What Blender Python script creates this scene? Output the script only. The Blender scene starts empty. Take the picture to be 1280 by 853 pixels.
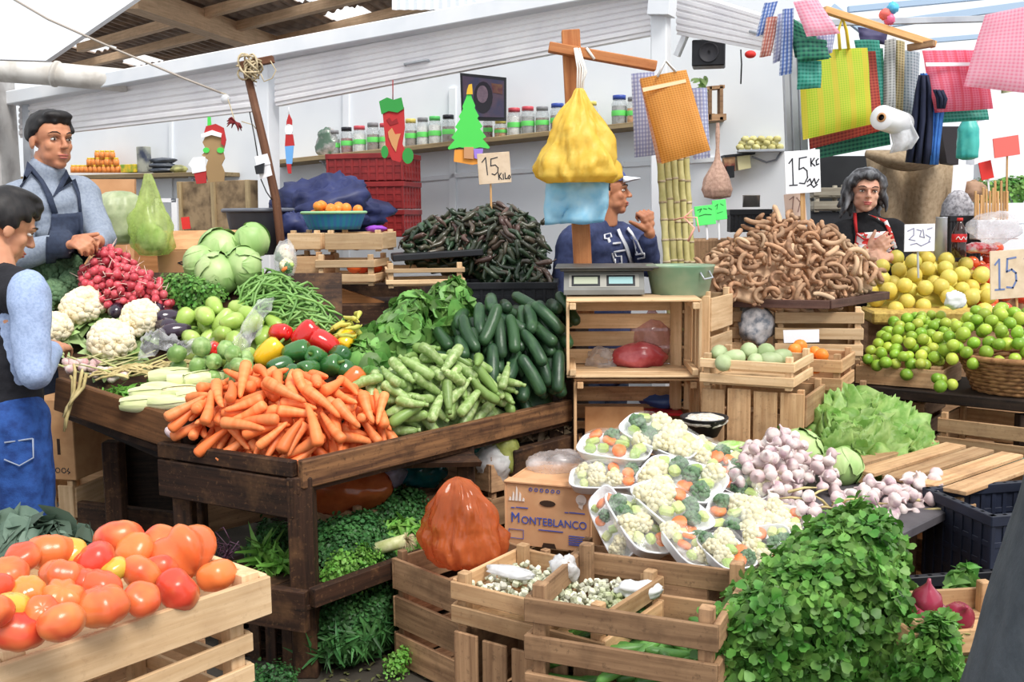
import bpy, bmesh, math, random
import numpy as np
from mathutils import Vector as V, Matrix, noise
R = random.Random(11)
PI = math.pi
UPZ = V((0, 0, 1))
sc = bpy.context.scene
COL = sc.collection

F = 1300.0; PITCH = math.radians(6.9); ROLL = math.radians(0.6); CAMZ = 1.38
_fw = V((0, math.cos(PITCH), -math.sin(PITCH)))
_up0 = V((0, math.sin(PITCH), math.cos(PITCH)))
_rt0 = V((1, 0, 0))
_rt = _rt0*math.cos(ROLL) - _up0*math.sin(ROLL)
_up = _up0*math.cos(ROLL) + _rt0*math.sin(ROLL)
CAM = V((0, 0, CAMZ))
def ray(px, py):
    return (_rt*((px-640)/F) + _up*(-(py-426.5)/F) + _fw)
def at(px, py, Y):
    "the point of the place seen at a pixel of the photo, Y metres in front"
    d = ray(px, py); return CAM + d*(Y/d.y)
def atz(px, py, z):
    d = ray(px, py); return CAM + d*((z-CAMZ)/d.z)
cam_d = bpy.data.cameras.new('camera'); cam_d.sensor_width = 36; cam_d.lens = 36*F/1280
cam_d.clip_start = 0.05
cam = bpy.data.objects.new('camera', cam_d); COL.objects.link(cam)
cam.matrix_world = Matrix(((_rt.x, _up.x, -_fw.x, 0), (_rt.y, _up.y, -_fw.y, 0), (_rt.z, _up.z, -_fw.z, CAMZ), (0, 0, 0, 1)))
sc.camera = cam

def lin(c):
    c = [x/255.0 for x in c[:3]]
    return tuple((x/12.92 if x <= .04045 else ((x+.055)/1.055)**2.4) for x in c) + (1,)
def _new(name):
    m = bpy.data.materials.new(name); m.use_nodes = True
    nt = m.node_tree; nt.nodes.clear()
    out = nt.nodes.new('ShaderNodeOutputMaterial'); b = nt.nodes.new('ShaderNodeBsdfPrincipled')
    nt.links.new(b.outputs[0], out.inputs[0])
    return m, nt, b, out
def _mix(nt, fac, a, b, typ='MIX'):
    n = nt.nodes.new('ShaderNodeMix'); n.data_type = 'RGBA'; n.blend_type = typ
    for k, x in ((0, fac), (6, a), (7, b)):
        if hasattr(x, 'links'): nt.links.new(x, n.inputs[k])
        else: n.inputs[k].default_value = x
    return n.outputs[2]
def _math(nt, op, a, b=None):
    n = nt.nodes.new('ShaderNodeMath'); n.operation = op
    for k, x in ((0, a), (1, b)):
        if x is None: continue
        if hasattr(x, 'links'): nt.links.new(x, n.inputs[k])
        else: n.inputs[k].default_value = x
    return n.outputs[0]
def _ramp(nt, fac, lo, hi):
    n = nt.nodes.new('ShaderNodeMapRange'); n.inputs[1].default_value = lo; n.inputs[2].default_value = hi
    nt.links.new(fac, n.inputs[0]); return n.outputs[0]
def _noise(nt, vec, scale, detail=3, rough=.55):
    n = nt.nodes.new('ShaderNodeTexNoise'); n.inputs['Scale'].default_value = scale
    n.inputs['Detail'].default_value = detail; n.inputs['Roughness'].default_value = rough
    if vec is not None: nt.links.new(vec, n.inputs['Vector'])
    return n.outputs[0]
def _coord(nt):
    tc = nt.nodes.new('ShaderNodeTexCoord'); oi = nt.nodes.new('ShaderNodeObjectInfo')
    a = nt.nodes.new('ShaderNodeVectorMath'); a.operation = 'SCALE'; a.inputs[0].default_value = (17, 9, 13)
    nt.links.new(oi.outputs['Random'], a.inputs['Scale'])
    s = nt.nodes.new('ShaderNodeVectorMath'); s.operation = 'ADD'
    nt.links.new(tc.outputs['Object'], s.inputs[0]); nt.links.new(a.outputs[0], s.inputs[1])
    return s.outputs[0], oi.outputs['Random']
MATS = {}
def mat(name, c1, c2=None, scale=20, lo=.4, hi=.65, rough=.5, ov=.0, c3=None, bump=0, bscale=None, spec=.4, sheen=0, trans=0, tone=False, coat=0, metal=0, stretch=None):
    "procedural surface: two colours of the thing itself mixed by noise, a third between individuals"
    if name in MATS: return MATS[name]
    m, nt, b, out = _new(name)
    vec, rnd = _coord(nt)
    if stretch:
        mp = nt.nodes.new('ShaderNodeMapping'); mp.inputs['Scale'].default_value = stretch
        nt.links.new(vec, mp.inputs[0]); vec = mp.outputs[0]
    nz = _noise(nt, vec, scale)
    col = _mix(nt, _ramp(nt, nz, lo, hi), lin(c1), lin(c2 or c1))
    if c3:
        w = nt.nodes.new('ShaderNodeTexWhiteNoise'); w.noise_dimensions = '1D'; nt.links.new(rnd, w.inputs['W'])
        col = _mix(nt, _math(nt, 'POWER', w.outputs[0], 2.0), col, lin(c3))
    if ov:
        hs = nt.nodes.new('ShaderNodeHueSaturation'); nt.links.new(col, hs.inputs['Color'])
        mr = nt.nodes.new('ShaderNodeMapRange'); mr.inputs[3].default_value = 1-ov; mr.inputs[4].default_value = 1+ov
        nt.links.new(rnd, mr.inputs[0]); nt.links.new(mr.outputs[0], hs.inputs['Value']); col = hs.outputs[0]
    if tone:
        at_ = nt.nodes.new('ShaderNodeAttribute'); at_.attribute_name = 'tone'
        hs = nt.nodes.new('ShaderNodeHueSaturation'); nt.links.new(col, hs.inputs['Color'])
        mr = nt.nodes.new('ShaderNodeMapRange'); mr.inputs[3].default_value = .55; mr.inputs[4].default_value = 1.45
        nt.links.new(at_.outputs['Fac'], mr.inputs[0]); nt.links.new(mr.outputs[0], hs.inputs['Value'])
        mr2 = nt.nodes.new('ShaderNodeMapRange'); mr2.inputs[3].default_value = .49; mr2.inputs[4].default_value = .51
        nt.links.new(at_.outputs['Fac'], mr2.inputs[0]); nt.links.new(mr2.outputs[0], hs.inputs['Hue'])
        col = hs.outputs[0]
    nt.links.new(col, b.inputs['Base Color'])
    b.inputs['Roughness'].default_value = rough; b.inputs['Specular IOR Level'].default_value = spec
    b.inputs['Metallic'].default_value = metal
    if sheen: b.inputs['Sheen Weight'].default_value = sheen
    if coat: b.inputs['Coat Weight'].default_value = coat; b.inputs['Coat Roughness'].default_value = .15
    if bump:
        bn = nt.nodes.new('ShaderNodeBump'); bn.inputs['Strength'].default_value = bump; bn.inputs['Distance'].default_value = .004
        nt.links.new(_noise(nt, vec, bscale or scale*3), bn.inputs['Height']); nt.links.new(bn.outputs[0], b.inputs['Normal'])
    if trans:
        t = nt.nodes.new('ShaderNodeBsdfTranslucent'); nt.links.new(col, t.inputs[0])
        mx = nt.nodes.new('ShaderNodeMixShader'); mx.inputs[0].default_value = trans
        nt.links.new(b.outputs[0], mx.inputs[1]); nt.links.new(t.outputs[0], mx.inputs[2]); nt.links.new(mx.outputs[0], out.inputs[0])
    MATS[name] = m; return m
def wood(name, c1, c2, c3, rough=.7, wear=.35, fine=1.0):
    "boards: grain runs along each board (the 'grain' attribute), tone differs per board, worn blotches"
    if name in MATS: return MATS[name]
    m, nt, b, out = _new(name)
    g = nt.nodes.new('ShaderNodeAttribute'); g.attribute_name = 'grain'
    t = nt.nodes.new('ShaderNodeAttribute'); t.attribute_name = 'tone'
    mp = nt.nodes.new('ShaderNodeMapping'); mp.inputs['Scale'].default_value = (2.2, 38*fine, 38*fine); nt.links.new(g.outputs['Vector'], mp.inputs[0])
    n1 = _noise(nt, mp.outputs[0], 1.6, 5, .6)
    n2 = _noise(nt, g.outputs['Vector'], 9, 4, .65)
    n3 = _noise(nt, g.outputs['Vector'], 70, 3, .7)
    col = _mix(nt, _ramp(nt, n1, .36, .66), lin(c1), lin(c2))
    col = _mix(nt, _math(nt, 'MULTIPLY', _ramp(nt, n2, .5, .75), wear), col, lin(c3))
    col = _mix(nt, _math(nt, 'MULTIPLY', _ramp(nt, n3, .58, .7), wear*.8), col, lin(c3))
    hs = nt.nodes.new('ShaderNodeHueSaturation'); nt.links.new(col, hs.inputs['Color'])
    mr = nt.nodes.new('ShaderNodeMapRange'); mr.inputs[3].default_value = .68; mr.inputs[4].default_value = 1.22
    nt.links.new(t.outputs['Fac'], mr.inputs[0]); nt.links.new(mr.outputs[0], hs.inputs['Value'])
    nt.links.new(hs.outputs[0], b.inputs['Base Color'])
    b.inputs['Roughness'].default_value = rough; b.inputs['Specular IOR Level'].default_value = .25
    bn = nt.nodes.new('ShaderNodeBump'); bn.inputs['Strength'].default_value = .5; bn.inputs['Distance'].default_value = .002
    nt.links.new(n1, bn.inputs['Height']); nt.links.new(bn.outputs[0], b.inputs['Normal'])
    MATS[name] = m; return m
def film(name, col, alpha=.3, rough=.12, body=.5, var=.35, nscale=30):
    "thin plastic: clear between milky patches, glossy"
    if name in MATS: return MATS[name]
    m, nt, b, out = _new(name)
    vec, rnd = _coord(nt)
    b.inputs['Base Color'].default_value = lin(col); b.inputs['Roughness'].default_value = rough
    b.inputs['Specular IOR Level'].default_value = .8
    n1 = _noise(nt, vec, nscale, 3)
    bn = nt.nodes.new('ShaderNodeBump'); bn.inputs['Strength'].default_value = .6; bn.inputs['Distance'].default_value = .004
    rn = nt.nodes.new('ShaderNodeTexNoise'); rn.noise_type = 'RIDGED_MULTIFRACTAL'; rn.inputs['Scale'].default_value = nscale*1.1; rn.inputs['Detail'].default_value = 3; nt.links.new(vec, rn.inputs['Vector'])
    bn.inputs['Distance'].default_value = .012; nt.links.new(rn.outputs[0], bn.inputs['Height']); nt.links.new(bn.outputs[0], b.inputs['Normal'])
    tl = nt.nodes.new('ShaderNodeBsdfTranslucent'); tl.inputs[0].default_value = lin(col)
    m1 = nt.nodes.new('ShaderNodeMixShader'); m1.inputs[0].default_value = body
    nt.links.new(b.outputs[0], m1.inputs[1]); nt.links.new(tl.outputs[0], m1.inputs[2])
    tr = nt.nodes.new('ShaderNodeBsdfTransparent'); 
    c = lin(col); tr.inputs[0].default_value = (.5+.5*c[0], .5+.5*c[1], .5+.5*c[2], 1)
    m2 = nt.nodes.new('ShaderNodeMixShader')
    al = _math(nt, 'ADD', _math(nt, 'MULTIPLY', _ramp(nt, n1, .4, .7), var), alpha)
    nt.links.new(al, m2.inputs[0]); nt.links.new(tr.outputs[0], m2.inputs[1]); nt.links.new(m1.outputs[0], m2.inputs[2])
    nt.links.new(m2.outputs[0], out.inputs[0])
    MATS[name] = m; return m
def plaid(name, base, lines, lines2=None, nx=60, ny=60, duty=.5, rough=.45, trans=.35, big=None):
    "woven plastic mesh: stripes across two axes of the 'grain' attribute"
    if name in MATS: return MATS[name]
    m, nt, b, out = _new(name)
    g = nt.nodes.new('ShaderNodeAttribute'); g.attribute_name = 'grain'
    sp = nt.nodes.new('ShaderNodeSeparateXYZ'); nt.links.new(g.outputs['Vector'], sp.inputs[0])
    def stripe(o, n, d):
        return _math(nt, 'LESS_THAN', _math(nt, 'FRACT', _math(nt, 'MULTIPLY', o, n)), d)
    col = _mix(nt, stripe(sp.outputs[0], nx, duty), lin(base), lin(lines))
    col = _mix(nt, _math(nt, 'MULTIPLY', stripe(sp.outputs[1], ny, duty), .5), col, lin(lines2 or lines))
    if big:
        col = _mix(nt, _math(nt, 'MULTIPLY', stripe(sp.outputs[0], big[1], big[2]), .6), col, lin(big[0]))
    nt.links.new(col, b.inputs['Base Color']); b.inputs['Roughness'].default_value = rough
    t = nt.nodes.new('ShaderNodeBsdfTranslucent'); nt.links.new(col, t.inputs[0])
    mx = nt.nodes.new('ShaderNodeMixShader'); mx.inputs[0].default_value = trans
    nt.links.new(b.outputs[0], mx.inputs[1]); nt.links.new(t.outputs[0], mx.inputs[2]); nt.links.new(mx.outputs[0], out.inputs[0])
    MATS[name] = m; return m

_BV = []; _BF = []
def _boxtopo():
    idx = {}
    vs = []
    for sx in (-1, 1):
        for sy in (-1, 1):
            for sz in (-1, 1):
                for a in range(3):
                    idx[(sx, sy, sz, a)] = len(vs); vs.append((sx, sy, sz, a))
    fs = []
    for a in range(3):
        b, c = (a+1) % 3, (a+2) % 3
        for s in (-1, 1):
            q = []
            for (p, r) in ((-1, -1), (1, -1), (1, 1), (-1, 1)):
                k = [0, 0, 0]; k[a] = s; k[b] = p; k[c] = r; q.append(idx[(*k, a)])
            fs.append(q if s > 0 else q[::-1])
    for a in range(3):
        b, c = (a+1) % 3, (a+2) % 3
        for p in (-1, 1):
            for r in (-1, 1):
                k0 = [0, 0, 0]; k0[b] = p; k0[c] = r
                k1 = k0[:]; k0[a] = -1; k1[a] = 1
                q = [idx[(*k0, b)], idx[(*k1, b)], idx[(*k1, c)], idx[(*k0, c)]]
                fs.append(q if p*r < 0 else q[::-1])
    for k in [(x, y, z) for x in (-1, 1) for y in (-1, 1) for z in (-1, 1)]:
        q = [idx[(*k, 0)], idx[(*k, 1)], idx[(*k, 2)]]
        fs.append(q if k[0]*k[1]*k[2] > 0 else q[::-1])
    return vs, fs
_BV, _BF = _boxtopo()
def frame(o, x, y=None, z=None):
    "4x4 with origin o and axes; missing axes completed"
    x = V(x).normalized()
    if z is None and y is not None: z = x.cross(V(y)).normalized()
    elif z is None: z = V((0, 0, 1))
    z = V(z); y = z.cross(x).normalized(); z = x.cross(y).normalized()
    return Matrix(((x.x, y.x, z.x, o[0]), (x.y, y.y, z.y, o[1]), (x.z, y.z, z.z, o[2]), (0, 0, 0, 1)))
def yawm(o, deg, tx=0, ty=0):
    return Matrix.Translation(V(o)) @ Matrix.Rotation(math.radians(deg), 4, 'Z') @ Matrix.Rotation(math.radians(tx), 4, 'X') @ Matrix.Rotation(math.radians(ty), 4, 'Y')
class MB:
    def __init__(s): s.v = []; s.f = []; s.mi = []; s.sm = []; s.g = []; s.t = []; s.n = 0
    def add(s, vs, fs, mi=0, smooth=True, grain=None, tone=None):
        vs = np.asarray(vs, float).reshape(-1, 3)
        s.v.append(vs); n = s.n
        s.f.extend([tuple(i+n for i in f) for f in fs]); s.mi.extend([mi]*len(fs)); s.sm.extend([smooth]*len(fs))
        s.g.append(np.asarray(grain, float) if grain is not None else vs)
        s.t.append(np.full(len(vs), R.random() if tone is None else tone) if not isinstance(tone, np.ndarray) else tone)
        s.n += len(vs); return s
    def box(s, c, size, m=None, bev=.002, mi=0, tone=None):
        h = [x/2 for x in size]; bev = min(bev, min(h)*.6)
        vs = [[sg*(h[k] if k == a else h[k]-bev) for k, sg in enumerate((x, y, z))] for (x, y, z, a) in _BV]
        a = max(range(3), key=lambda k: size[k]); o = [a, (a+1) % 3, (a+2) % 3]
        off = np.array([R.uniform(0, 9), R.uniform(0, 9), R.uniform(0, 9)])
        gr = np.array(vs)[:, o] + off
        vs = np.array(vs) + np.array(c)
        if m is not None: vs = tf(vs, m)
        return s.add(vs, _BF, mi, False, gr, tone)
    def beam(s, p, q, w, h, up=(0, 0, 1), bev=.002, mi=0, tone=None):
        p, q = V(p), V(q); m = frame((p+q)/2, q-p, None, up)
        return s.box((0, 0, 0), ((q-p).length, w, h), m, bev, mi, tone)
    def tube(s, pts, rad, n=8, mi=0, cap=True, smooth=True, tone=None, flat=1.0, round_=False):
        pts = [V(p) for p in pts]; k = len(pts)
        rad = [rad]*k if not hasattr(rad, '__len__') else list(rad)
        if round_:
            a, b = pts[0], pts[-1]; da = (pts[0]-pts[1]).normalized(); db = (pts[-1]-pts[-2]).normalized()
            pts = [a+da*rad[0]*.85, a+da*rad[0]*.5] + pts + [b+db*rad[-1]*.5, b+db*rad[-1]*.85]
            rad = [rad[0]*.4, rad[0]*.82] + rad + [rad[-1]*.82, rad[-1]*.4]; k = len(pts)
        vs = []; ref = None; gr = []; L = 0
        for i, p in enumerate(pts):
            t = (pts[min(i+1, k-1)]-pts[max(i-1, 0)])
            if t.length < 1e-9: t = V((0, 0, 1))
            t.normalize()
            if ref is None: ref = V((0, 0, 1)) if abs(t.z) < .9 else V((1, 0, 0))
            x = (ref - t*ref.dot(t)); 
            if x.length < 1e-6: x = t.orthogonal()
            x.normalize(); y = t.cross(x); ref = x
            if i: L += (pts[i]-pts[i-1]).length
            for j in range(n):
                a = 2*PI*j/n; d = x*(math.cos(a)*rad[i]*flat) + y*(math.sin(a)*rad[i])
                vs.append(p+d); gr.append((L, math.cos(a)*rad[i], math.sin(a)*rad[i]))
        fs = [(i*n+j, i*n+(j+1) % n, (i+1)*n+(j+1) % n, (i+1)*n+j) for i in range(k-1) for j in range(n)]
        if cap: fs += [tuple(range(n))[::-1], tuple((k-1)*n+j for j in range(n))]
        return s.add([tuple(v) for v in vs], fs, mi, smooth, gr, tone)
    def lathe(s, prof, n=20, m=None, mi=0, smooth=True, cap0=True, cap1=True, fn=None, tone=None):
        vs = []
        for (r, z) in prof:
            for j in range(n):
                a = 2*PI*j/n; rr = r*(fn(a, z) if fn else 1)
                vs.append((rr*math.cos(a), rr*math.sin(a), z))
        k = len(prof)
        fs = [(i*n+j, i*n+(j+1) % n, (i+1)*n+(j+1) % n, (i+1)*n+j) for i in range(k-1) for j in range(n)]
        if cap0: fs.append(tuple(range(n))[::-1])
        if cap1: fs.append(tuple((k-1)*n+j for j in range(n)))
        vs = np.array(vs)
        return s.add(tf(vs, m) if m is not None else vs, fs, mi, smooth, vs, tone)
    def ball(s, c, r, m=None, nu=12, nv=8, mi=0, fn=None, tone=None):
        r = (r, r, r) if not hasattr(r, '__len__') else r
        vs = [(0, 0, -1)]
        for i in range(1, nv):
            b = -PI/2+PI*i/nv
            for j in range(nu):
                a = 2*PI*j/nu; vs.append((math.cos(a)*math.cos(b), math.sin(a)*math.cos(b), math.sin(b)))
        vs.append((0, 0, 1))
        fs = [(0, 1+(j+1) % nu, 1+j) for j in range(nu)]
        for i in range(nv-2):
            for j in range(nu): fs.append((1+i*nu+j, 1+i*nu+(j+1) % nu, 1+(i+1)*nu+(j+1) % nu, 1+(i+1)*nu+j))
        t = len(vs)-1; fs += [(t, 1+(nv-2)*nu+j, 1+(nv-2)*nu+(j+1) % nu) for j in range(nu)]
        if fn: vs = [tuple(V(p)*fn(V(p))) for p in vs]
        vs = np.array(vs)*np.array(r)+np.array(c)
        return s.add(tf(vs, m) if m is not None else vs, fs, mi, True, vs, tone)
    def grid(s, P, mi=0, smooth=True, uv=None, tone=None, close_u=False):
        "P[i][j] points"
        a, b = len(P), len(P[0])
        vs = [tuple(p) for row in P for p in row]
        fs = [(i*b+j, i*b+(j+1) % b, ((i+1) % a)*b+(j+1) % b, ((i+1) % a)*b+j) for i in range(a-1) for j in range(b if close_u else b-1)]
        gr = [(j/(b-1), i/(a-1), 0) for i in range(a) for j in range(b)] if uv is None else uv
        return s.add(vs, fs, mi, smooth, gr, tone)
    def prism(s, poly, th, m, mi=0, tone=None):
        "2d outline extruded th along local z, centred"
        k = len(poly)
        vs = np.array([(x, y, -th/2) for x, y in poly]+[(x, y, th/2) for x, y in poly])
        fs = [tuple(range(k))[::-1], tuple(range(k, 2*k))]+[(i, (i+1) % k, k+(i+1) % k, k+i) for i in range(k)]
        return s.add(tf(vs, m), fs, mi, False, vs, tone)
    def scatter(s, tv, tfc, mats4, mi=0, smooth=True, tones=None):
        "many copies of one small template (leaves)"
        tv = np.asarray(tv, float); n = len(mats4); k = len(tv)
        Mx = np.array([np.array(m) for m in mats4]); vv = np.einsum('nij,kj->nki', Mx[:, :3, :3], tv)+Mx[:, None, :3, 3]
        tones = np.array([R.random() for _ in range(n)]) if tones is None else np.array(tones)
        base = s.n
        s.v.append(vv.reshape(-1, 3)); s.g.append(np.tile(tv, (n, 1))); s.t.append(np.repeat(tones, k)); s.n += n*k
        for i in range(n):
            o = base+i*k; s.f.extend([tuple(j+o for j in f) for f in tfc])
        s.mi.extend([mi]*(n*len(tfc))); s.sm.extend([smooth]*(n*len(tfc)))
        return s
    def mesh(s, name, mats):
        me = bpy.data.meshes.new(name)
        vv = np.concatenate(s.v)
        me.from_pydata(vv.tolist(), [], s.f)
        for m in (mats if isinstance(mats, (list, tuple)) else [mats]): me.materials.append(m)
        me.polygons.foreach_set('material_index', s.mi); me.polygons.foreach_set('use_smooth', s.sm)
        a = me.attributes.new('grain', 'FLOAT_VECTOR', 'POINT'); a.data.foreach_set('vector', np.concatenate(s.g).astype(np.float32).ravel())
        a = me.attributes.new('tone', 'FLOAT', 'POINT'); a.data.foreach_set('value', np.concatenate(s.t).astype(np.float32))
        me.update(); return me
def tf(vs, m):
    a = np.array(m); return np.asarray(vs, float) @ a[:3, :3].T + a[:3, 3]

def tag(o, label=None, cat=None, group=None, kind=None):
    if label: o['label'] = label
    if cat: o['category'] = cat
    if group: o['group'] = group
    if kind: o['kind'] = kind
    return o
def link(name, me, parent=None, mw=None):
    o = bpy.data.objects.new(name, me); COL.objects.link(o)
    if mw is not None: o.matrix_world = mw
    if parent is not None:
        o.parent = parent
        o.matrix_parent_inverse = wm(parent).inverted()
    return o
_W = {}
def wm(o):
    if o.parent is None: return o.matrix_basis.copy()
    return wm(o.parent) @ o.matrix_parent_inverse @ o.matrix_basis
def part(name, mb, mats, parent, label=None):
    o = link(name, mb.mesh(name, mats) if isinstance(mb, MB) else mb, parent)
    if label: o['label'] = label
    return o
def thing(name, label, cat, loc=(0, 0, 0), group=None):
    o = bpy.data.objects.new(name, None); COL.objects.link(o); o.location = loc; o.empty_display_size = .05
    return tag(o, label, cat, group)
def single(name, mb, mats, label, cat, group=None, kind=None):
    "a thing that is one mesh, its origin at its base"
    me = mb.mesh(name, mats) if isinstance(mb, MB) else mb
    vv = np.empty(len(me.vertices)*3); me.vertices.foreach_get('co', vv); vv = vv.reshape(-1, 3)
    c = V(((vv[:, 0].min()+vv[:, 0].max())/2, (vv[:, 1].min()+vv[:, 1].max())/2, vv[:, 2].min()))
    me.transform(Matrix.Translation(-c))
    return tag(link(name, me, None, Matrix.Translation(c)), label, cat, group, kind)
def struct(name, mb, mats, label=None):
    o = link(name, mb.mesh(name, mats)); o['kind'] = 'structure'; 
    return tag(o, label or name.replace('_', ' ')+' of the market hall', 'building')
def copy_tree(o, mw, label=None, group=None, parent=None):
    c = o.copy(); COL.objects.link(c)
    if parent is not None: c.parent = parent
    else: c.matrix_world = mw
    if label: c['label'] = label
    if group: c['group'] = group
    for ch in o.children: copy_tree(ch, None, parent=c)
    return c
def remesh(mb, mats, voxel=.008, sm=4, name='m'):
    me = mb.mesh(name, mats); o = bpy.data.objects.new('tmp', me); COL.objects.link(o)
    r = o.modifiers.new('r', 'REMESH'); r.mode = 'VOXEL'; r.voxel_size = voxel; r.use_smooth_shade = True
    if sm:
        s_ = o.modifiers.new('s', 'SMOOTH'); s_.iterations = sm; s_.factor = .5
    dg = bpy.context.evaluated_depsgraph_get(); dg.update()
    out = bpy.data.meshes.new_from_object(o.evaluated_get(dg)); out.name = name
    bpy.data.objects.remove(o)
    out.materials.clear()
    for m in (mats if isinstance(mats, (list, tuple)) else [mats]): out.materials.append(m)
    return out
def text_mesh(txt, size, m, mt, name, th=.0006, sx=1.0):
    cu = bpy.data.curves.new('t', 'FONT'); cu.body = txt; cu.size = size; cu.extrude = th; cu.align_x = 'CENTER'; cu.align_y = 'CENTER'
    o = bpy.data.objects.new('t', cu); COL.objects.link(o); o.scale = (sx, 1, 1)
    dg = bpy.context.evaluated_depsgraph_get(); dg.update()
    me = bpy.data.meshes.new_from_object(o.evaluated_get(dg)); bpy.data.objects.remove(o)
    me.transform(m @ Matrix.Diagonal((sx, 1, 1, 1))); me.name = name; me.materials.clear(); me.materials.append(mt); return me
def stroke(mb, pts, w, m, th=.001, mi=0):
    "marker line on a sign: a flat ribbon in local xy"
    for (a, b) in zip(pts[:-1], pts[1:]):
        a_, b_ = V((a[0], a[1], 0)), V((b[0], b[1], 0)); d = (b_-a_)
        if d.length < 1e-6: continue
        d.normalize(); n = V((-d.y, d.x, 0))*w/2; e = d*w*.4
        poly = [(p.x, p.y) for p in (a_-e+n*-1, b_+e-n, b_+e+n, a_-e+n)]
        mb.prism(poly, th, m, mi)
def arc(cx, cy, r, a0, a1, n=8, ry=None):
    return [(cx+r*math.cos(math.radians(a0+(a1-a0)*i/n)), cy+(ry or r)*math.sin(math.radians(a0+(a1-a0)*i/n))) for i in range(n+1)]

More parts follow.
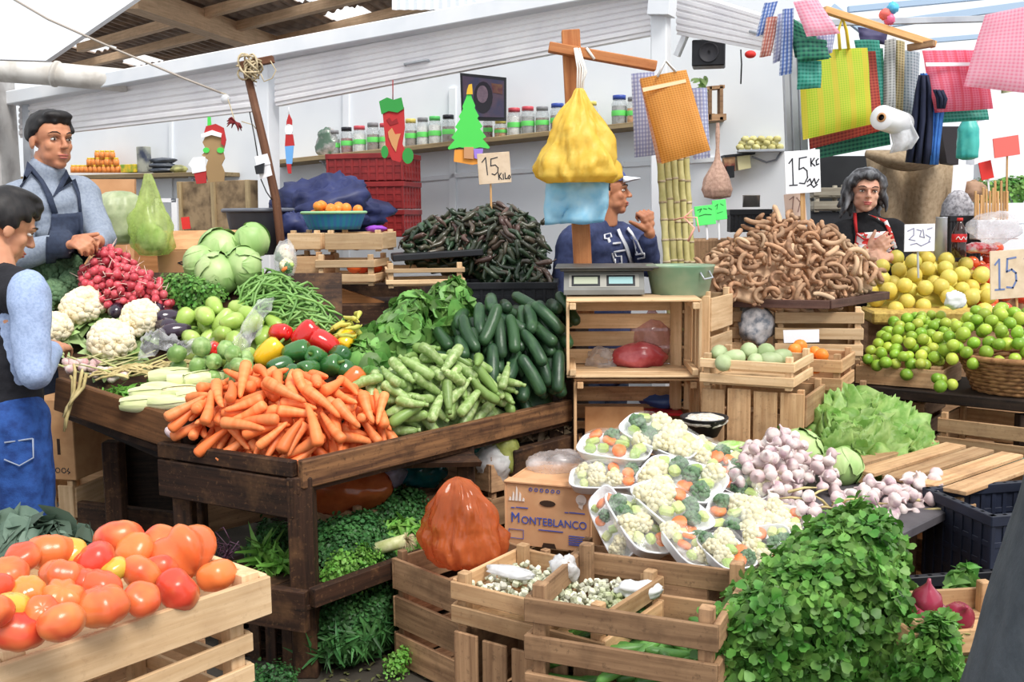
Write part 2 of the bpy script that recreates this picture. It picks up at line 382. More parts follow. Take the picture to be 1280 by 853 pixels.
def stallY(px, py):
    a = -.0005*(px-225) if px < 375 else -.08+.00146*(px-375)
    return 3.3+(520-py)*.0045+a
def S(px, py, up=0):
    p = at(px, py, stallY(px, py)); return p+V((0, 0, up))
def inpoly(poly, x, y):
    c = False; j = len(poly)-1
    for i in range(len(poly)):
        (xi, yi), (xj, yj) = poly[i], poly[j]
        if (yi > y) != (yj > y) and x < (xj-xi)*(y-yi)/(yj-yi)+xi: c = not c
        j = i
    return c
def edged(poly, x, y):
    d = 9
    for i in range(len(poly)):
        (ax, ay), (bx, by) = poly[i-1], poly[i]; dx, dy = bx-ax, by-ay
        t = max(0, min(1, ((x-ax)*dx+(y-ay)*dy)/(dx*dx+dy*dy+1e-12))); d = min(d, math.hypot(x-ax-t*dx, y-ay-t*dy))
    return d
class Heap:
    def __init__(s, pts, lift=0, bulge=0, peak=None):
        P = np.array([tuple(p) for p in pts]); c = P.mean(0)
        n = V(np.linalg.svd(P-c)[2][2]); n = -n if n.z < 0 else n
        s.c = V(c)+n*lift; s.n = n; s.u = V((0, 1, 0)).cross(n).normalized(); s.w = n.cross(s.u)
        s.poly = [((V(p)-s.c).dot(s.u), (V(p)-s.c).dot(s.w)) for p in P]
        s.M = Matrix(((s.u.x, s.w.x, n.x, s.c.x), (s.u.y, s.w.y, n.y, s.c.y), (s.u.z, s.w.z, n.z, s.c.z), (0, 0, 0, 1)))
        xs = [p[0] for p in s.poly]; ys = [p[1] for p in s.poly]
        s.bb = (min(xs), max(xs), min(ys), max(ys)); s.bulge = bulge
        N = 40; s.N = N; s.G = np.full((N+1, N+1), -.03)
        dm = 1e-6; D = {}
        for i in range(N+1):
            for j in range(N+1):
                x = s.bb[0]+(s.bb[1]-s.bb[0])*i/N; y = s.bb[2]+(s.bb[3]-s.bb[2])*j/N
                if inpoly(s.poly, x, y): D[i, j] = edged(s.poly, x, y); dm = max(dm, D[i, j])
        for (i, j), d in D.items(): s.G[i, j] = bulge*(1-(1-d/dm)**2)
        s.D = D
        s.C = np.zeros((0, 3)); s.Rr = np.zeros(0)
    def g(s, x, y):
        a = np.clip((np.asarray(x)-s.bb[0])/(s.bb[1]-s.bb[0])*s.N, 0, s.N-1e-6); b = np.clip((np.asarray(y)-s.bb[2])/(s.bb[3]-s.bb[2])*s.N, 0, s.N-1e-6)
        i = a.astype(int); j = b.astype(int); fa = a-i; fb = b-j; G = s.G
        return G[i, j]*(1-fa)*(1-fb)+G[i+1, j]*fa*(1-fb)+G[i, j+1]*(1-fa)*fb+G[i+1, j+1]*fa*fb
    def rest(s, Q, r, k=.95):
        z = s.g(Q[:, 0], Q[:, 1])+r-Q[:, 2]
        if len(s.C):
            d2 = (Q[:, None, 0]-s.C[None, :, 0])**2+(Q[:, None, 1]-s.C[None, :, 1])**2
            rr = ((r[:, None]+s.Rr[None])*k)**2-d2
            h = np.where(rr > 0, s.C[None, :, 2]+np.sqrt(np.maximum(rr, 0))-Q[:, None, 2], -9)
            z = np.maximum(z, h.max(1))
        return z
    def drop(s, sph, n, tries=25, yaw=(0, 360), tilt=40, roll=True, layers=9, free=False):
        "let n items fall on the heap one by one, each where it lies lowest; returns world matrices"
        sph = np.asarray(sph, float); out = []
        long_ = np.ptp(sph[:, 0]) > 1e-4
        for _ in range(n):
            best = None
            for t in range(tries):
                x = R.uniform(s.bb[0], s.bb[1]); y = R.uniform(s.bb[2], s.bb[3])
                if not inpoly(s.poly, x, y) or float(s.g(x, y)) < -.006: continue
                q = math.radians(R.uniform(*yaw))
                if long_: Rm = Matrix.Rotation(q, 3, 'Z') @ Matrix.Rotation(R.uniform(0, 6.28) if roll else 0, 3, 'X')
                elif free: Rm = Matrix.Rotation(q, 3, 'Z') @ Matrix.Rotation(math.radians(R.uniform(-free, free)), 3, 'X') @ Matrix.Rotation(math.radians(R.uniform(-free, free)), 3, 'Y')
                else: Rm = Matrix.Rotation(R.uniform(0, 6.28), 3, 'Z') @ Matrix.Rotation(R.uniform(0, 6.28), 3, 'X') @ Matrix.Rotation(R.uniform(0, 6.28), 3, 'Y')
                Q = sph[:, :3] @ np.array(Rm).T
                if long_:
                    z = s.rest(Q+np.array((x, y, 0)), sph[:, 3]); ax = V(np.array(Rm)[:, 0]); h = V((ax.x, ax.y, 0)).normalized()
                    tt = (Q[:, 0]*h.x+Q[:, 1]*h.y); zz = z+Q[:, 2]
                    lo = zz[tt < 0].max(initial=-9) if (tt < 0).any() else zz.max(); hi = zz[tt > 0].max(initial=-9) if (tt > 0).any() else zz.max()
                    L = np.ptp(tt)*.6; a = max(-tilt, min(tilt, math.degrees(math.atan2(hi-lo, L))))
                    Rm = Matrix.Rotation(math.radians(-a), 3, h.cross(V((0, 0, 1)))*-1) @ Rm
                    Q = sph[:, :3] @ np.array(Rm).T
                z0 = s.rest(Q+np.array((x, y, 0)), sph[:, 3]).max()
                sc_ = z0-float(s.g(x, y))
                if best is None or sc_ < best[0]: best = (sc_, x, y, z0, Rm, Q)
            if best is None: continue
            _, x, y, z0, Rm, Q = best
            if best[0] > layers*sph[:, 3].max(): continue
            s.C = np.vstack([s.C, Q+np.array((x, y, z0))]); s.Rr = np.concatenate([s.Rr, sph[:, 3]])
            out.append(s.M @ Matrix.Translation((x, y, z0)) @ Rm.to_4x4())
        return out
    def put(s, px, py, r, Rm=None, Y=None):
        "one chosen item seen at a pixel of the photo, resting on the heap"
        d = ray(px, py); t = (s.c+s.n*(r)-CAM).dot(s.n)/d.dot(s.n); p = CAM+d*t
        q = p-s.c; x, y = q.dot(s.u), q.dot(s.w)
        z = s.rest(np.array([[x, y, 0.]]), np.array([r])).max()
        s.C = np.vstack([s.C, [[x, y, z]]]); s.Rr = np.concatenate([s.Rr, [r]])
        return s.M @ Matrix.Translation((x, y, z)) @ (Rm.to_4x4() if Rm is not None else Matrix())
    def mound(s, name, mats, label, cat, drop=.0, th=.05):
        mb = MB(); idx = {}; vs = []; N = s.N
        for (i, j) in s.D:
            idx[i, j] = len(vs); vs.append(tuple(s.M @ V((s.bb[0]+(s.bb[1]-s.bb[0])*i/N, s.bb[2]+(s.bb[3]-s.bb[2])*j/N, s.G[i, j]-drop))))
        fs = [(idx[i, j], idx[i+1, j], idx[i+1, j+1], idx[i, j+1]) for (i, j) in idx if (i+1, j) in idx and (i, j+1) in idx and (i+1, j+1) in idx]
        mb.add(vs, fs); o = single(name, mb, mats, label, cat, kind='stuff')
        md = o.modifiers.new('s', 'SOLIDIFY'); md.thickness = th; md.offset = -1
        return o
def inst(name, me, mw, label, cat, group=None, sc_=1.0):
    o = bpy.data.objects.new(name, me); COL.objects.link(o)
    o.matrix_world = mw @ Matrix.Scale(sc_, 4); return tag(o, label, cat, group)
def capsule(L, r, n=5, ends=.8):
    return [(-L/2+r+(L-2*r)*i/(n-1), 0, 0, r*(ends if i in (0, n-1) else 1)) for i in range(n)]
W_PALE = wood('wood_pale', (228, 196, 156), (202, 166, 124), (150, 112, 80), wear=.25)
W_CRATE = wood('wood_crate', (212, 174, 132), (180, 138, 98), (112, 82, 60), wear=.45)
W_OLD = wood('wood_old', (186, 148, 112), (142, 108, 80), (82, 62, 48), wear=.55)
W_DARK = wood('wood_dark', (66, 44, 32), (36, 25, 19), (138, 100, 66), wear=.40)
W_BLACK = wood('wood_black', (56, 42, 34), (30, 24, 22), (90, 72, 58), wear=.3)
W_CROSS = wood('wood_orange', (205, 138, 88), (176, 108, 66), (140, 84, 50), wear=.25)
W_STICK = wood('wood_stick', (222, 178, 124), (196, 146, 92), (160, 110, 66), wear=.2)
CARD = mat('cardboard', (206, 158, 112), (188, 138, 94), 12, rough=.85)
CARD2 = mat('cardboard_tan', (214, 164, 120), (198, 146, 102), 6, rough=.85)
BLACKP = mat('black_plastic', (26, 27, 32), (36, 37, 42), 8, rough=.45)
WHITE = mat('white_paint', (238, 240, 244), (226, 230, 236), 3, rough=.55)
METAL = mat('grey_metal', (196, 200, 206), (170, 174, 182), 6, rough=.4, metal=.3)
WALLM = mat('wall_paint', (240, 244, 248), (228, 233, 240), 1.6, lo=.35, hi=.7, rough=.7)
ROPE = mat('rope', (206, 190, 158), (176, 158, 124), 40, rough=.9)
INK = mat('marker_ink', (44, 46, 54), rough=.6)
def pts(*a): return [at(*p) for p in a]

# floor
mb = MB()
N = 60; P = [[(-9+18*j/N, -.5+21*i/N, .004*noise.noise((j*.7, i*.7, 0))) for j in range(N+1)] for i in range(N+1)]
mb.grid(P)
FL = mat('concrete_floor', (78, 72, 64), (44, 40, 35), 5, lo=.35, hi=.7, rough=.75, bump=.4, bscale=60)
struct('floor', mb, FL, 'grey trodden concrete floor under the stalls')

# back wall plane (behind the shelf) and the shutter plane in front of it
WA, WB = at(0, 300, 8.6), at(870, 300, 6.2)
SA, SB = at(20, 300, 7.5), at(825, 300, 5.5)
def onplane(a, b, px, py):
    n = (V((b.x, b.y, 0))-V((a.x, a.y, 0))).cross(V((0, 0, 1))); d = ray(px, py)
    t = (V((a.x, a.y, 0))-V((0, 0, 0))).dot(n)/V((d.x, d.y, 0)).dot(n); return CAM+d*t
def onwall(px, py, off=0):
    n = (V((WB.x-WA.x, WB.y-WA.y, 0))).cross(V((0, 0, 1))).normalized()  # towards the viewer
    return onplane(WA+n*off, WB+n*off, px, py)
def onsh(px, py, off=0):
    n = (V((SB.x-SA.x, SB.y-SA.y, 0))).cross(V((0, 0, 1))).normalized()
    return onplane(SA+n*off, SB+n*off, px, py)
wd = V((WB.x-WA.x, WB.y-WA.y, 0)).normalized(); wn = wd.cross(V((0, 0, 1)))
mb = MB(); a = onwall(-60, 300); b = onwall(988, 300)
c1_ = onwall(640, 60); L1 = (V((c1_.x-a.x, c1_.y-a.y, 0))).length; L2 = (V((b.x-a.x, b.y-a.y, 0))).length; mb.prism([(0, 0), (L2, 0), (L2, 2.95), (L1, 2.55), (0, 2.2)], .08, frame(V((a.x, a.y, 0))-wn*.04, wd, None, -wn) @ Matrix.Identity(4) if False else Matrix(((wd.x, 0, wn.x, a.x-wn.x*.04), (wd.y, 0, wn.y, a.y-wn.y*.04), (0, 1, 0, 0), (0, 0, 0, 1))), tone=.5)
struct('wall_back', mb, WALLM, 'pale painted panel wall behind the jar shelf')
mb = MB()
for (p, q, w) in [((433, 110), (433, 330), .05), ((566, 110), (566, 330), .05), ((214, 150), (214, 300), .03)]:
    mb.beam(onwall(*p, .01), onwall(*q, .01), w, .02, wn)
for (p, q) in [((350, 240), (565, 221)), ((565, 220), (780, 205)), ((780, 206), (900, 199))]:
    mb.beam(onwall(*p, .01), onwall(*q, .01), .03, .02, wn)
struct('trim_1', mb, WALLM, 'pale strips over the wall panel joints')
mb = MB(); mb.box((-8.6, 9.2, 1.6), (6.0, .12, 3.2)); struct('wall_left', mb, mat('left_wall', (206, 204, 202), (180, 178, 176), 3, rough=.85), 'grey wall beyond the concrete column')
# left end: concrete column, pipe, white panel overhead
mb = MB(); c = at(2, 200, 7.3); mb.box((c.x-.12, c.y, 1.3), (.36, .3, 2.6), bev=.01)
struct('trim_2', mb, mat('concrete_column', (196, 194, 192), (160, 156, 154), 5, rough=.85, bump=.4), 'grey concrete column left of the shutters')
mb = MB(); mb.tube(pts((-60, 84, 6.9), (60, 92, 6.95), (160, 101, 7.0)), .075, 16)
mb.tube(pts((68, 92, 6.93), (72, 93, 6.93)), .085, 16)
struct('trim_3', mb, mat('pipe_white', (226, 222, 216), (196, 190, 182), 8, rough=.5), 'thick whitish pipe beside the white panel')
mb = MB()
q = [at(-40, -30, 6.2), at(215, -30, 6.2), at(172, 0, 6.2), at(60, 77, 6.2), at(-40, 74, 6.2)]
P2 = [(p.x, p.z) for p in q]; mb.prism(P2, .06, Matrix(((1, 0, 0, 0), (0, 0, -1, 6.2), (0, 1, 0, 0), (0, 0, 0, 1))))
struct('trim_4', mb, WHITE, 'white slanted panel overhead at the left')
# posts
mb = MB(); mb.beam(onsh(334, 60), onsh(341, 632), .115, .09, wd, bev=.006)
struct('trim_5', mb, WHITE, 'white post between the two shutters')
mb = MB(); mb.beam(onsh(826, -60, .03), onsh(826, 747, .03), .085, .085, wd, bev=.006)
mb.beam(at(846, 70, 5.6), at(880, -10, 5.5), .03, .03); mb.beam(at(815, 0, 5.45), at(842, 0, 5.4), .12, .16)
struct('trim_6', mb, WHITE, 'white post right of the wooden cross')
mb = MB()
for x, w in ((984, .025), (993, .03), (1003, .035)): mb.beam(at(x-3, 60, 5.3), at(x+16, 587, 5.3), w, .04, (0, 1, 0))
struct('trim_7', mb, METAL, 'grey metal posts beside the hanging bags')
mb = MB(); mb.beam(at(34, 130, 7.4), at(46, 505, 7.4), .05, .06, (0, 1, 0)); struct('trim_8', mb, METAL, 'grey shutter rail at the left end')
# header over the shutters
mb = MB(); a, b = onsh(18, 124, .06), onsh(830, -25, .06); mb.beam(a, b, .16, .09, (0, 0, 1), bev=.006)
struct('trim_9', mb, WHITE, 'white header beam above the shutters')
mb = MB(); n_ = wd.cross(V((0,0,1)))
# roller shutters
SHM = mat('shutter_metal', (246, 243, 244), (236, 233, 236), 4, rough=.35, spec=.5)
def shutter(name, TL, TR, BR, BL, n, fn, lab, knob=None):
    tl, tr, br, bl = [fn(*p) for p in (TL, TR, BR, BL)]
    nn = (tr-tl).cross(bl-tl).normalized(); nn = -nn if nn.y > 0 else nn
    prof = []
    for k in range(n):
        for s_, d in ((0, 0), (.07, .018), (.3, .028), (.7, .028), (.92, .018), (.97, 0)): prof.append(((k+s_)/n, d))
    prof.append((1, 0))
    P = []
    for t, d in prof:
        a, b = tl.lerp(bl, t), tr.lerp(br, t); P.append([a.lerp(b, j/8)+nn*d for j in range(9)])
    r = thing(name, lab, 'shutter', tuple(bl))
    mb = MB(); mb.grid(P, smooth=False); o = part('curtain', mb, SHM, r)
    md = o.modifiers.new('s', 'SOLIDIFY'); md.thickness = .004
    mb = MB(); mb.beam(bl, br, .03, .045, nn); part('bottom_bar', mb, SHM, r)
    if knob:
        mb = MB(); c = bl.lerp(br, knob)+(tl-bl)*.3+nn*.02; e = (br-bl).normalized()
        mb.tube([c-e*.08, c-e*.07+nn*.03, c+e*.07+nn*.03, c+e*.08], .008, 8); part('handle', mb, METAL, r)
    return r
shutter('roller_shutter', (28, 127), (322, 79), (322, 136), (28, 170), 6, onsh, 'half raised off-white roller shutter at the left, above the small jars')
shutter('roller_shutter', (347, 77), (815, -12), (815, 41), (347, 130), 7, onsh, 'long half raised white roller shutter above the jar shelf', .42)
shutter('roller_shutter', (850, -14), (992, 30), (990, 66), (850, 40), 6, lambda x, y: at(x, y, 5.6-(x-850)*.004), 'short white roller shutter over the black speaker box', .8)
# roof behind the shutters, its timbers and skylights
ZR = 3.6
panes = [[(80, 57), (110, 47), (149, 60), (118, 67)], [(140, 73), (172, 66), (207, 77), (170, 85)], [(350, -3), (396, -12), (455, 0), (408, 10)], [(403, 20), (440, 9), (486, 20), (440, 34)]]
e1 = (atz(110, 47, ZR)-atz(80, 57, ZR)).normalized(); e2 = (atz(118, 67, ZR)-atz(80, 57, ZR)).normalized(); o0 = atz(80, 57, ZR)
W2 = [[tuple((atz(*p, ZR)).xy) for p in q] for q in panes]
mb = MB(); vs = []; fs = []; idx = {}
st = .045
def rp(i, j):
    if (i, j) not in idx:
        p = o0+e1*(i*st)+e2*(j*st); idx[i, j] = len(vs); vs.append((p.x, p.y, ZR+(.03*((i//2) % 2))))
    return idx[i, j]
for i in range(-140, 202):
    for j in range(-140, 140):
        p = o0+e1*((i+.5)*st)+e2*((j+.5)*st)
        if p.y < 9.2 or p.y > 17 or p.x < -9 or p.x > 4: continue
        if any(inpoly(w, p.x, p.y) for w in W2): continue
        fs.append((rp(i, j), rp(i+1, j), rp(i+1, j+1), rp(i, j+1)))
mb.add(vs, fs, smooth=False)
struct('ceiling', mb, mat('roof_sheet', (168, 146, 128), (132, 112, 98), 4, rough=.8), 'brown corrugated roof sheets behind the shutters')
GL = film('skylight', (250, 250, 250), alpha=.7, body=.9, var=.2)
for k, q in enumerate(panes):
    mb = MB(); c = [atz(*p, ZR) for p in q]; mb.add([tuple(p+V((0, 0, .05))) for p in c]+[tuple(p+V((0, 0, .06))) for p in c], [(0, 1, 2, 3), (7, 6, 5, 4)], smooth=False)
    struct('window_%d' % (k+1), mb, GL, 'white translucent skylight in the brown roof')
RB = wood('roof_timber', (226, 192, 156), (200, 164, 130), (160, 126, 98), wear=.3)
k = 10
for (p, q, w, z, lab) in [((160, -4), (345, 60), .2, ZR-.16, 'thick pale timber beam under the brown roof'), ((60, 92), (520, -22), .09, ZR-.1, 'thin purlin under the brown roof'), ((150, 100), (640, -20), .09, ZR-.1, 'lower purlin under the brown roof'),
                          ((100, 60), (390, -20), .09, ZR-.08, 'upper purlin under the brown roof'), ((250, 92), (640, 8), .09, ZR-.1, 'purlin nearest the header')]:
    mb = MB(); mb.beam(atz(*p, z), atz(*q, z), w, w*1.1); struct('trim_%d' % k, mb, RB, lab); k += 1
# pale far building edge above the header, and the bright right side purlins
mb = MB(); a = [at(490, 12, 8.8), at(700, 12, 8.8), at(700, -30, 8.8), at(490, -30, 8.8)]
P = [[a[0].lerp(a[1], j/40)+V((0, .02*(j % 2), 0)) for j in range(41)], [a[3].lerp(a[2], j/40)+V((0, .02*(j % 2), 0)) for j in range(41)]]
mb.grid(P, smooth=False); struct('trim_%d' % k, mb, WHITE, 'white corrugated sheet above the header'); k += 1
BL = mat('purlin_blue', (168, 190, 214), rough=.5)
mb = MB()
for p, q, w in [((1060, 12, 9), (1290, -10, 9), .05), ((1080, 34, 9), (1300, 4, 9), .06), ((1150, 52, 9), (1245, 44, 9), .04), ((1040, 8, 9), (1080, 40, 9), .05)]:
    mb.beam(at(*p), at(*q), w, w)
struct('trim_%d' % k, mb, BL, 'thin pale blue roof purlins at the top right'); k += 1
from mathutils.bvhtree import BVHTree
SKIN = mat('skin', (206, 150, 118), (192, 132, 102), 14, rough=.5); SKIN2 = mat('skin_warm', (200, 138, 104), (184, 120, 90), 14, rough=.5); SKINW = mat('skin_woman', (222, 172, 146), (210, 152, 128), 12, rough=.45)
LIPM = mat('lips', (176, 98, 88), rough=.4); LIPW = mat('lips_woman', (190, 86, 86), rough=.35); EYEW = mat('eye_white', (232, 228, 222), rough=.25); IRIS = mat('iris', (40, 28, 22), rough=.2)
HAIRB = mat('hair_black', (26, 24, 26), (40, 36, 36), 60, rough=.55, stretch=(1, 1, .3)); HAIRG = mat('hair_grey', (48, 46, 50), (150, 152, 158), 22, lo=.46, hi=.7, rough=.5, stretch=(1, 1, .4))
def hframe(c, f, roll=0, s=1.0):
    f = V(f).normalized(); x = f.cross(V((0, 0, 1))).normalized(); z = x.cross(f)
    m = Matrix(((x.x, f.x, z.x, c[0]), (x.y, f.y, z.y, c[1]), (x.z, f.z, z.z, c[2]), (0, 0, 0, 1)))
    return m @ Matrix.Rotation(math.radians(roll), 4, 'Y') @ Matrix.Scale(s, 4)
def chain(mb, pts_, rad, n=10):
    "tapered limb: overlapping capped tubes with balls at the joints"
    pts_ = [V(p) for p in pts_]
    for i in range(len(pts_)-1):
        a, b = pts_[i], pts_[i+1]; mb.tube([a, a.lerp(b, .5), b], [rad[i], (rad[i]+rad[i+1])/2, rad[i+1]], n)
    for p, r in zip(pts_, rad): mb.ball(p, r*1.0, nu=10, nv=8)
def head_mb(mb, M, woman=False):
    B = lambda c, r: mb.ball(c, r, M, 16, 12)
    B((0, -.012, .035), (.074, .092, .078)); B((0, .018, -.03), (.058, .06, .078)); B((0, .05, -.088), (.026, .024, .022)); B((0, .0, -.05), (.058, .05, .05))
    for s in (-1, 1):
        B((s*.036, .046, -.02), (.021, .022, .024)); B((s*.009, .091, -.026), (.0085, .009, .008)); B((s*.077, -.012, -.004), (.009, .019, .031)); B((s*.036, .026, -.058), (.02, .032, .026))
    T = lambda p, r: mb.tube([M @ V(q) for q in p], [x*M.to_scale().x for x in r], 8)
    T([(0, .074, .022), (0, .086, .0), (0, .101, -.022)], [.007, .009, .011]); B((0, .1, -.024), (.0105, .0105, .009))
    T([(-.046, .058, .026), (-.02, .078, .028), (0, .078, .024), (.02, .078, .028), (.046, .058, .026)], [.009, .011, .010, .011, .009])
    B((0, .078, -.055), (.022, .010, .007)); B((0, .077, -.067), (.019, .010, .008))
def face_parts(M, root, woman=False, hair=None):
    hair = hair or HAIRB
    for s in (-1, 1):
        mb = MB(); mb.ball((s*.031, .0655, .006), (.0125, .0105, .0058), M, 12, 8, mi=0); mb.ball((s*.031, .0715, .006), (.0060, .0050, .0054), M, 10, 8, mi=1)
        part('eye', mb, [EYEW, IRIS], root)
        mb = MB(); mb.tube([M @ V(p) for p in ((s*.016, .0775, .0075), (s*.024, .0795, .0135), (s*.034, .0775, .0145), (s*.045, .068, .008))], [.0012, .0018, .002, .001], 6); part('eyelid', mb, IRIS, root)
        mb = MB(); mb.tube([M @ V(p) for p in ((s*.013, .0865, .027), (s*.026, .086, .034), (s*.04, .076, .034), (s*.05, .062, .028))], [.0028, .0036, .003, .0012], 6, flat=.7); part('eyebrow', mb, HAIRB, root)
    mb = MB(); mb.ball((0, .0815, -.056), (.022, .0085, .0048), M, 14, 8); mb.ball((0, .0805, -.066), (.018, .0085, .0052), M, 14, 8); part('lips', mb, LIPW if woman else LIPM, root)
def hair_cap(M, test, r=.02, grow=1.04, seed=0, extra=None, m=HAIRB, vox=.0075, lumpy=.3):
    mb = MB()
    for i in range(420):
        z = 1-2*(i+.5)/420; a = i*2.39996; h = math.sqrt(1-z*z); d = V((h*math.cos(a), h*math.sin(a), z))
        if not test(d): continue
        p = V((0, -.012, .035))+V((d.x*.074, d.y*.092, d.z*.078))*grow; q = r*(1+lumpy*noise.noise(d*5+V((seed, 0, 0))))
        mb.ball(p, q, M, 7, 5)
    if extra: extra(mb)
    return remesh(mb, m, vox, 2, 'hair')
def hand_mb(mb, w, d, nrm, thumb, s=1.0, curl=40, spread=6, tdir=None, tc=25, curls=None):
    "w wrist, d towards the knuckles, nrm back of the hand, thumb = +1/-1 side"
    d = V(d).normalized(); n = V(nrm); n = (n-d*n.dot(d)).normalized(); x = d.cross(n)*thumb
    L = .085*s; 
    for (u, v, rr) in [(.2, 0, .021), (.45, -.3, .019), (.45, .3, .02), (.75, -.42, .0155), (.75, 0, .017), (.75, .42, .017), (.98, -.55, .0125), (.98, -.2, .0135), (.98, .2, .0135), (.95, .55, .0125)]:
        mb.ball(w+d*(L*u)+x*(.055*s*v), rr*s, nu=10, nv=8)
    for k, (v, ln, rr) in enumerate([(.60, .072, .0088), (.2, .082, .0092), (-.2, .076, .0088), (-.58, .058, .0076)]):
        p = w+d*(L*1.0)+x*(.055*s*v); a = math.radians(spread*(1.5-k)*.5); q = (d*math.cos(a)+x*math.sin(a)).normalized(); pts_ = [p-d*.015*s, p]; c = 0; rad = [rr*s*1.1, rr*s*1.08]
        cu = curls[k] if curls else curl
        for j, f in enumerate((.44, .31, .25)):
            c += math.radians(cu*(.75 if j == 0 else 1.0 if j == 1 else .7)); pts_.append(pts_[-1]+(q*math.cos(c)-n*math.sin(c))*(ln*s*f)); rad.append(rr*s*(.98-.1*j))
        mb.tube(pts_, rad, 8, round_=True)
        for p_, r_ in zip(pts_[1:], rad[1:]): mb.ball(p_, r_*1.02, nu=8, nv=6)
    b = w+d*(L*.28)+x*(.026*s); td = V(tdir).normalized() if tdir else (d*.62+x*.72-n*.28).normalized(); e = (td*math.cos(math.radians(tc))+(d if not tdir else td)*math.sin(math.radians(tc))).normalized()
    pp = [b, b+td*.034*s, b+td*.034*s+e*.03*s, b+td*.034*s+e*.054*s]; mb.tube(pp, [.0165*s, .0135*s, .011*s, .009*s], 8, round_=True)
    for p_, r_ in zip(pp, (.0165, .0135, .011, .009)): mb.ball(p_, r_*s, nu=8, nv=6)
def torso_mb(mb, sl, sr, nb, hip, chest=.125, waist=.115, depth=.72, sh=.062):
    "sl, sr shoulder joints, nb neck base, hip pelvis centre"
    sl, sr, nb, hip = V(sl), V(sr), V(nb), V(hip); mid = (sl+sr)/2; ax = (sr-sl); w = ax.length/2; ax.normalize()
    up = (mid-hip).normalized(); f = ax.cross(up).normalized()
    for i in range(12):
        t = i/11; c = hip.lerp(mid-up*.02, t); hw = (w*.86*(t**.6)+waist*(1-t**.6))*(1 if t < .8 else 1.0); dp = (waist*(1-t)+chest*t)*depth*(1 if t < .85 else .9)
        m = Matrix(((ax.x, f.x, up.x, c.x), (ax.y, f.y, up.y, c.y), (ax.z, f.z, up.z, c.z), (0, 0, 0, 1)))
        mb.ball((0, 0, 0), (max(hw, .1), dp, .075), m, 18, 10)
    for s_ in (sl, sr): mb.tube([nb-up*.01, nb.lerp(s_, .5)-up*(.008+(.062-sh)), s_-up*(.062-sh)*.6], [.052, min(.055, sh), sh], 10); mb.ball(s_, sh*1.02, nu=12, nv=8)
def legs_mb(mb, hip, ax, fwd, r=(.09, .06, .045), sp=.09, foot=True, off=((0, 0), (0, 0))):
    for k, s in enumerate((-1, 1)):
        h_ = hip+ax*(s*sp); kn = V((h_.x+ax.x*s*.01+fwd.x*.02, h_.y+ax.y*s*.01+fwd.y*.02, hip.z*.53)); an = V((h_.x+fwd.x*off[k][0], h_.y+fwd.y*off[k][0], .075))
        chain(mb, [h_, kn, an], r)
        if foot: mb.tube([an-UPZ*.03-fwd*.04, an-UPZ*.04+fwd*.06, an-UPZ*.05+fwd*.16], [.035, .038, .028], 10, round_=True)
def bvh_of(me): return BVHTree.FromPolygons([v.co.copy() for v in me.vertices], [tuple(p.vertices) for p in me.polygons])
def drape(quad, nu, nv, bvh, off=.01, mats=None, name='apron', parent=None, label=None, th=.004, Yf=5):
    "cloth panel lying on a garment: corners TL TR BR BL as seen, laid onto the surface below"
    P = []
    for i in range(nv+1):
        row = []
        for j in range(nu+1):
            u, v = j/nu, i/nv; a = [quad[0][k]*(1-u)+quad[1][k]*u for k in (0, 1)]; b = [quad[3][k]*(1-u)+quad[2][k]*u for k in (0, 1)]
            q = [a[k]*(1-v)+b[k]*v for k in (0, 1)]; d = ray(*q).normalized(); hit = bvh.ray_cast(CAM, d)
            if hit[0] is None: 
                nr = bvh.find_nearest(at(q[0], q[1], Yf)); p = nr[0]+nr[1]*off
            else: p = hit[0]+hit[1]*off*.6-d*off*.6
            row.append(p)
        P.append(row)
    mb = MB(); mb.grid(P); o = part(name, mb, mats, parent, label)
    md = o.modifiers.new('s', 'SOLIDIFY'); md.thickness = th; return o
def strap(path, w, bvh, m, name, parent, off=.012, label=None, Yf=5):
    for (a, b) in zip(path[:-1], path[1:]): pass
    L, Rr = [], []
    for i, p in enumerate(path):
        q0, q1 = path[max(0, i-1)], path[min(len(path)-1, i+1)]; dx, dy = q1[0]-q0[0], q1[1]-q0[1]; l = math.hypot(dx, dy) or 1
        L.append((p[0]-dy/l*w/2, p[1]+dx/l*w/2)); Rr.append((p[0]+dy/l*w/2, p[1]-dx/l*w/2))
    P = []
    for a, b in zip(L, Rr):
        row = []
        for t in (0, .5, 1):
            q = (a[0]*(1-t)+b[0]*t, a[1]*(1-t)+b[1]*t); d = ray(*q).normalized(); hit = bvh.ray_cast(CAM, d)
            row.append(hit[0]+hit[1]*off*.6-d*off*.6 if hit[0] is not None else bvh.find_nearest(at(q[0], q[1], Yf))[0]-d*off)
        P.append(row)
    mb = MB(); mb.grid(P); o = part(name, mb, m, parent, label); md = o.modifiers.new('s', 'SOLIDIFY'); md.thickness = .004; return o
def person(label, base, body, skin):
    me = remesh(body, skin, .0055, 3, 'person'); t = link('person', me, None, Matrix.Identity(4))
    c = V((base[0], base[1], 0)); me.transform(Matrix.Translation(-c)); t.matrix_world = Matrix.Translation(c)
    return tag(t, label, 'person')
def cloth(name, mb, m, parent, vox=.010, sm=5, label=None, folds=.008, seed=0, fs=9):
    me = remesh(mb, m, vox, sm, name)
    nn = [v.normal.copy() for v in me.vertices]; cc = [v.co.copy() for v in me.vertices]; out = []
    for n, c in zip(nn, cc): out.extend(c + n*(folds*noise.noise(V((c.x*fs*.9, c.y*fs*.9, c.z*fs*.7+seed)))+folds*.6*noise.noise(V((c.x*fs*2.4, c.y*fs*2.4, c.z*fs*2+seed)))))
    me.vertices.foreach_set('co', out)
    me.update(); b = bvh_of(me); part(name, me, None, parent, label); return b
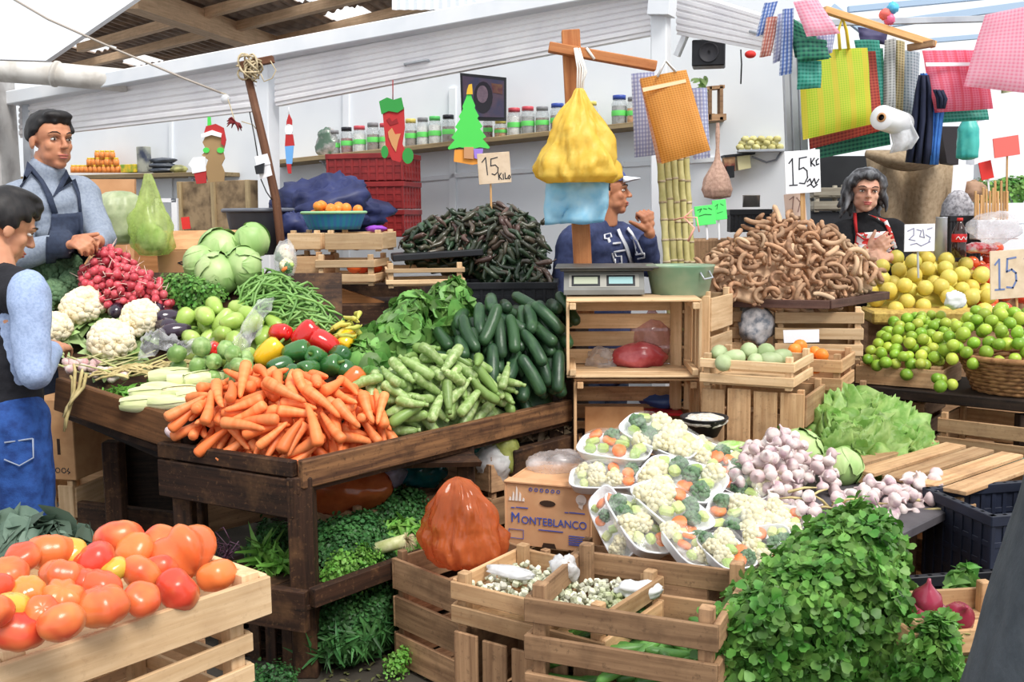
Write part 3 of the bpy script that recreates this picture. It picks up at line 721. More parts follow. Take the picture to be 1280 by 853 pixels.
Mh = hframe(at(65, 177, 4.4), (.80, -.60, -.02), 0, 1.04); nb = at(56, 226, 4.42); sr_ = at(22, 252, 4.28); sl_ = at(101, 243, 4.52); hip = at(60, 430, 4.42)
er, wr = at(22, 322, 4.16), at(84, 304, 4.08); el, wl = at(127, 300, 4.42), at(122, 302, 4.2)
ax = (sl_-sr_).normalized(); ax2 = V((ax.x, ax.y, 0)).normalized(); fw = V((ax2.y, -ax2.x, 0))
mb = MB(); head_mb(mb, Mh); mb.tube([Mh @ V((0, -.02, -.05)), nb], [.058, .062], 14); torso_mb(mb, sr_, sl_, nb-UPZ*.02, hip, .10, .09, sh=.044); chain(mb, [sr_, er, wr], [.05, .04, .028]); chain(mb, [sl_, el, wl], [.05, .04, .028]); legs_mb(mb, hip, ax2, fw, (.08, .05, .04))
hand_mb(mb, wr, at(104, 301, 4.02)-wr, (0, -.6, .8), -1, 1.0, 55); hand_mb(mb, wl, at(108, 300, 4.07)-wl, (.1, -.9, .4), 1, 1.0, 60)
t = person('person in a grey sweater and dark apron standing behind the radishes, hands together', hip, mb, SKIN2)
face_parts(Mh, t)
hr = hair_cap(Mh, lambda d: d.z > .50 or (d.y < .1 and d.z > -.35) or (d.y < .45 and d.z > .1), .016, 1.03, 1, lambda mb: [mb.ball(p, r, Mh, 10, 8) for p, r in (((0, .06, .106), (.05, .026, .016)), ((-.03, .055, .098), (.03, .026, .018)), ((.03, .055, .1), (.03, .026, .018)), ((0, .078, .098), (.034, .012, .012)))]); part('hair', hr, None, t)
GREY = mat('sweater_grey', (150, 160, 176), (134, 144, 162), 90, rough=.9, bump=.4, bscale=300)
mb = MB(); torso_mb(mb, sr_, sl_, nb-UPZ*.01, hip, .15, .135, .78, .078); chain(mb, [sr_, er, er.lerp(wr, .92)], [.076, .062, .045]); chain(mb, [sl_, el, el.lerp(wl, .8)], [.076, .06, .045]); mb.tube([nb-UPZ*.04, nb+UPZ*.015, Mh @ V((0, -.018, -.085))], [.088, .08, .071], 16)
bv = cloth('sweater', mb, GREY, t)
NAVY = mat('apron_navy', (52, 62, 84), (44, 52, 72), 60, rough=.8)
drape([(64, 268), (104, 266), (112, 336), (56, 340)], 12, 14, bv, .014, NAVY, 'apron', t, Yf=4.2); strap([(34, 206), (42, 214), (52, 228), (61, 246), (68, 268)], 7, bv, NAVY, 'apron_strap', t, Yf=4.2); strap([(84, 212), (91, 226), (97, 244), (101, 266)], 5, bv, NAVY, 'apron_strap', t, Yf=4.2)
mb = MB(); legs_mb(mb, hip, ax2, fw, (.11, .085, .07), foot=False); cloth('trousers', mb, NAVY, t)
mb = MB(); mb.box((0, 0, .5), (.40, .02, .75), yawm(hip+fw*.145-UPZ*.62, math.degrees(math.atan2(ax2.y, ax2.x))), .006); part('apron_skirt', mb, NAVY, t)
Mh = hframe(at(6, 285, 3.3), (.64, .66, -.40), 4, .98); nb = at(-2, 342, 3.22); sr_ = at(36, 366, 3.12); sl_ = at(-66, 352, 3.42); hip = at(2, 525, 3.24)
er, wr = at(42, 466, 3.06), at(64, 437, 3.36); el, wl = at(-60, 450, 3.6), at(-10, 440, 3.75)
ax = (sl_-sr_).normalized(); ax2 = V((ax.x, ax.y, 0)).normalized(); fw = V((ax2.y, -ax2.x, 0)); fw = fw if fw.y > 0 else -fw
mb = MB(); head_mb(mb, Mh); mb.tube([Mh @ V((0, -.02, -.05)), nb], [.05, .054], 14); torso_mb(mb, sr_, sl_, nb-UPZ*.02, hip, .09, .08, sh=.044); chain(mb, [sr_, er, wr], [.042, .034, .025]); chain(mb, [sl_, el, wl], [.042, .034, .025]); legs_mb(mb, hip, ax2, fw, (.075, .05, .04), .075)
hand_mb(mb, wr, at(84, 428, 3.48)-wr, (.3, -.4, .8), -1, .88, 35); hand_mb(mb, wl, V((.4, .5, -.3)), (.2, -.3, .9), 1, .88, 40)
t = person('person with short black hair in a black vest and jeans reaching over the cauliflowers', hip, mb, SKIN)
face_parts(Mh, t)
part('hair', hair_cap(Mh, lambda d: d.z > .42 or (d.y < .12 and d.z > -.45) or (d.y < .5 and d.z > .12), .016, 1.03, 4, lambda mb: [mb.ball(p, r, Mh, 10, 8) for p, r in (((0, .06, .1), (.05, .03, .022)), ((0, .01, .12), (.06, .07, .02)))]), None, t)
LBLUE = mat('sleeve_blue', (164, 182, 216), (146, 164, 200), 120, rough=.9, bump=.4, bscale=320)
mb = MB(); torso_mb(mb, sr_, sl_, nb-UPZ*.02, hip, .11, .1, sh=.044); chain(mb, [sr_, er, er.lerp(wr, .9)], [.066, .054, .040]); chain(mb, [sl_, el, el.lerp(wl, .9)], [.066, .054, .04]); cloth('shirt', mb, LBLUE, t, folds=.010)
mb = MB(); wm_ = er.lerp(wr, .93); mb.tube([wm_, wm_.lerp(wr, .8)], [.034, .031], 14); part('cuff', mb, BLACKP, t, 'dark cuff at the wrist')
VEST = mat('vest_black', (34, 34, 40), (26, 26, 32), 40, rough=.9, bump=.3, bscale=200)
mb = MB(); a_, b_ = sr_.lerp(sl_, .10), sr_.lerp(sl_, .9); torso_mb(mb, a_-UPZ*.012, b_-UPZ*.012, nb, hip-UPZ*.03, .158, .15, .80, .072); mb.tube([nb-UPZ*.05, nb+UPZ*.02], [.085, .07], 14); bvv = cloth('vest', mb, VEST, t, folds=.012)
JEAN = mat('jeans', (44, 84, 156), (30, 60, 122), 30, rough=.85, bump=.4, bscale=260)
mb = MB(); legs_mb(mb, hip+UPZ*.0, ax2, fw, (.112, .088, .075), .075, foot=False); mb.ball(hip-UPZ*.01, (.15, .125, .11)); bj = cloth('jeans', mb, JEAN, t, folds=.009)
strap([(6, 553), (40, 548)], 1.6, bj, mat('seam', (150, 160, 180), rough=.8), 'pocket_seam', t, .006, Yf=3.1); strap([(40, 548), (41, 572), (24, 582), (6, 574)], 1.4, bj, MATS['seam'], 'pocket_seam', t, .006, Yf=3.1)
mb = MB()
for s in (-1, 1):
    h_ = hip+ax2*(s*.075); an = V((h_.x, h_.y, .05)); mb.tube([an-fw*.06, an+fw*.04, an+fw*.15-UPZ*.01], [.042, .045, .034], 10, round_=True)
part('shoes', mb, BLACKP, t)
Mh = hframe(at(763, 241, 5.2), (.985, -.16, .06), 0, .98); nb = at(757, 281, 5.22); sr_ = at(716, 308, 5.04); sl_ = at(792, 304, 5.36); hip = at(745, 470, 5.22)
er, wr = at(698, 392, 5.02), at(722, 440, 4.92); el, wl = at(810, 330, 5.2), at(812, 291, 5.08)
ax = (sl_-sr_).normalized(); ax2 = V((ax.x, ax.y, 0)).normalized(); fw = V((ax2.y, -ax2.x, 0))
mb = MB(); head_mb(mb, Mh); mb.tube([Mh @ V((0, -.02, -.05)), nb], [.055, .06], 14); torso_mb(mb, sr_, sl_, nb-UPZ*.02, hip, .10, .1, sh=.044); chain(mb, [sr_, er, wr], [.05, .04, .028]); chain(mb, [sl_, el, wl], [.05, .04, .028]); legs_mb(mb, hip, ax2, fw, (.08, .05, .04))
hand_mb(mb, wl, at(808, 262, 5.06)-wl, (.55, -.8, .1), -1, 1.05, 85, tdir=at(786, 262, 5.02)-at(806, 272, 5.06), tc=10); hand_mb(mb, wr, V((.2, -.3, -1)), (-.5, -.8, 0), -1, 1, 40)
t = person('person in a navy hoodie and blue cap pointing back with a thumb behind the scale', hip, mb, SKIN2)
face_parts(Mh, t)
part('hair', hair_cap(Mh, lambda d: d.y < .12 and -.55 < d.z < .3, .014, 1.04, 8), None, t)
NV = mat('hoodie_navy', (66, 76, 116), (54, 62, 98), 40, rough=.9, bump=.3, bscale=220)
mb = MB(); torso_mb(mb, sr_, sl_, nb-UPZ*.01, hip, .165, .165, .85, .085); chain(mb, [sr_, er, er.lerp(wr, .9)], [.088, .074, .05]); chain(mb, [sl_, el, el.lerp(wl, .75)], [.08, .066, .05]); mb.tube([nb-UPZ*.05-fw*.03, nb+UPZ*.0-fw*.035, nb+UPZ*.05-fw*.06], [.1, .1, .07], 14)
bv = cloth('hoodie', mb, NV, t, folds=.014)
WH = mat('print_pale', (232, 234, 242), rough=.8)
for q, w_ in [([(771, 287), (775, 296), (781, 308), (788, 330)], 3.5), ([(783, 286), (788, 292), (798, 302), (804, 318)], 3)]: strap(q, w_, bv, WH, 'white_trim', t, .012, Yf=5.0)
for q in [[(754, 294), (762, 292), (764, 298), (760, 299), (769, 321), (775, 320), (776, 329), (768, 330), (768, 324)], [(754, 294), (755, 300), (759, 300), (767, 328)], [(765, 306), (775, 305)], [(766, 315), (780, 313)], [(776, 297), (781, 310), (788, 328)], [(791, 300), (798, 318)], [(796, 318), (806, 316), (806, 321), (798, 323)]]: strap(q, 1.8, bv, WH, 'letter_outline', t, .010, Yf=5.0)
mb = MB(); legs_mb(mb, hip, ax2, fw, (.11, .085, .07), foot=False); cloth('trousers', mb, NAVY, t)
CAPB = mat('cap_blue', (70, 84, 140), rough=.8); mb = MB(); mb.lathe([(.094*math.cos(a), .098*math.sin(a)) for a in [i*PI/2/7 for i in range(8)]], 24, Mh @ Matrix.Translation((0, -.012, .055)) @ Matrix.Diagonal((.86, 1.05, .9, 1)), cap0=False); cp = part('cap', mb, CAPB, t)
P = [[tuple(Mh @ V((.062*math.cos(a)*(1-.15*i/4), .07+.085*math.sin(a)*i/4, .062-.004*i+.012*math.sin(a)))) for a in [PI*k/12 for k in range(13)]] for i in range(5)]
mb = MB(); mb.grid(P); o = part('visor', mb, WH, cp); md = o.modifiers.new('s', 'SOLIDIFY'); md.thickness = .005
Mh = hframe(at(1082, 241, 5.6), (-.12, -1, .0), -4, .96) @ Matrix.Diagonal((1.10, 1, .97, 1)); nb = at(1084, 277, 5.62); sr_ = at(1053, 291, 5.62); sl_ = at(1117, 288, 5.62); hip = at(1088, 400, 5.62)
er, wr = at(1048, 326, 5.5), at(1086, 316, 5.36); el, wl = at(1128, 326, 5.5), at(1112, 322, 5.34)
ax = (sl_-sr_).normalized(); ax2 = V((ax.x, ax.y, 0)).normalized(); fw = V((ax2.y, -ax2.x, 0))
mb = MB(); head_mb(mb, Mh, True); mb.tube([Mh @ V((0, -.02, -.05)), nb], [.046, .05], 14); torso_mb(mb, sr_, sl_, nb-UPZ*.02, hip, .09, .085, sh=.044); chain(mb, [sr_, er, wr], [.042, .034, .025]); chain(mb, [sl_, el, wl], [.042, .034, .025]); legs_mb(mb, hip, ax2, fw, (.08, .05, .04))
hand_mb(mb, wr, at(1106, 303, 5.32)-wr, (0, -1, .3), -1, .95, 30); hand_mb(mb, wl, at(1092, 320, 5.28)-wl, (0, -.8, .6), 1, .95, 45)
t = person('person in a black top and red floral apron, arms crossed, behind the tamarind and citrus', hip, mb, SKINW)
face_parts(Mh, t, True)
def strands(mb):
    rr = random.Random(5)
    for k in range(46):
        s = rr.choice((-1, 1)); a = rr.uniform(.2, 1.5); x0 = s*.072*math.sin(a+.2); y0 = .03-.11*abs(math.cos(a)) if rr.random() < .6 else -.08; z0_ = .06+rr.uniform(-.02, .03); L = rr.uniform(.13, .20); pts_ = []
        for i in range(7): q = i/6; pts_.append(Mh @ V((x0*(1.05+.45*q)+.010*math.sin(7*q+k), min(y0, .02)-.02*q+.008*math.cos(6*q+k), z0_-L*q)))
        mb.tube(pts_, [.014, .016, .016, .015, .014, .012, .007], 6)
part('hair', hair_cap(Mh, lambda d: d.z > .62 or (d.y < .1) or (d.y < .55 and d.z > .05), .022, 1.12, 6, strands, HAIRG, .008, .6), None, t)
BLK = mat('knit_black', (28, 28, 32), (22, 22, 26), 60, rough=.95)
mb = MB(); torso_mb(mb, sr_, sl_, nb-UPZ*.01, hip, .14, .13, .8, .066); chain(mb, [sr_, er, er.lerp(wr, .8)], [.066, .056, .04]); chain(mb, [sl_, el, el.lerp(wl, .75)], [.066, .056, .04]); mb.tube([nb-UPZ*.05, nb+UPZ*.005, Mh @ V((0, -.015, -.10))], [.085, .07, .058], 16)
bv = cloth('sweater', mb, BLK, t)
m_, nt, b_, out_ = _new('floral_cloth'); tc = nt.nodes.new('ShaderNodeTexCoord'); n1 = _noise(nt, tc.outputs['Object'], 22, 2); n2 = _noise(nt, tc.outputs['Object'], 40, 2)
col = _mix(nt, _math(nt, 'GREATER_THAN', n1, .47), lin((206, 52, 48)), lin((236, 232, 232))); col = _mix(nt, _math(nt, 'GREATER_THAN', n2, .60), col, lin((110, 140, 120))); nt.links.new(col, b_.inputs['Base Color']); b_.inputs['Roughness'].default_value = .8
drape([(1071, 292), (1107, 290), (1121, 332), (1066, 334)], 14, 12, bv, .012, m_, 'apron', t, 'red and white floral apron bib', Yf=5.4)
RED = mat('apron_trim', (200, 44, 46), rough=.8); strap([(1070, 268), (1069, 280), (1071, 292)], 4, bv, RED, 'apron_strap', t, .014, Yf=5.4); strap([(1100, 264), (1106, 278), (1114, 294), (1120, 312)], 5, bv, m_, 'apron_strap', t, .014, Yf=5.4)
strap([(1071, 293), (1080, 299), (1095, 299), (1107, 291)], 2.4, bv, RED, 'apron_trim', t, .016, Yf=5.4); strap([(1071, 292), (1067, 310), (1066, 333)], 2.2, bv, RED, 'apron_trim', t, .016, Yf=5.4)
mb = MB(); legs_mb(mb, hip, ax2, fw, (.11, .085, .07), foot=False); cloth('trousers', mb, BLK, t)
c = V((.90, 1.06, 0)); mb = MB(); Mh = hframe(c+V((.0, 0, 1.56)), (.5, .85, 0)); nb = c+V((0, 0, 1.42)); sl_ = c+V((.17, -.08, 1.36)); sr_ = c+V((-.16, .08, 1.36)); hip = c+V((0, 0, .88))
er, wr = c+V((-.20, .10, 1.10)), c+V((-.16, .18, .90)); el, wl = c+V((.25, -.08, 1.1)), c+V((.24, .0, .86))
ax2 = (sl_-sr_).normalized(); fw = V((-ax2.y, ax2.x, 0)).normalized(); fw = fw if fw.y > 0 else -fw
head_mb(mb, Mh); mb.tube([Mh @ V((0, -.02, -.05)), nb], [.055, .06], 14); torso_mb(mb, sr_, sl_, nb-UPZ*.02, hip, .09, .09, sh=.044); chain(mb, [sr_, er, wr], [.05, .04, .028]); chain(mb, [sl_, el, wl], [.05, .04, .028]); legs_mb(mb, hip, ax2, fw, (.08, .05, .04)); hand_mb(mb, wr, (0.1, .2, -1), (-1, .2, 0), -1, 1, 30); hand_mb(mb, wl, (0, .2, -1), (1, .2, 0), 1, 1, 30)
t = person('person in a long dark grey coat cut off by the right edge of the photo', c, mb, SKIN); face_parts(Mh, t)
part('hair', hair_cap(Mh, lambda d: d.z > .5 or (d.y < .15 and d.z > -.5), .02, 1.06, 9), None, t)
COAT = mat('coat_grey', (74, 80, 86), (62, 68, 74), 26, rough=.95, bump=.3, bscale=150)
mb = MB(); prof = [(.49, .38), (.46, .55), (.425, .75), (.39, .9), (.355, 1.05), (.32, 1.18), (.25, 1.28), (.16, 1.36), (.08, 1.43)]
mb.lathe(prof, 30, Matrix.Translation(c) @ Matrix.Diagonal((1, .72, 1, 1))); chain(mb, [sr_, er.lerp(c+UPZ*er.z, .12), er.lerp(wr, .9)], [.08, .065, .05]); chain(mb, [sl_, el, el.lerp(wl, .9)], [.085, .07, .055]); cloth('coat', mb, COAT, t, folds=.010, fs=5)
mb = MB(); legs_mb(mb, hip, ax2, fw, (.1, .08, .065), foot=False); cloth('trousers', mb, BLK, t)
def lump(seed, k=.06, s=2.0):
    o = V((seed*3.1, seed*1.7, seed*.9)); return lambda p: 1+k*noise.noise(p*s+o)
def m_carrot(i):
    L = R.uniform(.115, .155); b = R.uniform(-.010, .010); r = R.uniform(.0155, .020); mb = MB(); pts_ = []; rad = []
    for t in (0, .02, .07, .2, .4, .6, .8, .93, 1): pts_.append((-L/2+L*t, b*math.sin(PI*t), 0)); rad.append(r*(.45 if t == 0 else .8 if t == .02 else 1.0 if t < .3 else 1.02-.62*(t-.2)/.8) if t < 1 else r*.12)
    mb.tube(pts_, rad, 9); return mb.mesh('carrot', M_CARROT), [(-L/2+L*t, 0, 0, r*q) for t, q in ((.06, .9), (.28, .98), (.5, .85), (.72, .68), (.93, .45))]
M_CARROT = mat('carrot_skin', (248, 152, 94), (240, 126, 66), 30, rough=.5, ov=.14, c3=(232, 120, 62), stretch=(2, .4, .4))
def m_zuke(i):
    L = R.uniform(.10, .135); r = R.uniform(.0165, .0205); b = R.uniform(-.012, .012); mb = MB()
    pts_ = [(-L/2+L*t, b*math.sin(PI*t), 0) for t in (0, .05, .18, .4, .7, .92, 1)]
    mb.tube(pts_, [r*.5, r*.85, r, r*.95, r*.8, r*.6, r*.35], 10)
    mb.tube([(L/2-.004, 0, 0), (L/2+.012, 0, .002)], [r*.36, r*.42], 6)
    return mb.mesh('zucchini', M_ZUKE), capsule(L, r*.95, 5)
M_ZUKE = mat('zucchini_skin', (140, 168, 96), (182, 200, 140), 60, lo=.45, hi=.6, rough=.4, ov=.18, c3=(118, 148, 76))
def m_cuke(i):
    L = R.uniform(.15, .185); r = R.uniform(.022, .026); b = R.uniform(-.014, .014); mb = MB()
    mb.tube([(-L/2+L*t, b*math.sin(PI*t), 0) for t in (0, .03, .1, .3, .6, .88, .97, 1)], [r*.3, r*.68, r*.95, r, r, r*.9, r*.6, r*.25], 12)
    return mb.mesh('cucumber', M_CUKE), capsule(L, r, 6)
M_CUKE = mat('cucumber_skin', (36, 62, 42), (58, 88, 56), 36, lo=.4, hi=.7, rough=.35, ov=.25, c3=(48, 80, 46), bump=.25, bscale=120, stretch=(.5, 1, 1))
def m_round(name, m, r, k=.04, sc_=(1, 1, 1), n=(14, 9)):
    def f(i):
        mb = MB(); q = r*R.uniform(.92, 1.08); mb.ball((0, 0, 0), (q*sc_[0], q*sc_[1], q*sc_[2]), nu=n[0], nv=n[1], fn=lump(i+.3, k))
        return mb.mesh(name, m), [(0, 0, 0, q)]
    return f
M_LIME = mat('lime_skin', (112, 158, 40), (146, 184, 62), 25, rough=.35, ov=.2, c3=(196, 204, 84), bump=.2, bscale=160)
M_CITRUS = mat('citrus_skin', (226, 206, 104), (206, 202, 96), 22, rough=.4, ov=.1, c3=(216, 190, 84), bump=.25, bscale=140)
M_ORANGE = mat('orange_skin', (248, 152, 62), (240, 134, 44), 20, rough=.4, ov=.08, bump=.2, bscale=150)
M_TOMATO = mat('tomato_skin', (222, 66, 50), (240, 158, 84), 10, lo=.42, hi=.74, rough=.3, ov=.08, c3=(234, 128, 66), coat=.25)
M_TOMATOR = mat('tomato_red', (226, 70, 44), (234, 92, 50), 9, rough=.2, ov=.1, c3=(238, 120, 58), coat=.4)
m_lime = m_round('lime', M_LIME, .026, .05, (1.08, 1, 1)); m_citrus = m_round('citrus', M_CITRUS, .040, .05)
m_orange = m_round('orange', M_ORANGE, .034, .03, (1, 1, .9)); m_mintom = m_round('tomato', M_TOMATOR, .034, .06, (1, 1, .85))
def m_tomato(i, r=None, lob=None, m=None):
    r = r or R.uniform(.042, .052); k = lob if lob is not None else R.choice((.02, .03, .06)); n = R.choice((5, 6, 7)); ph = R.uniform(0, 6); mb = MB()
    def fn(p):
        a = math.atan2(p.y, p.x); h = math.hypot(p.x, p.y)
        return 1+k*h*math.cos(n*a+ph)-.18*max(0, p.z-.6)/.4*(1-h) + .05*noise.noise(p*1.6+V((i, 0, 0)))
    mb.ball((0, 0, 0), (r*1.06, r*1.06, r*.86), nu=28, nv=14, fn=fn)
    return mb.mesh('tomato', m or M_TOMATO), [(0, 0, 0, r)]
def m_chayote(name='chayote', m=None):
    def f(i):
        mb = MB(); L = R.uniform(.085, .11); r = R.uniform(.029, .034)
        mb.tube([(-L/2+L*t, 0, 0) for t in (0, .04, .15, .35, .6, .82, .95, 1)], [r*.3, r*.65, r*.95, r*1.05, r*.95, r*.72, r*.5, r*.2], 14)
        return mb.mesh(name, m), capsule(L, r, 4, .75)
    return f
M_CHAY = mat('chayote_skin', (156, 186, 84), (184, 206, 116), 14, rough=.32, ov=.12, coat=.2)
M_PALECHAY = mat('pale_fruit', (176, 190, 146), (150, 170, 120), 14, rough=.5, ov=.12)
m_chay = m_chayote('chayote', M_CHAY); m_pale = m_chayote('chayote', M_PALECHAY)
def m_tamarind(i):
    r = R.uniform(.007, .0115); a = R.choice((60, 110, 150, 190, 220))+R.uniform(-20, 20); L = R.uniform(.09, .14); Rr = L/math.radians(a); mb = MB(); pp = []; rd = []; sp = []
    for k in range(13):
        t = k/12; q = math.radians(a)*(t-.5); p = (Rr*math.sin(q), Rr*(1-math.cos(q))*1.0, 0); pp.append(p); rd.append(r*(.3 if k in (0, 12) else .85+.25*abs(math.sin(3.3*k*.9+i))))
        if k % 2 == 0: sp.append((p[0], p[1], p[2], r))
    cy = sum(p[1] for p in pp)/13; pp = [(x, y-cy, z) for x, y, z in pp]; sp = [(x, y-cy, z, q) for x, y, z, q in sp]
    mb.tube(pp, rd, 8); return mb.mesh('tamarind_pod', M_TAM), sp
M_TAM = mat('tamarind_shell', (172, 130, 98), (134, 98, 74), 40, rough=.75, ov=.28, c3=(204, 172, 140), bump=.3)
def m_chile(i):
    L = R.uniform(.07, .11); r = R.uniform(.011, .016); b = R.uniform(-.02, .02); mb = MB()
    mb.tube([(-L/2+L*t, b*math.sin(PI*t)+.004*math.sin(9*t+i), .003*math.sin(7*t+i)) for t in (0, .04, .2, .45, .75, .93, 1)], [r*.4, r*.85, r, r*.95, r*.7, r*.4, r*.1], 8)
    mb.tube([(-L/2, 0, 0), (-L/2-.012, 0, .004), (-L/2-.022, 0, .012)], [.004, .003, .003], 5)
    return mb.mesh('chile', M_CHILE), capsule(L, r*.9, 5, .7)
M_CHILE = mat('chile_skin', (38, 58, 40), (52, 78, 52), 20, rough=.3, ov=.35, c3=(92, 66, 60), coat=.3)
def m_bean(i):
    L = R.uniform(.12, .17); r = .0048; b = R.uniform(-.03, .03); b2 = R.uniform(-.008, .008); mb = MB()
    mb.tube([(-L/2+L*t, b*math.sin(PI*t), b2*math.sin(2*PI*t)) for t in (0, .06, .25, .5, .75, .94, 1)], [r*.4, r, r*1.05, r, r*1.05, r*.8, r*.2], 6)
    return mb.mesh('green_bean', M_BEAN), [(-L/2+L*t, b*math.sin(PI*t), 0, r) for t in (.05, .28, .5, .72, .95)]
M_BEAN = mat('bean_skin', (118, 160, 82), (142, 182, 104), 20, rough=.4, ov=.22, c3=(92, 138, 62))
M_RADISH = mat('radish_skin', (204, 74, 86), (222, 104, 112), 20, rough=.4, ov=.2, c3=(176, 58, 72), coat=.1)
M_ROOT = mat('radish_root', (232, 200, 186), rough=.6)
M_STEM = mat('stem_green', (110, 140, 66), (84, 118, 52), 20, rough=.5)
def m_radish(i):
    mb = MB(); r = R.uniform(.013, .017); mb.ball((0, 0, 0), (r, r, r*1.05), nu=10, nv=7, fn=lump(i, .08))
    z = r*1.0; d = R.uniform(-.02, .02); mb.tube([(0, 0, z), (d*.3, 0, z+.012), (d, d*.6, z+.04)], [.0025, .0015, .0006], 4, mi=1)
    me = mb.mesh('radish', [M_RADISH, M_ROOT]); return me, [(0, 0, 0, r)]
M_GARLIC = mat('garlic_skin', (232, 220, 214), (190, 158, 168), 30, lo=.42, hi=.66, rough=.55, ov=.1, c3=(206, 182, 182), stretch=(1, 1, .3))
def m_garlic(i):
    mb = MB(); r = R.uniform(.021, .027); n = R.choice((7, 8, 9)); ph = R.uniform(0, 6)
    prof = [(.18, -.62), (.55, -.68), (.92, -.42), (1.0, -.1), (.86, .28), (.5, .58), (.22, .8), (.15, 1.15), (.11, 1.45)]
    mb.lathe([(r*a, r*b) for a, b in prof], 24, fn=lambda a, z: 1+.07*abs(math.cos(n*a/2+ph))-.04)
    return mb.mesh('garlic', M_GARLIC), [(0, 0, 0, r)]
def m_squash(i):
    mb = MB(); r = R.uniform(.028, .036); n = 8
    mb.ball((0, 0, 0), (r, r, r*.85), nu=24, nv=9, fn=lambda p: 1+.035*math.cos(n*math.atan2(p.y, p.x))*math.hypot(p.x, p.y))
    mb.tube([(0, 0, r*.8), (.003, 0, r*1.05)], [.006, .007], 6, mi=0); return mb.mesh('round_squash', M_SQ), [(0, 0, 0, r)]
M_SQ = mat('squash_skin', (118, 154, 84), (158, 186, 118), 30, lo=.42, hi=.62, rough=.4, ov=.15)
def m_onion(i):
    mb = MB(); r = R.uniform(.014, .018); mb.lathe([(.1*r, -r), (.7*r, -.75*r), (r, -.1*r), (.8*r, .5*r), (.35*r, 1.1*r), (.25*r, 1.8*r)], 12)
    pp = [(0, 0, 1.6*r)]; a = R.uniform(0, 6)
    for k in range(5): pp.append((math.cos(a)*.004*k*k*.6, math.sin(a)*.004*k*k*.6, 1.6*r+.035*(k+1)))
    mb.tube(pp, [.0045, .004, .0035, .003, .0025, .002], 5, mi=1); return mb.mesh('spring_onion', [M_ONI, M_ONS]), [(0, 0, 0, r)]
M_ONI = mat('onion_white', (232, 214, 206), (206, 160, 160), 30, rough=.4); M_ONS = mat('onion_stalk', (206, 200, 150), (170, 180, 104), 20, rough=.5)
PROTO = {}
def protos(f, n=8, key=None):
    k = key or f
    if k not in PROTO: PROTO[k] = [f(i) for i in range(n)]
    return PROTO[k]
def fill(h, f, n, name, label, cat, group, kinds=8, tries=22, yaw=(0, 360), tilt=40, free=False, layers=9, drop_mound=None, mm=None, mlabel=None):
    ps = protos(f, kinds); 
    if drop_mound is not None: h.mound(name+'_heap', mm, mlabel, cat, drop_mound)
    out = []
    for k in range(n):
        me, sp = ps[k % kinds]
        for m in h.drop(sp, 1, tries, yaw, tilt, layers=layers, free=free): out.append(inst(name, me, m, label, cat, group))
    return out

def leaf_tmpl(w=.5, n=4, droop=.25, fold=.12, lobes=0, ruffle=0):
    "a leaf from the origin along +x, length 1; grid of 5 across"
    vs = []; fs = []
    for i in range(n+1):
        t = i/n; ww = w*(math.sin(PI*min(1, .06+.94*t)**.8)**.8 if t < 1 else .05)
        for j in range(5):
            u = (j-2)/2; rf = ruffle*math.sin(t*14+j*2.1)*abs(u)
            vs.append((t, u*ww*.5, -droop*t*t+fold*abs(u)*ww+rf))
    for i in range(n):
        for j in range(4): a = i*5+j; fs.append((a, a+5, a+6, a+1))
    return vs, fs
def cilantro_tmpl():
    "one three-lobed toothed leaf on a short stalk"
    vs = []; fs = []
    def lobe(ang, r0, r):
        c = math.radians(ang); b = len(vs)
        for (q, s_) in ((-.12, .0), (-.44, .50), (-.46, .74), (-.24, .96), (.0, .90), (.24, .97), (.46, .74), (.44, .50), (.12, 0)):
            x, y = r0+r*s_, r*q; vs.append((x*math.cos(c)-y*math.sin(c), x*math.sin(c)+y*math.cos(c), -.10*s_*s_*r/.5+.05*abs(q)))
        fs.append((b, b+1, b+2, b+3, b+4)); fs.append((b+4, b+5, b+6, b+7, b+8)); fs.append((b, b+4, b+8))
    lobe(0, .50, .48); lobe(68, .36, .44); lobe(-68, .36, .44)
    b = len(vs); vs.extend([(0, -.015, 0), (0, .015, 0), (.5, .015, 0), (.5, -.015, 0)]); fs.append((b, b+1, b+2, b+3))
    return vs, fs
LEAF = leaf_tmpl(.5); LEAFW = leaf_tmpl(.72, droop=.35); BLADE = leaf_tmpl(.10, 4, .3); CIL = cilantro_tmpl()
def leaf_mats(h, n, size, lean=.5, out=.35, offs=(-.02, .03), region=None, droop=True, wild=.6, clump=0):
    "places for n leaves over a heap: stalks point outwards and lie towards lower ground"
    ms = []; k = 0
    while len(ms) < n and k < n*20:
        k += 1; x = R.uniform(h.bb[0], h.bb[1]); y = R.uniform(h.bb[2], h.bb[3])
        if not inpoly(h.poly, x, y): continue
        e = .01; gx = float(h.g(x+e, y)-h.g(x-e, y))/(2*e); gy = float(h.g(x, y+e)-h.g(x, y-e))/(2*e)
        nn = (h.n - h.u*gx - h.w*gy).normalized()
        p = h.c+h.u*x+h.w*y+h.n*(float(h.g(x, y))+R.uniform(*offs)+(clump*noise.noise(V((x*19, y*19, 3.3))) if clump else 0))
        dn = V((0, 0, -1)) - nn*(-nn.z)
        a = R.uniform(0, 2*PI); tt = nn.orthogonal().normalized(); tt = Matrix.Rotation(a, 3, nn) @ tt
        d = (tt*1.0 + dn*(lean if droop else 0) + nn*R.uniform(-out*.3, out)).normalized()
        up = (nn+V((R.uniform(-1, 1)*wild, R.uniform(-1, 1)*wild, R.uniform(-.5, 1)*wild))).normalized()
        s_ = size*R.uniform(.7, 1.25)
        ms.append(frame(p-d*s_*.45, d, None, up) @ Matrix.Scale(s_, 4))
    return ms
G_SPIN = mat('spinach_leaf', (92, 140, 66), (126, 170, 88), 12, rough=.42, tone=True, trans=.25)
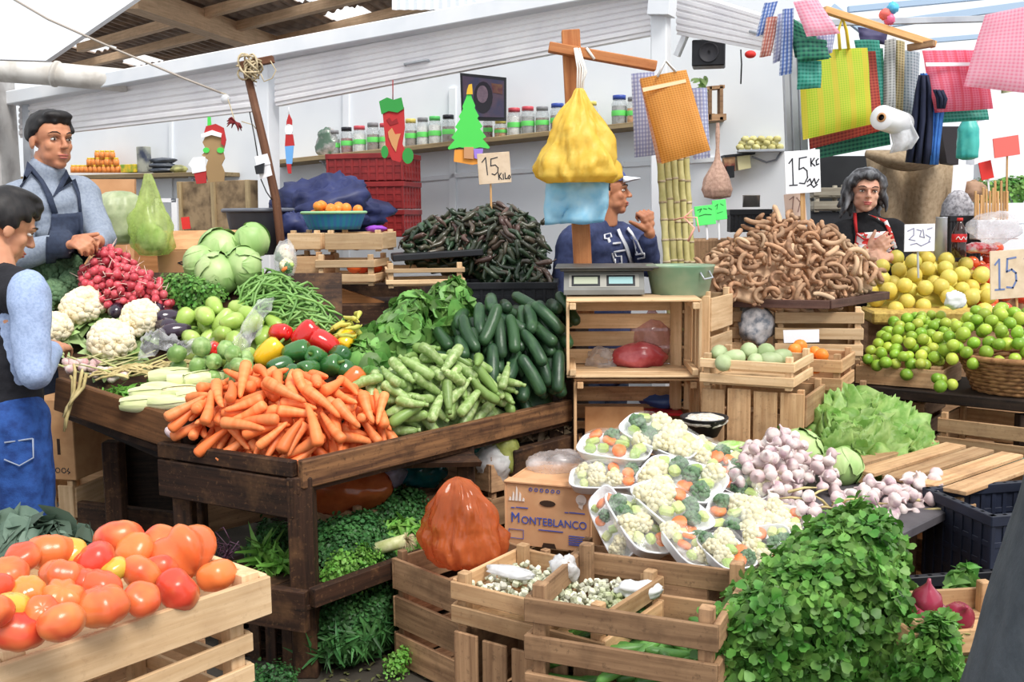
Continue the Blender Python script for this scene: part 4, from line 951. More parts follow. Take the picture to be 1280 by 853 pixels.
G_CIL = mat('cilantro_leaf', (80, 134, 54), (130, 176, 86), 14, rough=.45, tone=True, trans=.3)
G_DARK = mat('dark_herb', (58, 104, 56), (78, 128, 68), 14, rough=.5, tone=True, trans=.25)
G_LET = mat('lettuce_leaf', (124, 168, 78), (178, 206, 126), 18, rough=.45, tone=True, trans=.35)
G_PALE = mat('pale_leaf', (176, 200, 138), (140, 172, 104), 9, rough=.5, tone=True, trans=.25)
G_BRIGHT = mat('bright_herb', (104, 158, 62), (132, 180, 84), 14, rough=.5, tone=True, trans=.3)
A_ = atz(375, 577, .67); L_ = atz(200, 552, .67); R_ = atz(712, 500, .67); B_ = L_+(R_-A_)
t = thing('market_table', 'dark worn wooden market table holding the carrots and green squash', 'table', (A_.x, A_.y, 0))
UPZ = V((0, 0, 1)); ar = (R_-A_).normalized(); al = (L_-A_).normalized()
mb = MB(); mb.beam(A_-UPZ*.04, R_-UPZ*.04, .03, .085, UPZ, .004, tone=.75); part('front_board', mb, wood('wood_lip', (134, 96, 64), (74, 50, 36), (46, 33, 26), wear=.75), t, 'lighter worn front board')
mb = MB(); mb.beam(A_-UPZ*.025+al*.02, L_-UPZ*.025, .03, .05, UPZ, .004, tone=.4); part('side_board', mb, W_DARK, t)
mb = MB(); mb.beam(A_-UPZ*.115+al*.02, L_-UPZ*.115, .035, .12, UPZ, .004, tone=.3); part('side_board', mb, W_DARK, t)
for p, w_ in ((A_+ar*.03+al*.03, .075), (L_+ar*.03-al*.06, .06), (A_+ar*.74+al*.03, .06), (R_+al*.06, .06), (B_-ar*.05-al*.05, .06)):
    mb = MB(); mb.box((p.x, p.y, .31), (w_, w_, .62), frame((0, 0, 0), ar) if False else None, .004, tone=R.uniform(.3, .7)); part('leg', mb, W_DARK, t)
mb = MB()
for k in range(7):
    a = A_.lerp(L_, (k+.5)/7)-UPZ*.09; b = R_.lerp(B_, (k+.5)/7)-UPZ*.09; mb.beam(a, b, .078, .018, UPZ)
part('deck', mb, W_DARK, t)
mb = MB(); a, b = atz(390, 748, .3), atz(528, 697, .3); mb.beam(a, b, .03, .055, UPZ, tone=.5); part('shelf_rail', mb, W_DARK, t)
sh0 = a
mb = MB(); mb.beam(atz(384, 765, .26), atz(300, 752, .26), .03, .12, UPZ, tone=.4); part('shelf_rail', mb, W_DARK, t)
mb = MB(); dv = (b-a)
for k in range(5):
    q = al*(.06+.11*k); mb.beam(a+q-UPZ*.03, a+dv*1.4+q-UPZ*.03, .1, .015, UPZ)
part('shelf', mb, W_DARK, t)

t = thing('display_bench', 'dark sloping wooden display bench under the radishes, cabbages and cauliflowers', 'bench', (-1.3, 3.9, 0))
px_rows = [[(x, y) for x in (72, 130, 180, 225)] for y in (475, 400, 320)]
mb = MB(); P = []
for y in range(300, 541, 20):
    row = []
    for k in range(13):
        x0 = 60+(y-300)*.1; x1 = 425 if y < 405 else 480+(y-300)*.5; x = x0+(x1-x0)*k/12
        yy = min(y, 470+max(0, x-75)*.33) if x < 240 else min(y, 530)
        row.append(S(x, yy)-UPZ*.15)
    P.append(row)
mb.grid(P, smooth=False); o = part('deck', mb, W_DARK, t); md = o.modifiers.new('s', 'SOLIDIFY'); md.thickness = .02
a, b = at(72, 492, 3.53), at(225, 542, 3.3); mb = MB(); mb.beam(a, b, .03, .115, UPZ, .004, tone=.55); part('front_board', mb, wood('wood_brown', (122, 84, 54), (84, 56, 36), (56, 40, 30), wear=.4), t, 'brown front board')
c = at(268, 520, 3.42); mb = MB(); mb.beam(b, c, .025, .10, UPZ, .004, tone=.2); part('end_board', mb, W_BLACK, t)
mb = MB(); mb.beam(a-UPZ*.09+V((.05, .1, 0)), b-UPZ*.09+V((0, .06, 0)), .03, .08, UPZ, tone=.2); part('lower_board', mb, W_BLACK, t)
mb = MB(); mb.beam(at(100, 643, 3.75), at(240, 660, 3.6), .03, .10, UPZ, tone=.35); part('foot_rail', mb, W_DARK, t)
mb = MB(); mb.beam(at(232, 655, 3.75), at(345, 628, 3.9), .03, .11, UPZ, tone=.6); part('back_board', mb, W_OLD, t)
for p in ((-1.42, 3.62), (-1.08, 3.45), (-1.75, 4.5), (-.5, 4.7), (.25, 4.55)):
    mb = MB(); hz = .6 if p[1] < 4 else .95; mb.box((p[0], p[1], hz/2), (.06, .06, hz), None, .004, tone=.4); part('leg', mb, W_DARK, t)
mb = MB(); mb.beam(V((-2.0, 4.55, .45)), V((.35, 4.75, .45)), .03, .9, UPZ, tone=.1); part('back_panel', mb, W_BLACK, t)

def SH(poly, lift, bulge): return Heap([S(*p) for p in poly], lift, bulge)
h = SH([(226, 540), (258, 508), (288, 484), (345, 470), (400, 476), (455, 502), (492, 526), (440, 542), (378, 556), (300, 550)], -.105, .07)
fill(h, m_carrot, 190, 'carrot', 'orange carrot in the heap on the dark front table', 'carrot', 'heaped carrots on the front table', kinds=12, tries=30, tilt=28, drop_mound=.012, mm=M_CARROT, mlabel='orange carrots deep inside the carrot heap')
h = SH([(438, 500), (462, 478), (490, 462), (530, 448), (560, 455), (600, 474), (648, 494), (636, 500), (575, 514), (508, 528), (480, 514)], -.08, .07)
fill(h, m_zuke, 105, 'zucchini', 'pale green zucchini in the heap between carrots and cucumbers', 'zucchini', 'heaped zucchini on the front table', kinds=10, tries=30, tilt=28, drop_mound=.012, mm=M_ZUKE, mlabel='zucchini deep inside the pale green heap')
h = SH([(535, 445), (560, 415), (592, 402), (640, 392), (704, 394), (704, 482), (660, 488), (610, 476), (560, 458)], -.10, .07)
fill(h, m_cuke, 84, 'cucumber', 'dark green cucumber in the heap beside the crate with the scale', 'cucumber', 'heaped cucumbers on the front table', kinds=8, tries=25, yaw=(85, 150), tilt=28, drop_mound=.02, mm=M_CUKE, mlabel='cucumbers deep inside the dark green heap')
h = SH([(208, 462), (250, 456), (300, 452), (324, 478), (318, 494), (285, 488), (262, 480), (228, 472)], -.09, .03)
fill(h, m_squash, 24, 'round_squash', 'small round green squash beside the corn and carrots', 'squash', 'round squash behind the carrots', kinds=6, drop_mound=.015, mm=M_SQ, mlabel='round squash deep inside their heap')
h = SH([(218, 395), (235, 372), (290, 362), (330, 380), (370, 408), (345, 420), (290, 430), (235, 425)], -.125, .05)
PROTO['ch'] = [m_chay(i) for i in range(8)]
h.mound('chayote_heap', M_CHAY, 'chayotes deep inside their heap', 'chayote', .02)
for k in range(34):
    for m in h.drop(PROTO['ch'][k % 8][1], 1, 40, tilt=35): inst('chayote', PROTO['ch'][k % 8][0], m, 'smooth pale green chayote between the eggplants and green beans', 'chayote', 'chayotes on the sloping bench')
h = SH([(295, 372), (310, 345), (345, 332), (385, 350), (412, 385), (420, 412), (385, 408), (350, 400), (320, 388)], -.06, .05)
fill(h, m_bean, 170, 'green_bean', 'thin green bean in the tangled heap below the wooden crates', 'bean', 'green beans on the sloping bench', kinds=12, tries=12, tilt=35, drop_mound=.008, mm=M_BEAN, mlabel='green beans deep inside the tangled heap')
h = SH([(96, 352), (118, 330), (143, 314), (168, 326), (178, 346), (200, 352), (216, 380), (180, 386), (130, 384), (108, 372)], -.04, .06)
fill(h, m_radish, 190, 'radish', 'small red radish in the heap in front of the standing vendor', 'radish', 'red radishes on the sloping bench', kinds=10, tries=16, drop_mound=.01, mm=M_RADISH, mlabel='red radishes deep inside their heap')
h = SH([(188, 352), (215, 342), (255, 345), (285, 360), (240, 375), (205, 372)], -.03, .04)
mb = MB(); mb.scatter(*CIL, leaf_mats(h, 420, .032)); mb2 = MB()
single('parsley_bunch', mb, G_CIL, 'dark green parsley lying between the radishes and the cabbages', 'parsley')
def foliage(name, polys, n, tm, size, m, label, cat, lift=-.05, bulge=.08, group=None, heap=None, **kw):
    h = heap or SH(polys, lift, bulge); mb = MB(); mb.scatter(*tm, leaf_mats(h, n, size, **kw)); return single(name, mb, m, label, cat, group)
foliage('spinach_bunch', [(450, 440), (470, 400), (490, 372), (525, 365), (545, 385), (540, 430), (510, 452), (475, 462)], 330, LEAFW, .085, G_SPIN, 'broad leaved green bunch left of the cucumbers, nearest the peppers', 'greens', -.06, .12)
foliage('spinach_bunch', [(525, 372), (555, 355), (585, 362), (602, 400), (585, 415), (548, 420), (535, 395)], 260, LEAFW, .085, G_SPIN, 'broad leaved green bunch below the black crate of chilies', 'greens', -.04, .12)
foliage('spinach_bunch', [(432, 440), (450, 405), (470, 400), (480, 440), (485, 478), (455, 476)], 120, LEAFW, .075, G_SPIN, 'loose broad green leaves hanging beside the green peppers', 'greens', -.05, .05)

def putS(px, py, dy=0): return at(px, py, stallY(px, py)+dy)
def leafcup(mb, n, r, size, mi, tilt=(20, 60), tmpl=LEAFW, z=0):
    for k in range(n):
        a = 2*PI*k/n+R.uniform(-.2, .2); q = math.radians(R.uniform(*tilt))
        d = V((math.cos(a)*math.cos(q), math.sin(a)*math.cos(q), math.sin(q))); s_ = size*R.uniform(.8, 1.2)
        up = V((-math.cos(a)*math.sin(q), -math.sin(a)*math.sin(q), math.cos(q)))
        mb.scatter(*tmpl, [frame(V((math.cos(a)*r, math.sin(a)*r, z)), d, None, up) @ Matrix.Scale(s_, 4)], mi)
M_CAUL = mat('cauliflower_curd', (246, 236, 210), (232, 216, 178), 30, rough=.7, bump=.5, bscale=200)
M_BROC = mat('broccoli_head', (104, 134, 98), (80, 112, 80), 60, rough=.8, bump=.6, bscale=260); M_BST = mat('broccoli_stalk', (150, 180, 110), rough=.5)
def floret_head(r, seed, nb=170, k=.2):
    mb = MB(); rr = random.Random(seed)
    mb.ball((0, 0, 0), (r*.9, r*.9, r*.72), nu=18, nv=10)
    for i in range(nb):
        z = -.25+1.25*(i+.5)/nb; a = i*2.39996+rr.uniform(-.2, .2); h = math.sqrt(max(0, 1-z*z)) if z > -.2 else 1
        big = 1+.35*noise.noise(V((math.cos(a)*h, math.sin(a)*h, z))*2.2+V((seed, 0, 0)))
        b = r*k*rr.uniform(.75, 1.15)*big; mb.ball((math.cos(a)*h*r*.86*(.85+.15*big), math.sin(a)*h*r*.86*(.85+.15*big), z*r*.74*(.9+.1*big)), b, nu=7, nv=5, fn=lump(i, .15, 3))
    return mb
def cauliflower(p, r, label, tilt=(-35, 0)):
    t = thing('cauliflower', label, 'cauliflower', tuple(p-UPZ*r*.7), 'cauliflowers on the sloping bench')
    m = Matrix.Translation(p) @ Matrix.Rotation(math.radians(-tilt[0]), 4, 'X') @ Matrix.Rotation(math.radians(tilt[1]), 4, 'Y')
    me = floret_head(r, R.randint(0, 99)).mesh('curd', M_CAUL); me.transform(m); part('curd', me, None, t)
    mb = MB(); leafcup(mb, 10, r*.62, r*.80, 0, (20, 60), z=-r*.55); leafcup(mb, 9, r*.55, r*1.05, 0, (-10, 25), z=-r*.65)
    me = mb.mesh('leaves', G_PALE); me.transform(m); o = part('leaves', me, None, t)
for px, py, r, lab in [(103, 384, .082, 'big white cauliflower topmost of the pile, right of the broccoli'), (139, 427, .084, 'large white cauliflower nearest the spring onions'), (176, 398, .074, 'white cauliflower below the radishes, left of the eggplants'),
                       (66, 411, .07, 'white cauliflower at the shopper\'s hand, half behind his sleeve')]:
    cauliflower(putS(px, py, .0), r, lab, (-34, R.uniform(-12, 12)))
for px, py, r, lab in [(70, 338, .07, 'green broccoli head topmost of the broccoli pile'), (93, 352, .055, 'green broccoli head touching the radishes'), (45, 352, .06, 'green broccoli head beside the boy\'s shoulder'), (66, 368, .062, 'green broccoli head in the middle, above the white cauliflower'), (48, 385, .055, 'green broccoli head lowest of its pile'), (88, 330, .045, 'small broccoli head at the vendor\'s apron')]:
    p = putS(px, py, .05); t = thing('broccoli', lab, 'broccoli', tuple(p-UPZ*r), 'broccoli heads on the sloping bench')
    m = Matrix.Translation(p) @ Matrix.Rotation(math.radians(R.uniform(15, 45)), 4, 'X') @ Matrix.Rotation(R.uniform(-.4, .4), 4, 'Y')
    me = floret_head(r, R.randint(0, 99), 150, .22).mesh('head', M_BROC); me.transform(m); part('head', me, None, t)
    mb = MB(); mb.tube([(0, 0, -r*1.5), (0, 0, -r*.4)], [r*.33, r*.5], 9); leafcup(mb, 4, r*.3, r*1.2, 0, (10, 60), z=-r*.9); me = mb.mesh('stalk', M_BST); me.transform(m); part('stalk', me, None, t)
M_CAB = mat('cabbage_leaf', (150, 186, 112), (192, 212, 150), 9, lo=.4, hi=.65, rough=.4, stretch=(1, 1, .35), ov=.06, bump=.35, bscale=26)
def cabbage(p, r, label, rot):
    t = thing('cabbage', label, 'cabbage', tuple(p-UPZ*r*.9), 'cabbages on the sloping bench')
    m = Matrix.Translation(p) @ rot
    mb = MB(); mb.ball((0, 0, 0), (r, r, r*.9), nu=26, nv=16, fn=lump(R.random()*9, .05)); me = mb.mesh('heart', M_CAB); me.transform(m); part('heart', me, None, t)
    mb = MB()
    for k in range(6):
        a0 = 2*PI*k/6+R.uniform(-.2, .2); P = []; kk = 1.03+.015*k
        for i in range(11):
            b = -1.3+2.3*i/10; row = []
            for j in range(11):
                a = a0+(j-5)/5*.75*math.sin(.35+2.5*i/10); e = max(abs(j-5)/5, i/10)**3
                q = r*(kk+.06*e+.015*math.sin(j*2.1+k)*e); row.append((q*math.cos(a)*math.cos(b), q*math.sin(a)*math.cos(b), q*.92*math.sin(b)))
            P.append(row)
        mb.grid(P)
    me = mb.mesh('outer_leaves', M_CAB); me.transform(m); part('outer_leaves', me, None, t)
    return t
for px, py, r, lab, rx in [(276, 312, .085, 'green cabbage topmost of the cabbage pile, with one leaf peeling off', (30, 20)), (313, 302, .075, 'paler green cabbage at the right top, before the grey tub', (20, -40)), (272, 342, .082, 'green cabbage lying lowest, above the chayotes', (60, 30)), (252, 330, .07, 'green cabbage at the left of its pile, over the parsley', (10, 80)), (303, 333, .075, 'dull green cabbage between the others and the green beans', (80, -20))]:
    cabbage(putS(px, py, .02), r, lab, Matrix.Rotation(math.radians(rx[0]), 4, 'X') @ Matrix.Rotation(math.radians(rx[1]), 4, 'Y'))
mb = MB(); P = [[tuple(putS(262+10*j+3*i, 296-4*math.sin(j*.7)-6*math.sin(i*.5)+9*i*(.4 if j < 3 else 1)*.6, .02-.01*i)) for j in range(7)] for i in range(7)]
def pepper(p, r, m, label, rot=None, L=1.25):
    t = thing('bell_pepper', label, 'pepper', tuple(p-UPZ*r*.9)); ph = R.uniform(0, 6); n = R.choice((3, 4, 4))
    rot = rot or (Matrix.Rotation(R.uniform(0, 6), 4, 'Z') @ Matrix.Rotation(R.uniform(.6, 1.8), 4, 'X')); m4 = Matrix.Translation(p) @ rot
    mb = MB(); prof = [(.12, .84), (.3, .95), (.62, 1.02), (.92, .8), (1.0, .4), (.97, -.1), (.88, -.6), (.7, -.95), (.4, -1.1), (.1, -1.02)]
    mb.lathe([(r*a, r*L*b) for a, b in prof][::-1], 26, fn=lambda a, z: 1+.1*(abs(math.cos(n*a/2+ph))-.6)); me = mb.mesh('flesh', m); me.transform(m4); part('flesh', me, None, t)
    mb = MB(); mb.tube([(0, 0, r*L*.8), (0, 0, r*L*1.05), (r*.12, 0, r*L*1.35)], [r*.28, r*.13, r*.12], 7); me = mb.mesh('stem', M_STEM); me.transform(m4); part('stem', me, None, t)
PY = mat('pepper_yellow', (246, 196, 40), (236, 176, 30), 6, rough=.15, coat=.6); PR = mat('pepper_red', (216, 38, 34), (196, 28, 28), 6, rough=.15, coat=.6); PG = mat('pepper_green', (44, 96, 46), (64, 118, 56), 7, rough=.18, coat=.6, ov=.15); PO = mat('pepper_orange', (222, 118, 50), (196, 90, 40), 6, rough=.2, coat=.5)
for a in [(336, 441, .042, PY, 'yellow bell pepper beside the clear bag'), (382, 418, .040, PR, 'red bell pepper in the middle, above the green peppers'), (405, 429, .041, PR, 'red bell pepper rightmost, with a long glossy side'), (351, 416, .034, PR, 'small red bell pepper half behind the yellow one'), (268, 437, .03, PR, 'red pepper tip poking from under the clear bag'),
          (371, 440, .038, PG, 'green bell pepper right of the yellow one'), (396, 446, .035, PG, 'dark green bell pepper under the red ones'), (413, 458, .037, PG, 'green bell pepper nearest the spinach'), (385, 462, .034, PG, 'green bell pepper just above the carrots'), (350, 458, .034, PG, 'green bell pepper left, above the carrots'), (436, 465, .034, PG, 'green bell pepper at the right end of the row'),
          (441, 474, .034, PO, 'orange brown bell pepper beside the zucchini'), (433, 425, .030, PY, 'small yellow bell pepper left of the spinach'), (365, 470, .03, PG, 'small green bell pepper tucked behind the carrots'), (425, 443, .034, PG, 'green bell pepper in front of the yellow chilies')]:
    pepper(putS(a[0], a[1], .02), a[2], a[3], a[4])
M_EGG = mat('eggplant_skin', (46, 34, 50), (58, 40, 60), 8, rough=.15, coat=.7)
for px, py, yaw, lab in [(213, 397, 40, 'glossy dark eggplant above the others, left of the chayotes'), (220, 414, 20, 'glossy dark eggplant nearest the clear bag'), (196, 386, 100, 'dark eggplant half hidden below the radishes'), (148, 388, 95, 'dark eggplant between the two cauliflowers'), (207, 408, 150, 'dark eggplant behind the right cauliflower')]:
    p = putS(px, py, .03); t = thing('eggplant', lab, 'eggplant', tuple(p-UPZ*.03), 'eggplants on the sloping bench'); m = yawm(p, yaw, 0, R.uniform(-20, 10))
    mb = MB(); mb.tube([(-.06, 0, 0), (-.055, 0, 0), (-.035, 0, 0), (0, 0, 0), (.035, 0, 0), (.055, 0, 0)], [.008, .02, .032, .033, .024, .015], 14); me = mb.mesh('fruit', M_EGG); me.transform(m); part('fruit', me, None, t)
    mb = MB(); mb.lathe([(.02, -.016), (.014, -.004), (.006, .004), (.005, .022)], 9, Matrix.Translation((.056, 0, 0)) @ Matrix.Rotation(PI/2, 4, 'Y')); me = mb.mesh('cap', M_STEM); me.transform(m); part('cap', me, None, t)
M_HUSK = mat('corn_husk', (206, 214, 156), (226, 228, 184), 60, rough=.5, stretch=(.15, 1, 1), ov=.08, bump=.4, bscale=60)
M_KERN = mat('corn_kernel', (240, 230, 190), (228, 212, 160), 120, rough=.4)
for k, (px, py, yaw) in enumerate([(215, 474, 20), (238, 480, 15), (205, 492, -8), (232, 496, 0), (258, 478, 30), (190, 498, 5), (250, 494, 20), (215, 503, -3), (180, 505, 10)]):
    p = putS(px, py, -.02)+UPZ*(.012 if k < 6 else 0); m = yawm(p, yaw, R.uniform(0, 300), R.uniform(-8, 8)); L = .15
    t = thing('corn_cob', ('corn cob in pale husk, '+['uppermost, under the round squash', 'in the middle below the squash', 'second from the left in front', 'showing bare kernels in front', 'rightmost of the pile at the squash', 'leftmost over the green strip', 'beside the carrots at the right', 'lowest at the bench edge', 'lying at the left front edge'][k]), 'corn', tuple(p-UPZ*.025), 'corn cobs on the bench')
    mb = MB(); nn_ = 22; pr = [(.004, -.5), (.016, -.48), (.023, -.36), (.026, -.1), (.025, .15), (.019, .38), (.010, .5), (.003, .56)]
    mb.lathe([(r_, z_*L) for r_, z_ in pr], nn_, Matrix.Rotation(PI/2, 4, 'Y'), fn=lambda a, z: 1+.05*math.cos(7*a+z*40)); me = mb.mesh('cob', M_HUSK if k != 3 else M_KERN); me.transform(m); part('cob', me, None, t)
    mb = MB()
    for q in range(4):
        a = q*PI/2+R.random(); P = []
        for i in range(9):
            z_ = -.5+1.02*i/8; r_ = .027*(1-abs(z_+.05)**2.2*2.2)+.003; P.append([(z_*L, max(.004, r_)*math.cos(a+(j-3)*.22*(1-.75*(i/8)**2)), max(.004, r_)*math.sin(a+(j-3)*.22*(1-.75*(i/8)**2))) for j in range(7)])
        mb.grid(P)
    me = mb.mesh('husk', M_HUSK); me.transform(m); part('husk', me, None, t)
on = protos(m_onion, 6)
for k in range(20):
    px = R.uniform(82, 165); py = 452+(px-82)*.2+R.uniform(-6, 10); p = putS(px, py, .0)
    m = Matrix.Translation(p) @ frame((0, 0, 0), (0, 0, 1)) @ Matrix.Rotation(R.uniform(0, 6), 4, 'Z')
    d = V((.7*R.choice((1, 1, 1, -.6)), R.uniform(.0, .3), R.uniform(.0, .2))).normalized(); m = Matrix.Translation(p) @ d.to_track_quat('Z', 'Y').to_matrix().to_4x4()
    inst('spring_onion', on[k % 6][0], m, 'spring onion with long pale stalk lying below the cauliflowers', 'onion', 'spring onions along the bench edge')
foliage('green_sprigs', [(110, 487), (150, 478), (205, 470), (225, 480), (180, 500), (140, 500)], 300, BLADE, .10, G_BRIGHT, 'strip of thin green sprigs between the onions and corn', 'greens', -.04, .02)
mb = MB()
for q in range(26):
    x0 = 95+R.uniform(0, 110); y0 = 470-(x0-95)*.08+R.uniform(-4, 8); x1 = x0+R.uniform(30, 70); pp = [putS(x0+(x1-x0)*s_, y0-(x1-x0)*.08*s_+R.uniform(-2, 2)-5*math.sin(PI*s_), -.03) for s_ in (0, .25, .5, .75, 1)]
    mb.tube(pp, .004, 5)
M_STRAW = mat('dry_stalk', (214, 196, 142), (182, 164, 110), 20, rough=.7)
single('dry_stalks', mb, M_STRAW, 'dry straw coloured onion stalks lying across the bench edge', 'stalks', kind='stuff')
mb = MB()
for (x, y, L, dx) in [(92, 455, 85, -8), (103, 462, 60, -20), (88, 470, 66, -2), (108, 468, 40, -18)]:
    pp = [at(x+dx*s_+4*math.sin(5*s_), y+L*s_-14*math.sin(PI*s_)*(s_ < .4), 3.44-.05*s_) for s_ in (0, .2, .4, .6, .8, 1)]; mb.tube(pp, [.004, .006, .006, .006, .006, .004], 6)
single('straw_rope', mb, M_STRAW, 'twisted straw ropes hanging down over the bench front board', 'rope')
g0 = m_garlic(3)[0]; g0p = bpy.data.materials.get('garlic_skin')
inst('garlic_bulb', g0, Matrix.Translation(at(216, 540, 3.27)) @ Matrix.Rotation(.6, 4, 'Y'), 'purplish garlic bulb stuck at the corner of the bench and the carrots', 'garlic')
h = SH([(418, 412), (428, 402), (448, 402), (452, 415), (440, 425), (425, 424)], -.03, .02)
YC = mat('yellow_chile', (206, 196, 92), (180, 186, 84), 12, rough=.3)
for k in range(14):
    me, sp = protos(m_chile, 8)[k % 8]; 
    if 'yc' not in PROTO: PROTO['yc'] = []
    if len(PROTO['yc']) < 6: mm = me.copy(); mm.materials.clear(); mm.materials.append(YC); PROTO['yc'].append(mm)
    for m in h.drop(sp, 1, 15): inst('yellow_chile', PROTO['yc'][k % len(PROTO['yc'])], m, 'yellowish green chile pepper left of the spinach', 'chile', 'yellowish chilies by the spinach', .8)
def crate(label, M, L, W, H, n=3, wd_=None, th=.009, post=.028, ends='slat', bottom=True, gap=.022, name='wooden_crate', vert=False, cat='crate', group=None, miss=()):
    "M: base centre, x long, y away, z up"
    w_ = wd_ or W_CRATE
    t = thing(name, label, cat, tuple(M.translation), group)
    for nm, ln, org in (('front_panel', 'x', -1), ('back_panel', 'x', 1), ('end_panel', 'y', -1), ('end_panel', 'y', 1)):
        if nm in miss: continue
        mb = MB(); hh = H/n
        if vert and nm == 'front_panel':
            k = vert; ww = L/k
            for i in range(k): mb.box((-L/2+ww*(i+.5), org*(W/2), H/2+R.uniform(-.004, .004)), (ww-gap*.5, th, H), M)
        elif ln == 'x':
            for i in range(n): mb.box((0, org*(W/2), hh*(i+.5)+R.uniform(-.003, .003)), (L, th, hh-gap), M @ Matrix.Rotation(R.uniform(-.008, .008), 4, 'Y'))
        else:
            m_ = n if ends == 'slat' else 1
            for i in range(m_):
                h2 = H/m_; mb.box((org*(L/2-th*.5), 0, h2*(i+.5)), (th*1.3, W-th*1.2, h2-(gap if ends == 'slat' else .004)), M)
        part(nm, mb, w_, t)
    for sx in (-1, 1):
        for sy in (-1, 1):
            mb = MB(); mb.box((sx*(L/2-post*.5-th), sy*(W/2-post*.5-th*.5), H*.51), (post*.85, post*.85, H*1.02+.012), M, .002); part('corner_post', mb, w_, t)
    if bottom:
        mb = MB()
        for i in range(4): mb.box((0, -W/2+W*(i+.5)/4, .006), (L-.02, W/4-.012, .008), M)
        part('base', mb, w_, t)
    return t
def plastic_crate(label, M, L, W, H, m=None, name='plastic_crate', group=None, rows=4, cols=9):
    "open lattice walls with a rim"
    m = m or BLACKP; t = thing(name, label, 'crate', tuple(M.translation), group)
    mb = MB()
    for sy in (-1, 1): mb.box((0, sy*W/2, H-.015), (L+.02, .022, .03), M)
    for sx in (-1, 1): mb.box((sx*L/2, 0, H-.015), (.022, W+.02, .03), M)
    part('rim', mb, m, t)
    for (ax, org) in (('x', -1), ('x', 1), ('y', -1), ('y', 1)):
        mb = MB(); ln = L if ax == 'x' else W; k = max(3, int(cols*ln/L))
        def bx(u, z, su, sz, th=.008): mb.box((u, org*W/2, z) if ax == 'x' else (org*L/2, u, z), (su, th, sz) if ax == 'x' else (th, su, sz), M, .001)
        for i in range(rows+1): bx(0, .012+(H-.04)*i/rows, ln, .016)
        for i in range(k+1): bx(-ln/2+ln*i/k, H/2, .014, H, .012)
        bx(0, H*.5, ln, H*.94, .003)
        part('side', mb, m, t)
    mb = MB(); mb.box((0, 0, .006), (L, W, .01), M); part('base', mb, m, t)
    return t
def cm(p, deg, **k): return yawm(p, deg, **k)
# --- the pair of crates that carry the scale
c1 = V((.475, 4.17, .775)); 
MSIDE = lambda c, deg, H: yawm(c, deg) @ Matrix.Translation((0, H/2, .15)) @ Matrix.Rotation(math.radians(90), 4, 'X')
# lying on its side: opening towards the viewer
def side_crate(label, c, deg, L, Hh, D, wd_, **k):
    m = yawm(c, deg) @ Matrix.Translation((0, D/2, Hh/2)) @ Matrix.Rotation(math.radians(90), 4, 'X')
    return crate(label, m, L, Hh, D, wd_=wd_, **k)
side_crate('pale wooden crate lying on its side under the weighing scale, bags inside', V((.462, 4.0, .775)), -3, .50, .285, .33, W_PALE, n=3)
side_crate('wooden crate on its side below the scale crate, red tray and blue bag inside', V((.475, 4.02, .475)), -3, .47, .285, .33, W_CRATE, n=3)
side_crate('wooden crate at floor level under the two crates that carry the scale', V((.48, 4.05, 0.03)), -3, .50, .43, .33, W_OLD, n=3)
m = yawm(V((.775, 4.22, .60)), -28); crate('pale wooden crate standing upright right of the scale crate, three boards showing', m, .17, .3, .46, n=3, wd_=W_PALE, vert=3)
crate('wooden crate on the floor under the upright pale crate', yawm(V((.80, 4.3, 0.0)), -28), .3, .3, .585, n=3, wd_=W_OLD, vert=4)
# --- chayote crate with its stack
cc = V((.90, 3.78, .765)); crate('shallow wooden crate of pale round vegetables right of the scale', yawm(cc, -28), .34, .30, .105, n=2, wd_=W_PALE, gap=.02)
crate('tall wooden crate with upright boards under the crate of pale vegetables', yawm(V((.93, 3.80, .49)), -28), .38, .32, .26, n=2, wd_=W_CRATE, vert=4)
crate('bottom wooden crate of the stack behind the trays', yawm(V((.95, 3.82, 0)), -28), .36, .34, .48, n=3, wd_=W_OLD)
pl = [m_pale(i) for i in range(5)]; k = 0
for (px, py) in [(898, 440), (917, 446), (935, 437), (958, 438), (978, 444), (944, 450), (964, 449), (905, 452)]:
    p = at(px, py+2, 3.74+(446-py)*.006); inst('pale_gourd', pl[k % 5][0], Matrix.Translation(p) @ yawm((0, 0, 0), R.uniform(0, 360), 0, R.uniform(-15, 15)) , 'pale green gourd in the shallow crate, '+['leftmost', 'second from left', 'topmost', 'right of the topmost one', 'rightmost', 'low in front', 'low in front at right', 'low at the left edge'][k], 'gourd', 'pale gourds in the shallow crate', .95); k += 1
# --- tangerines
crate('small wooden crate of tangerines behind the pale gourds', yawm(V((1.19, 4.02, .70)), -28), .24, .26, .14, n=2, wd_=W_CRATE)
crate('wooden crate under the tangerine crate', yawm(V((1.2, 4.06, .0)), -28), .36, .3, .69, n=4, wd_=W_OLD)
h = Heap([at(975, 436, 4.0), at(1000, 430, 4.1), at(1040, 440, 4.05), at(1024, 448, 3.95), at(985, 447, 3.95)], -.075, .02)
[inst('tangerine', protos(m_orange, 4)[q % 4][0], m, 'orange tangerine in the small crate below the tamarind stand', 'tangerine', 'tangerines in the small crate', .85) for q in range(13) for m in h.drop([(0, 0, 0, .028)], 1, 20, layers=2.5)]
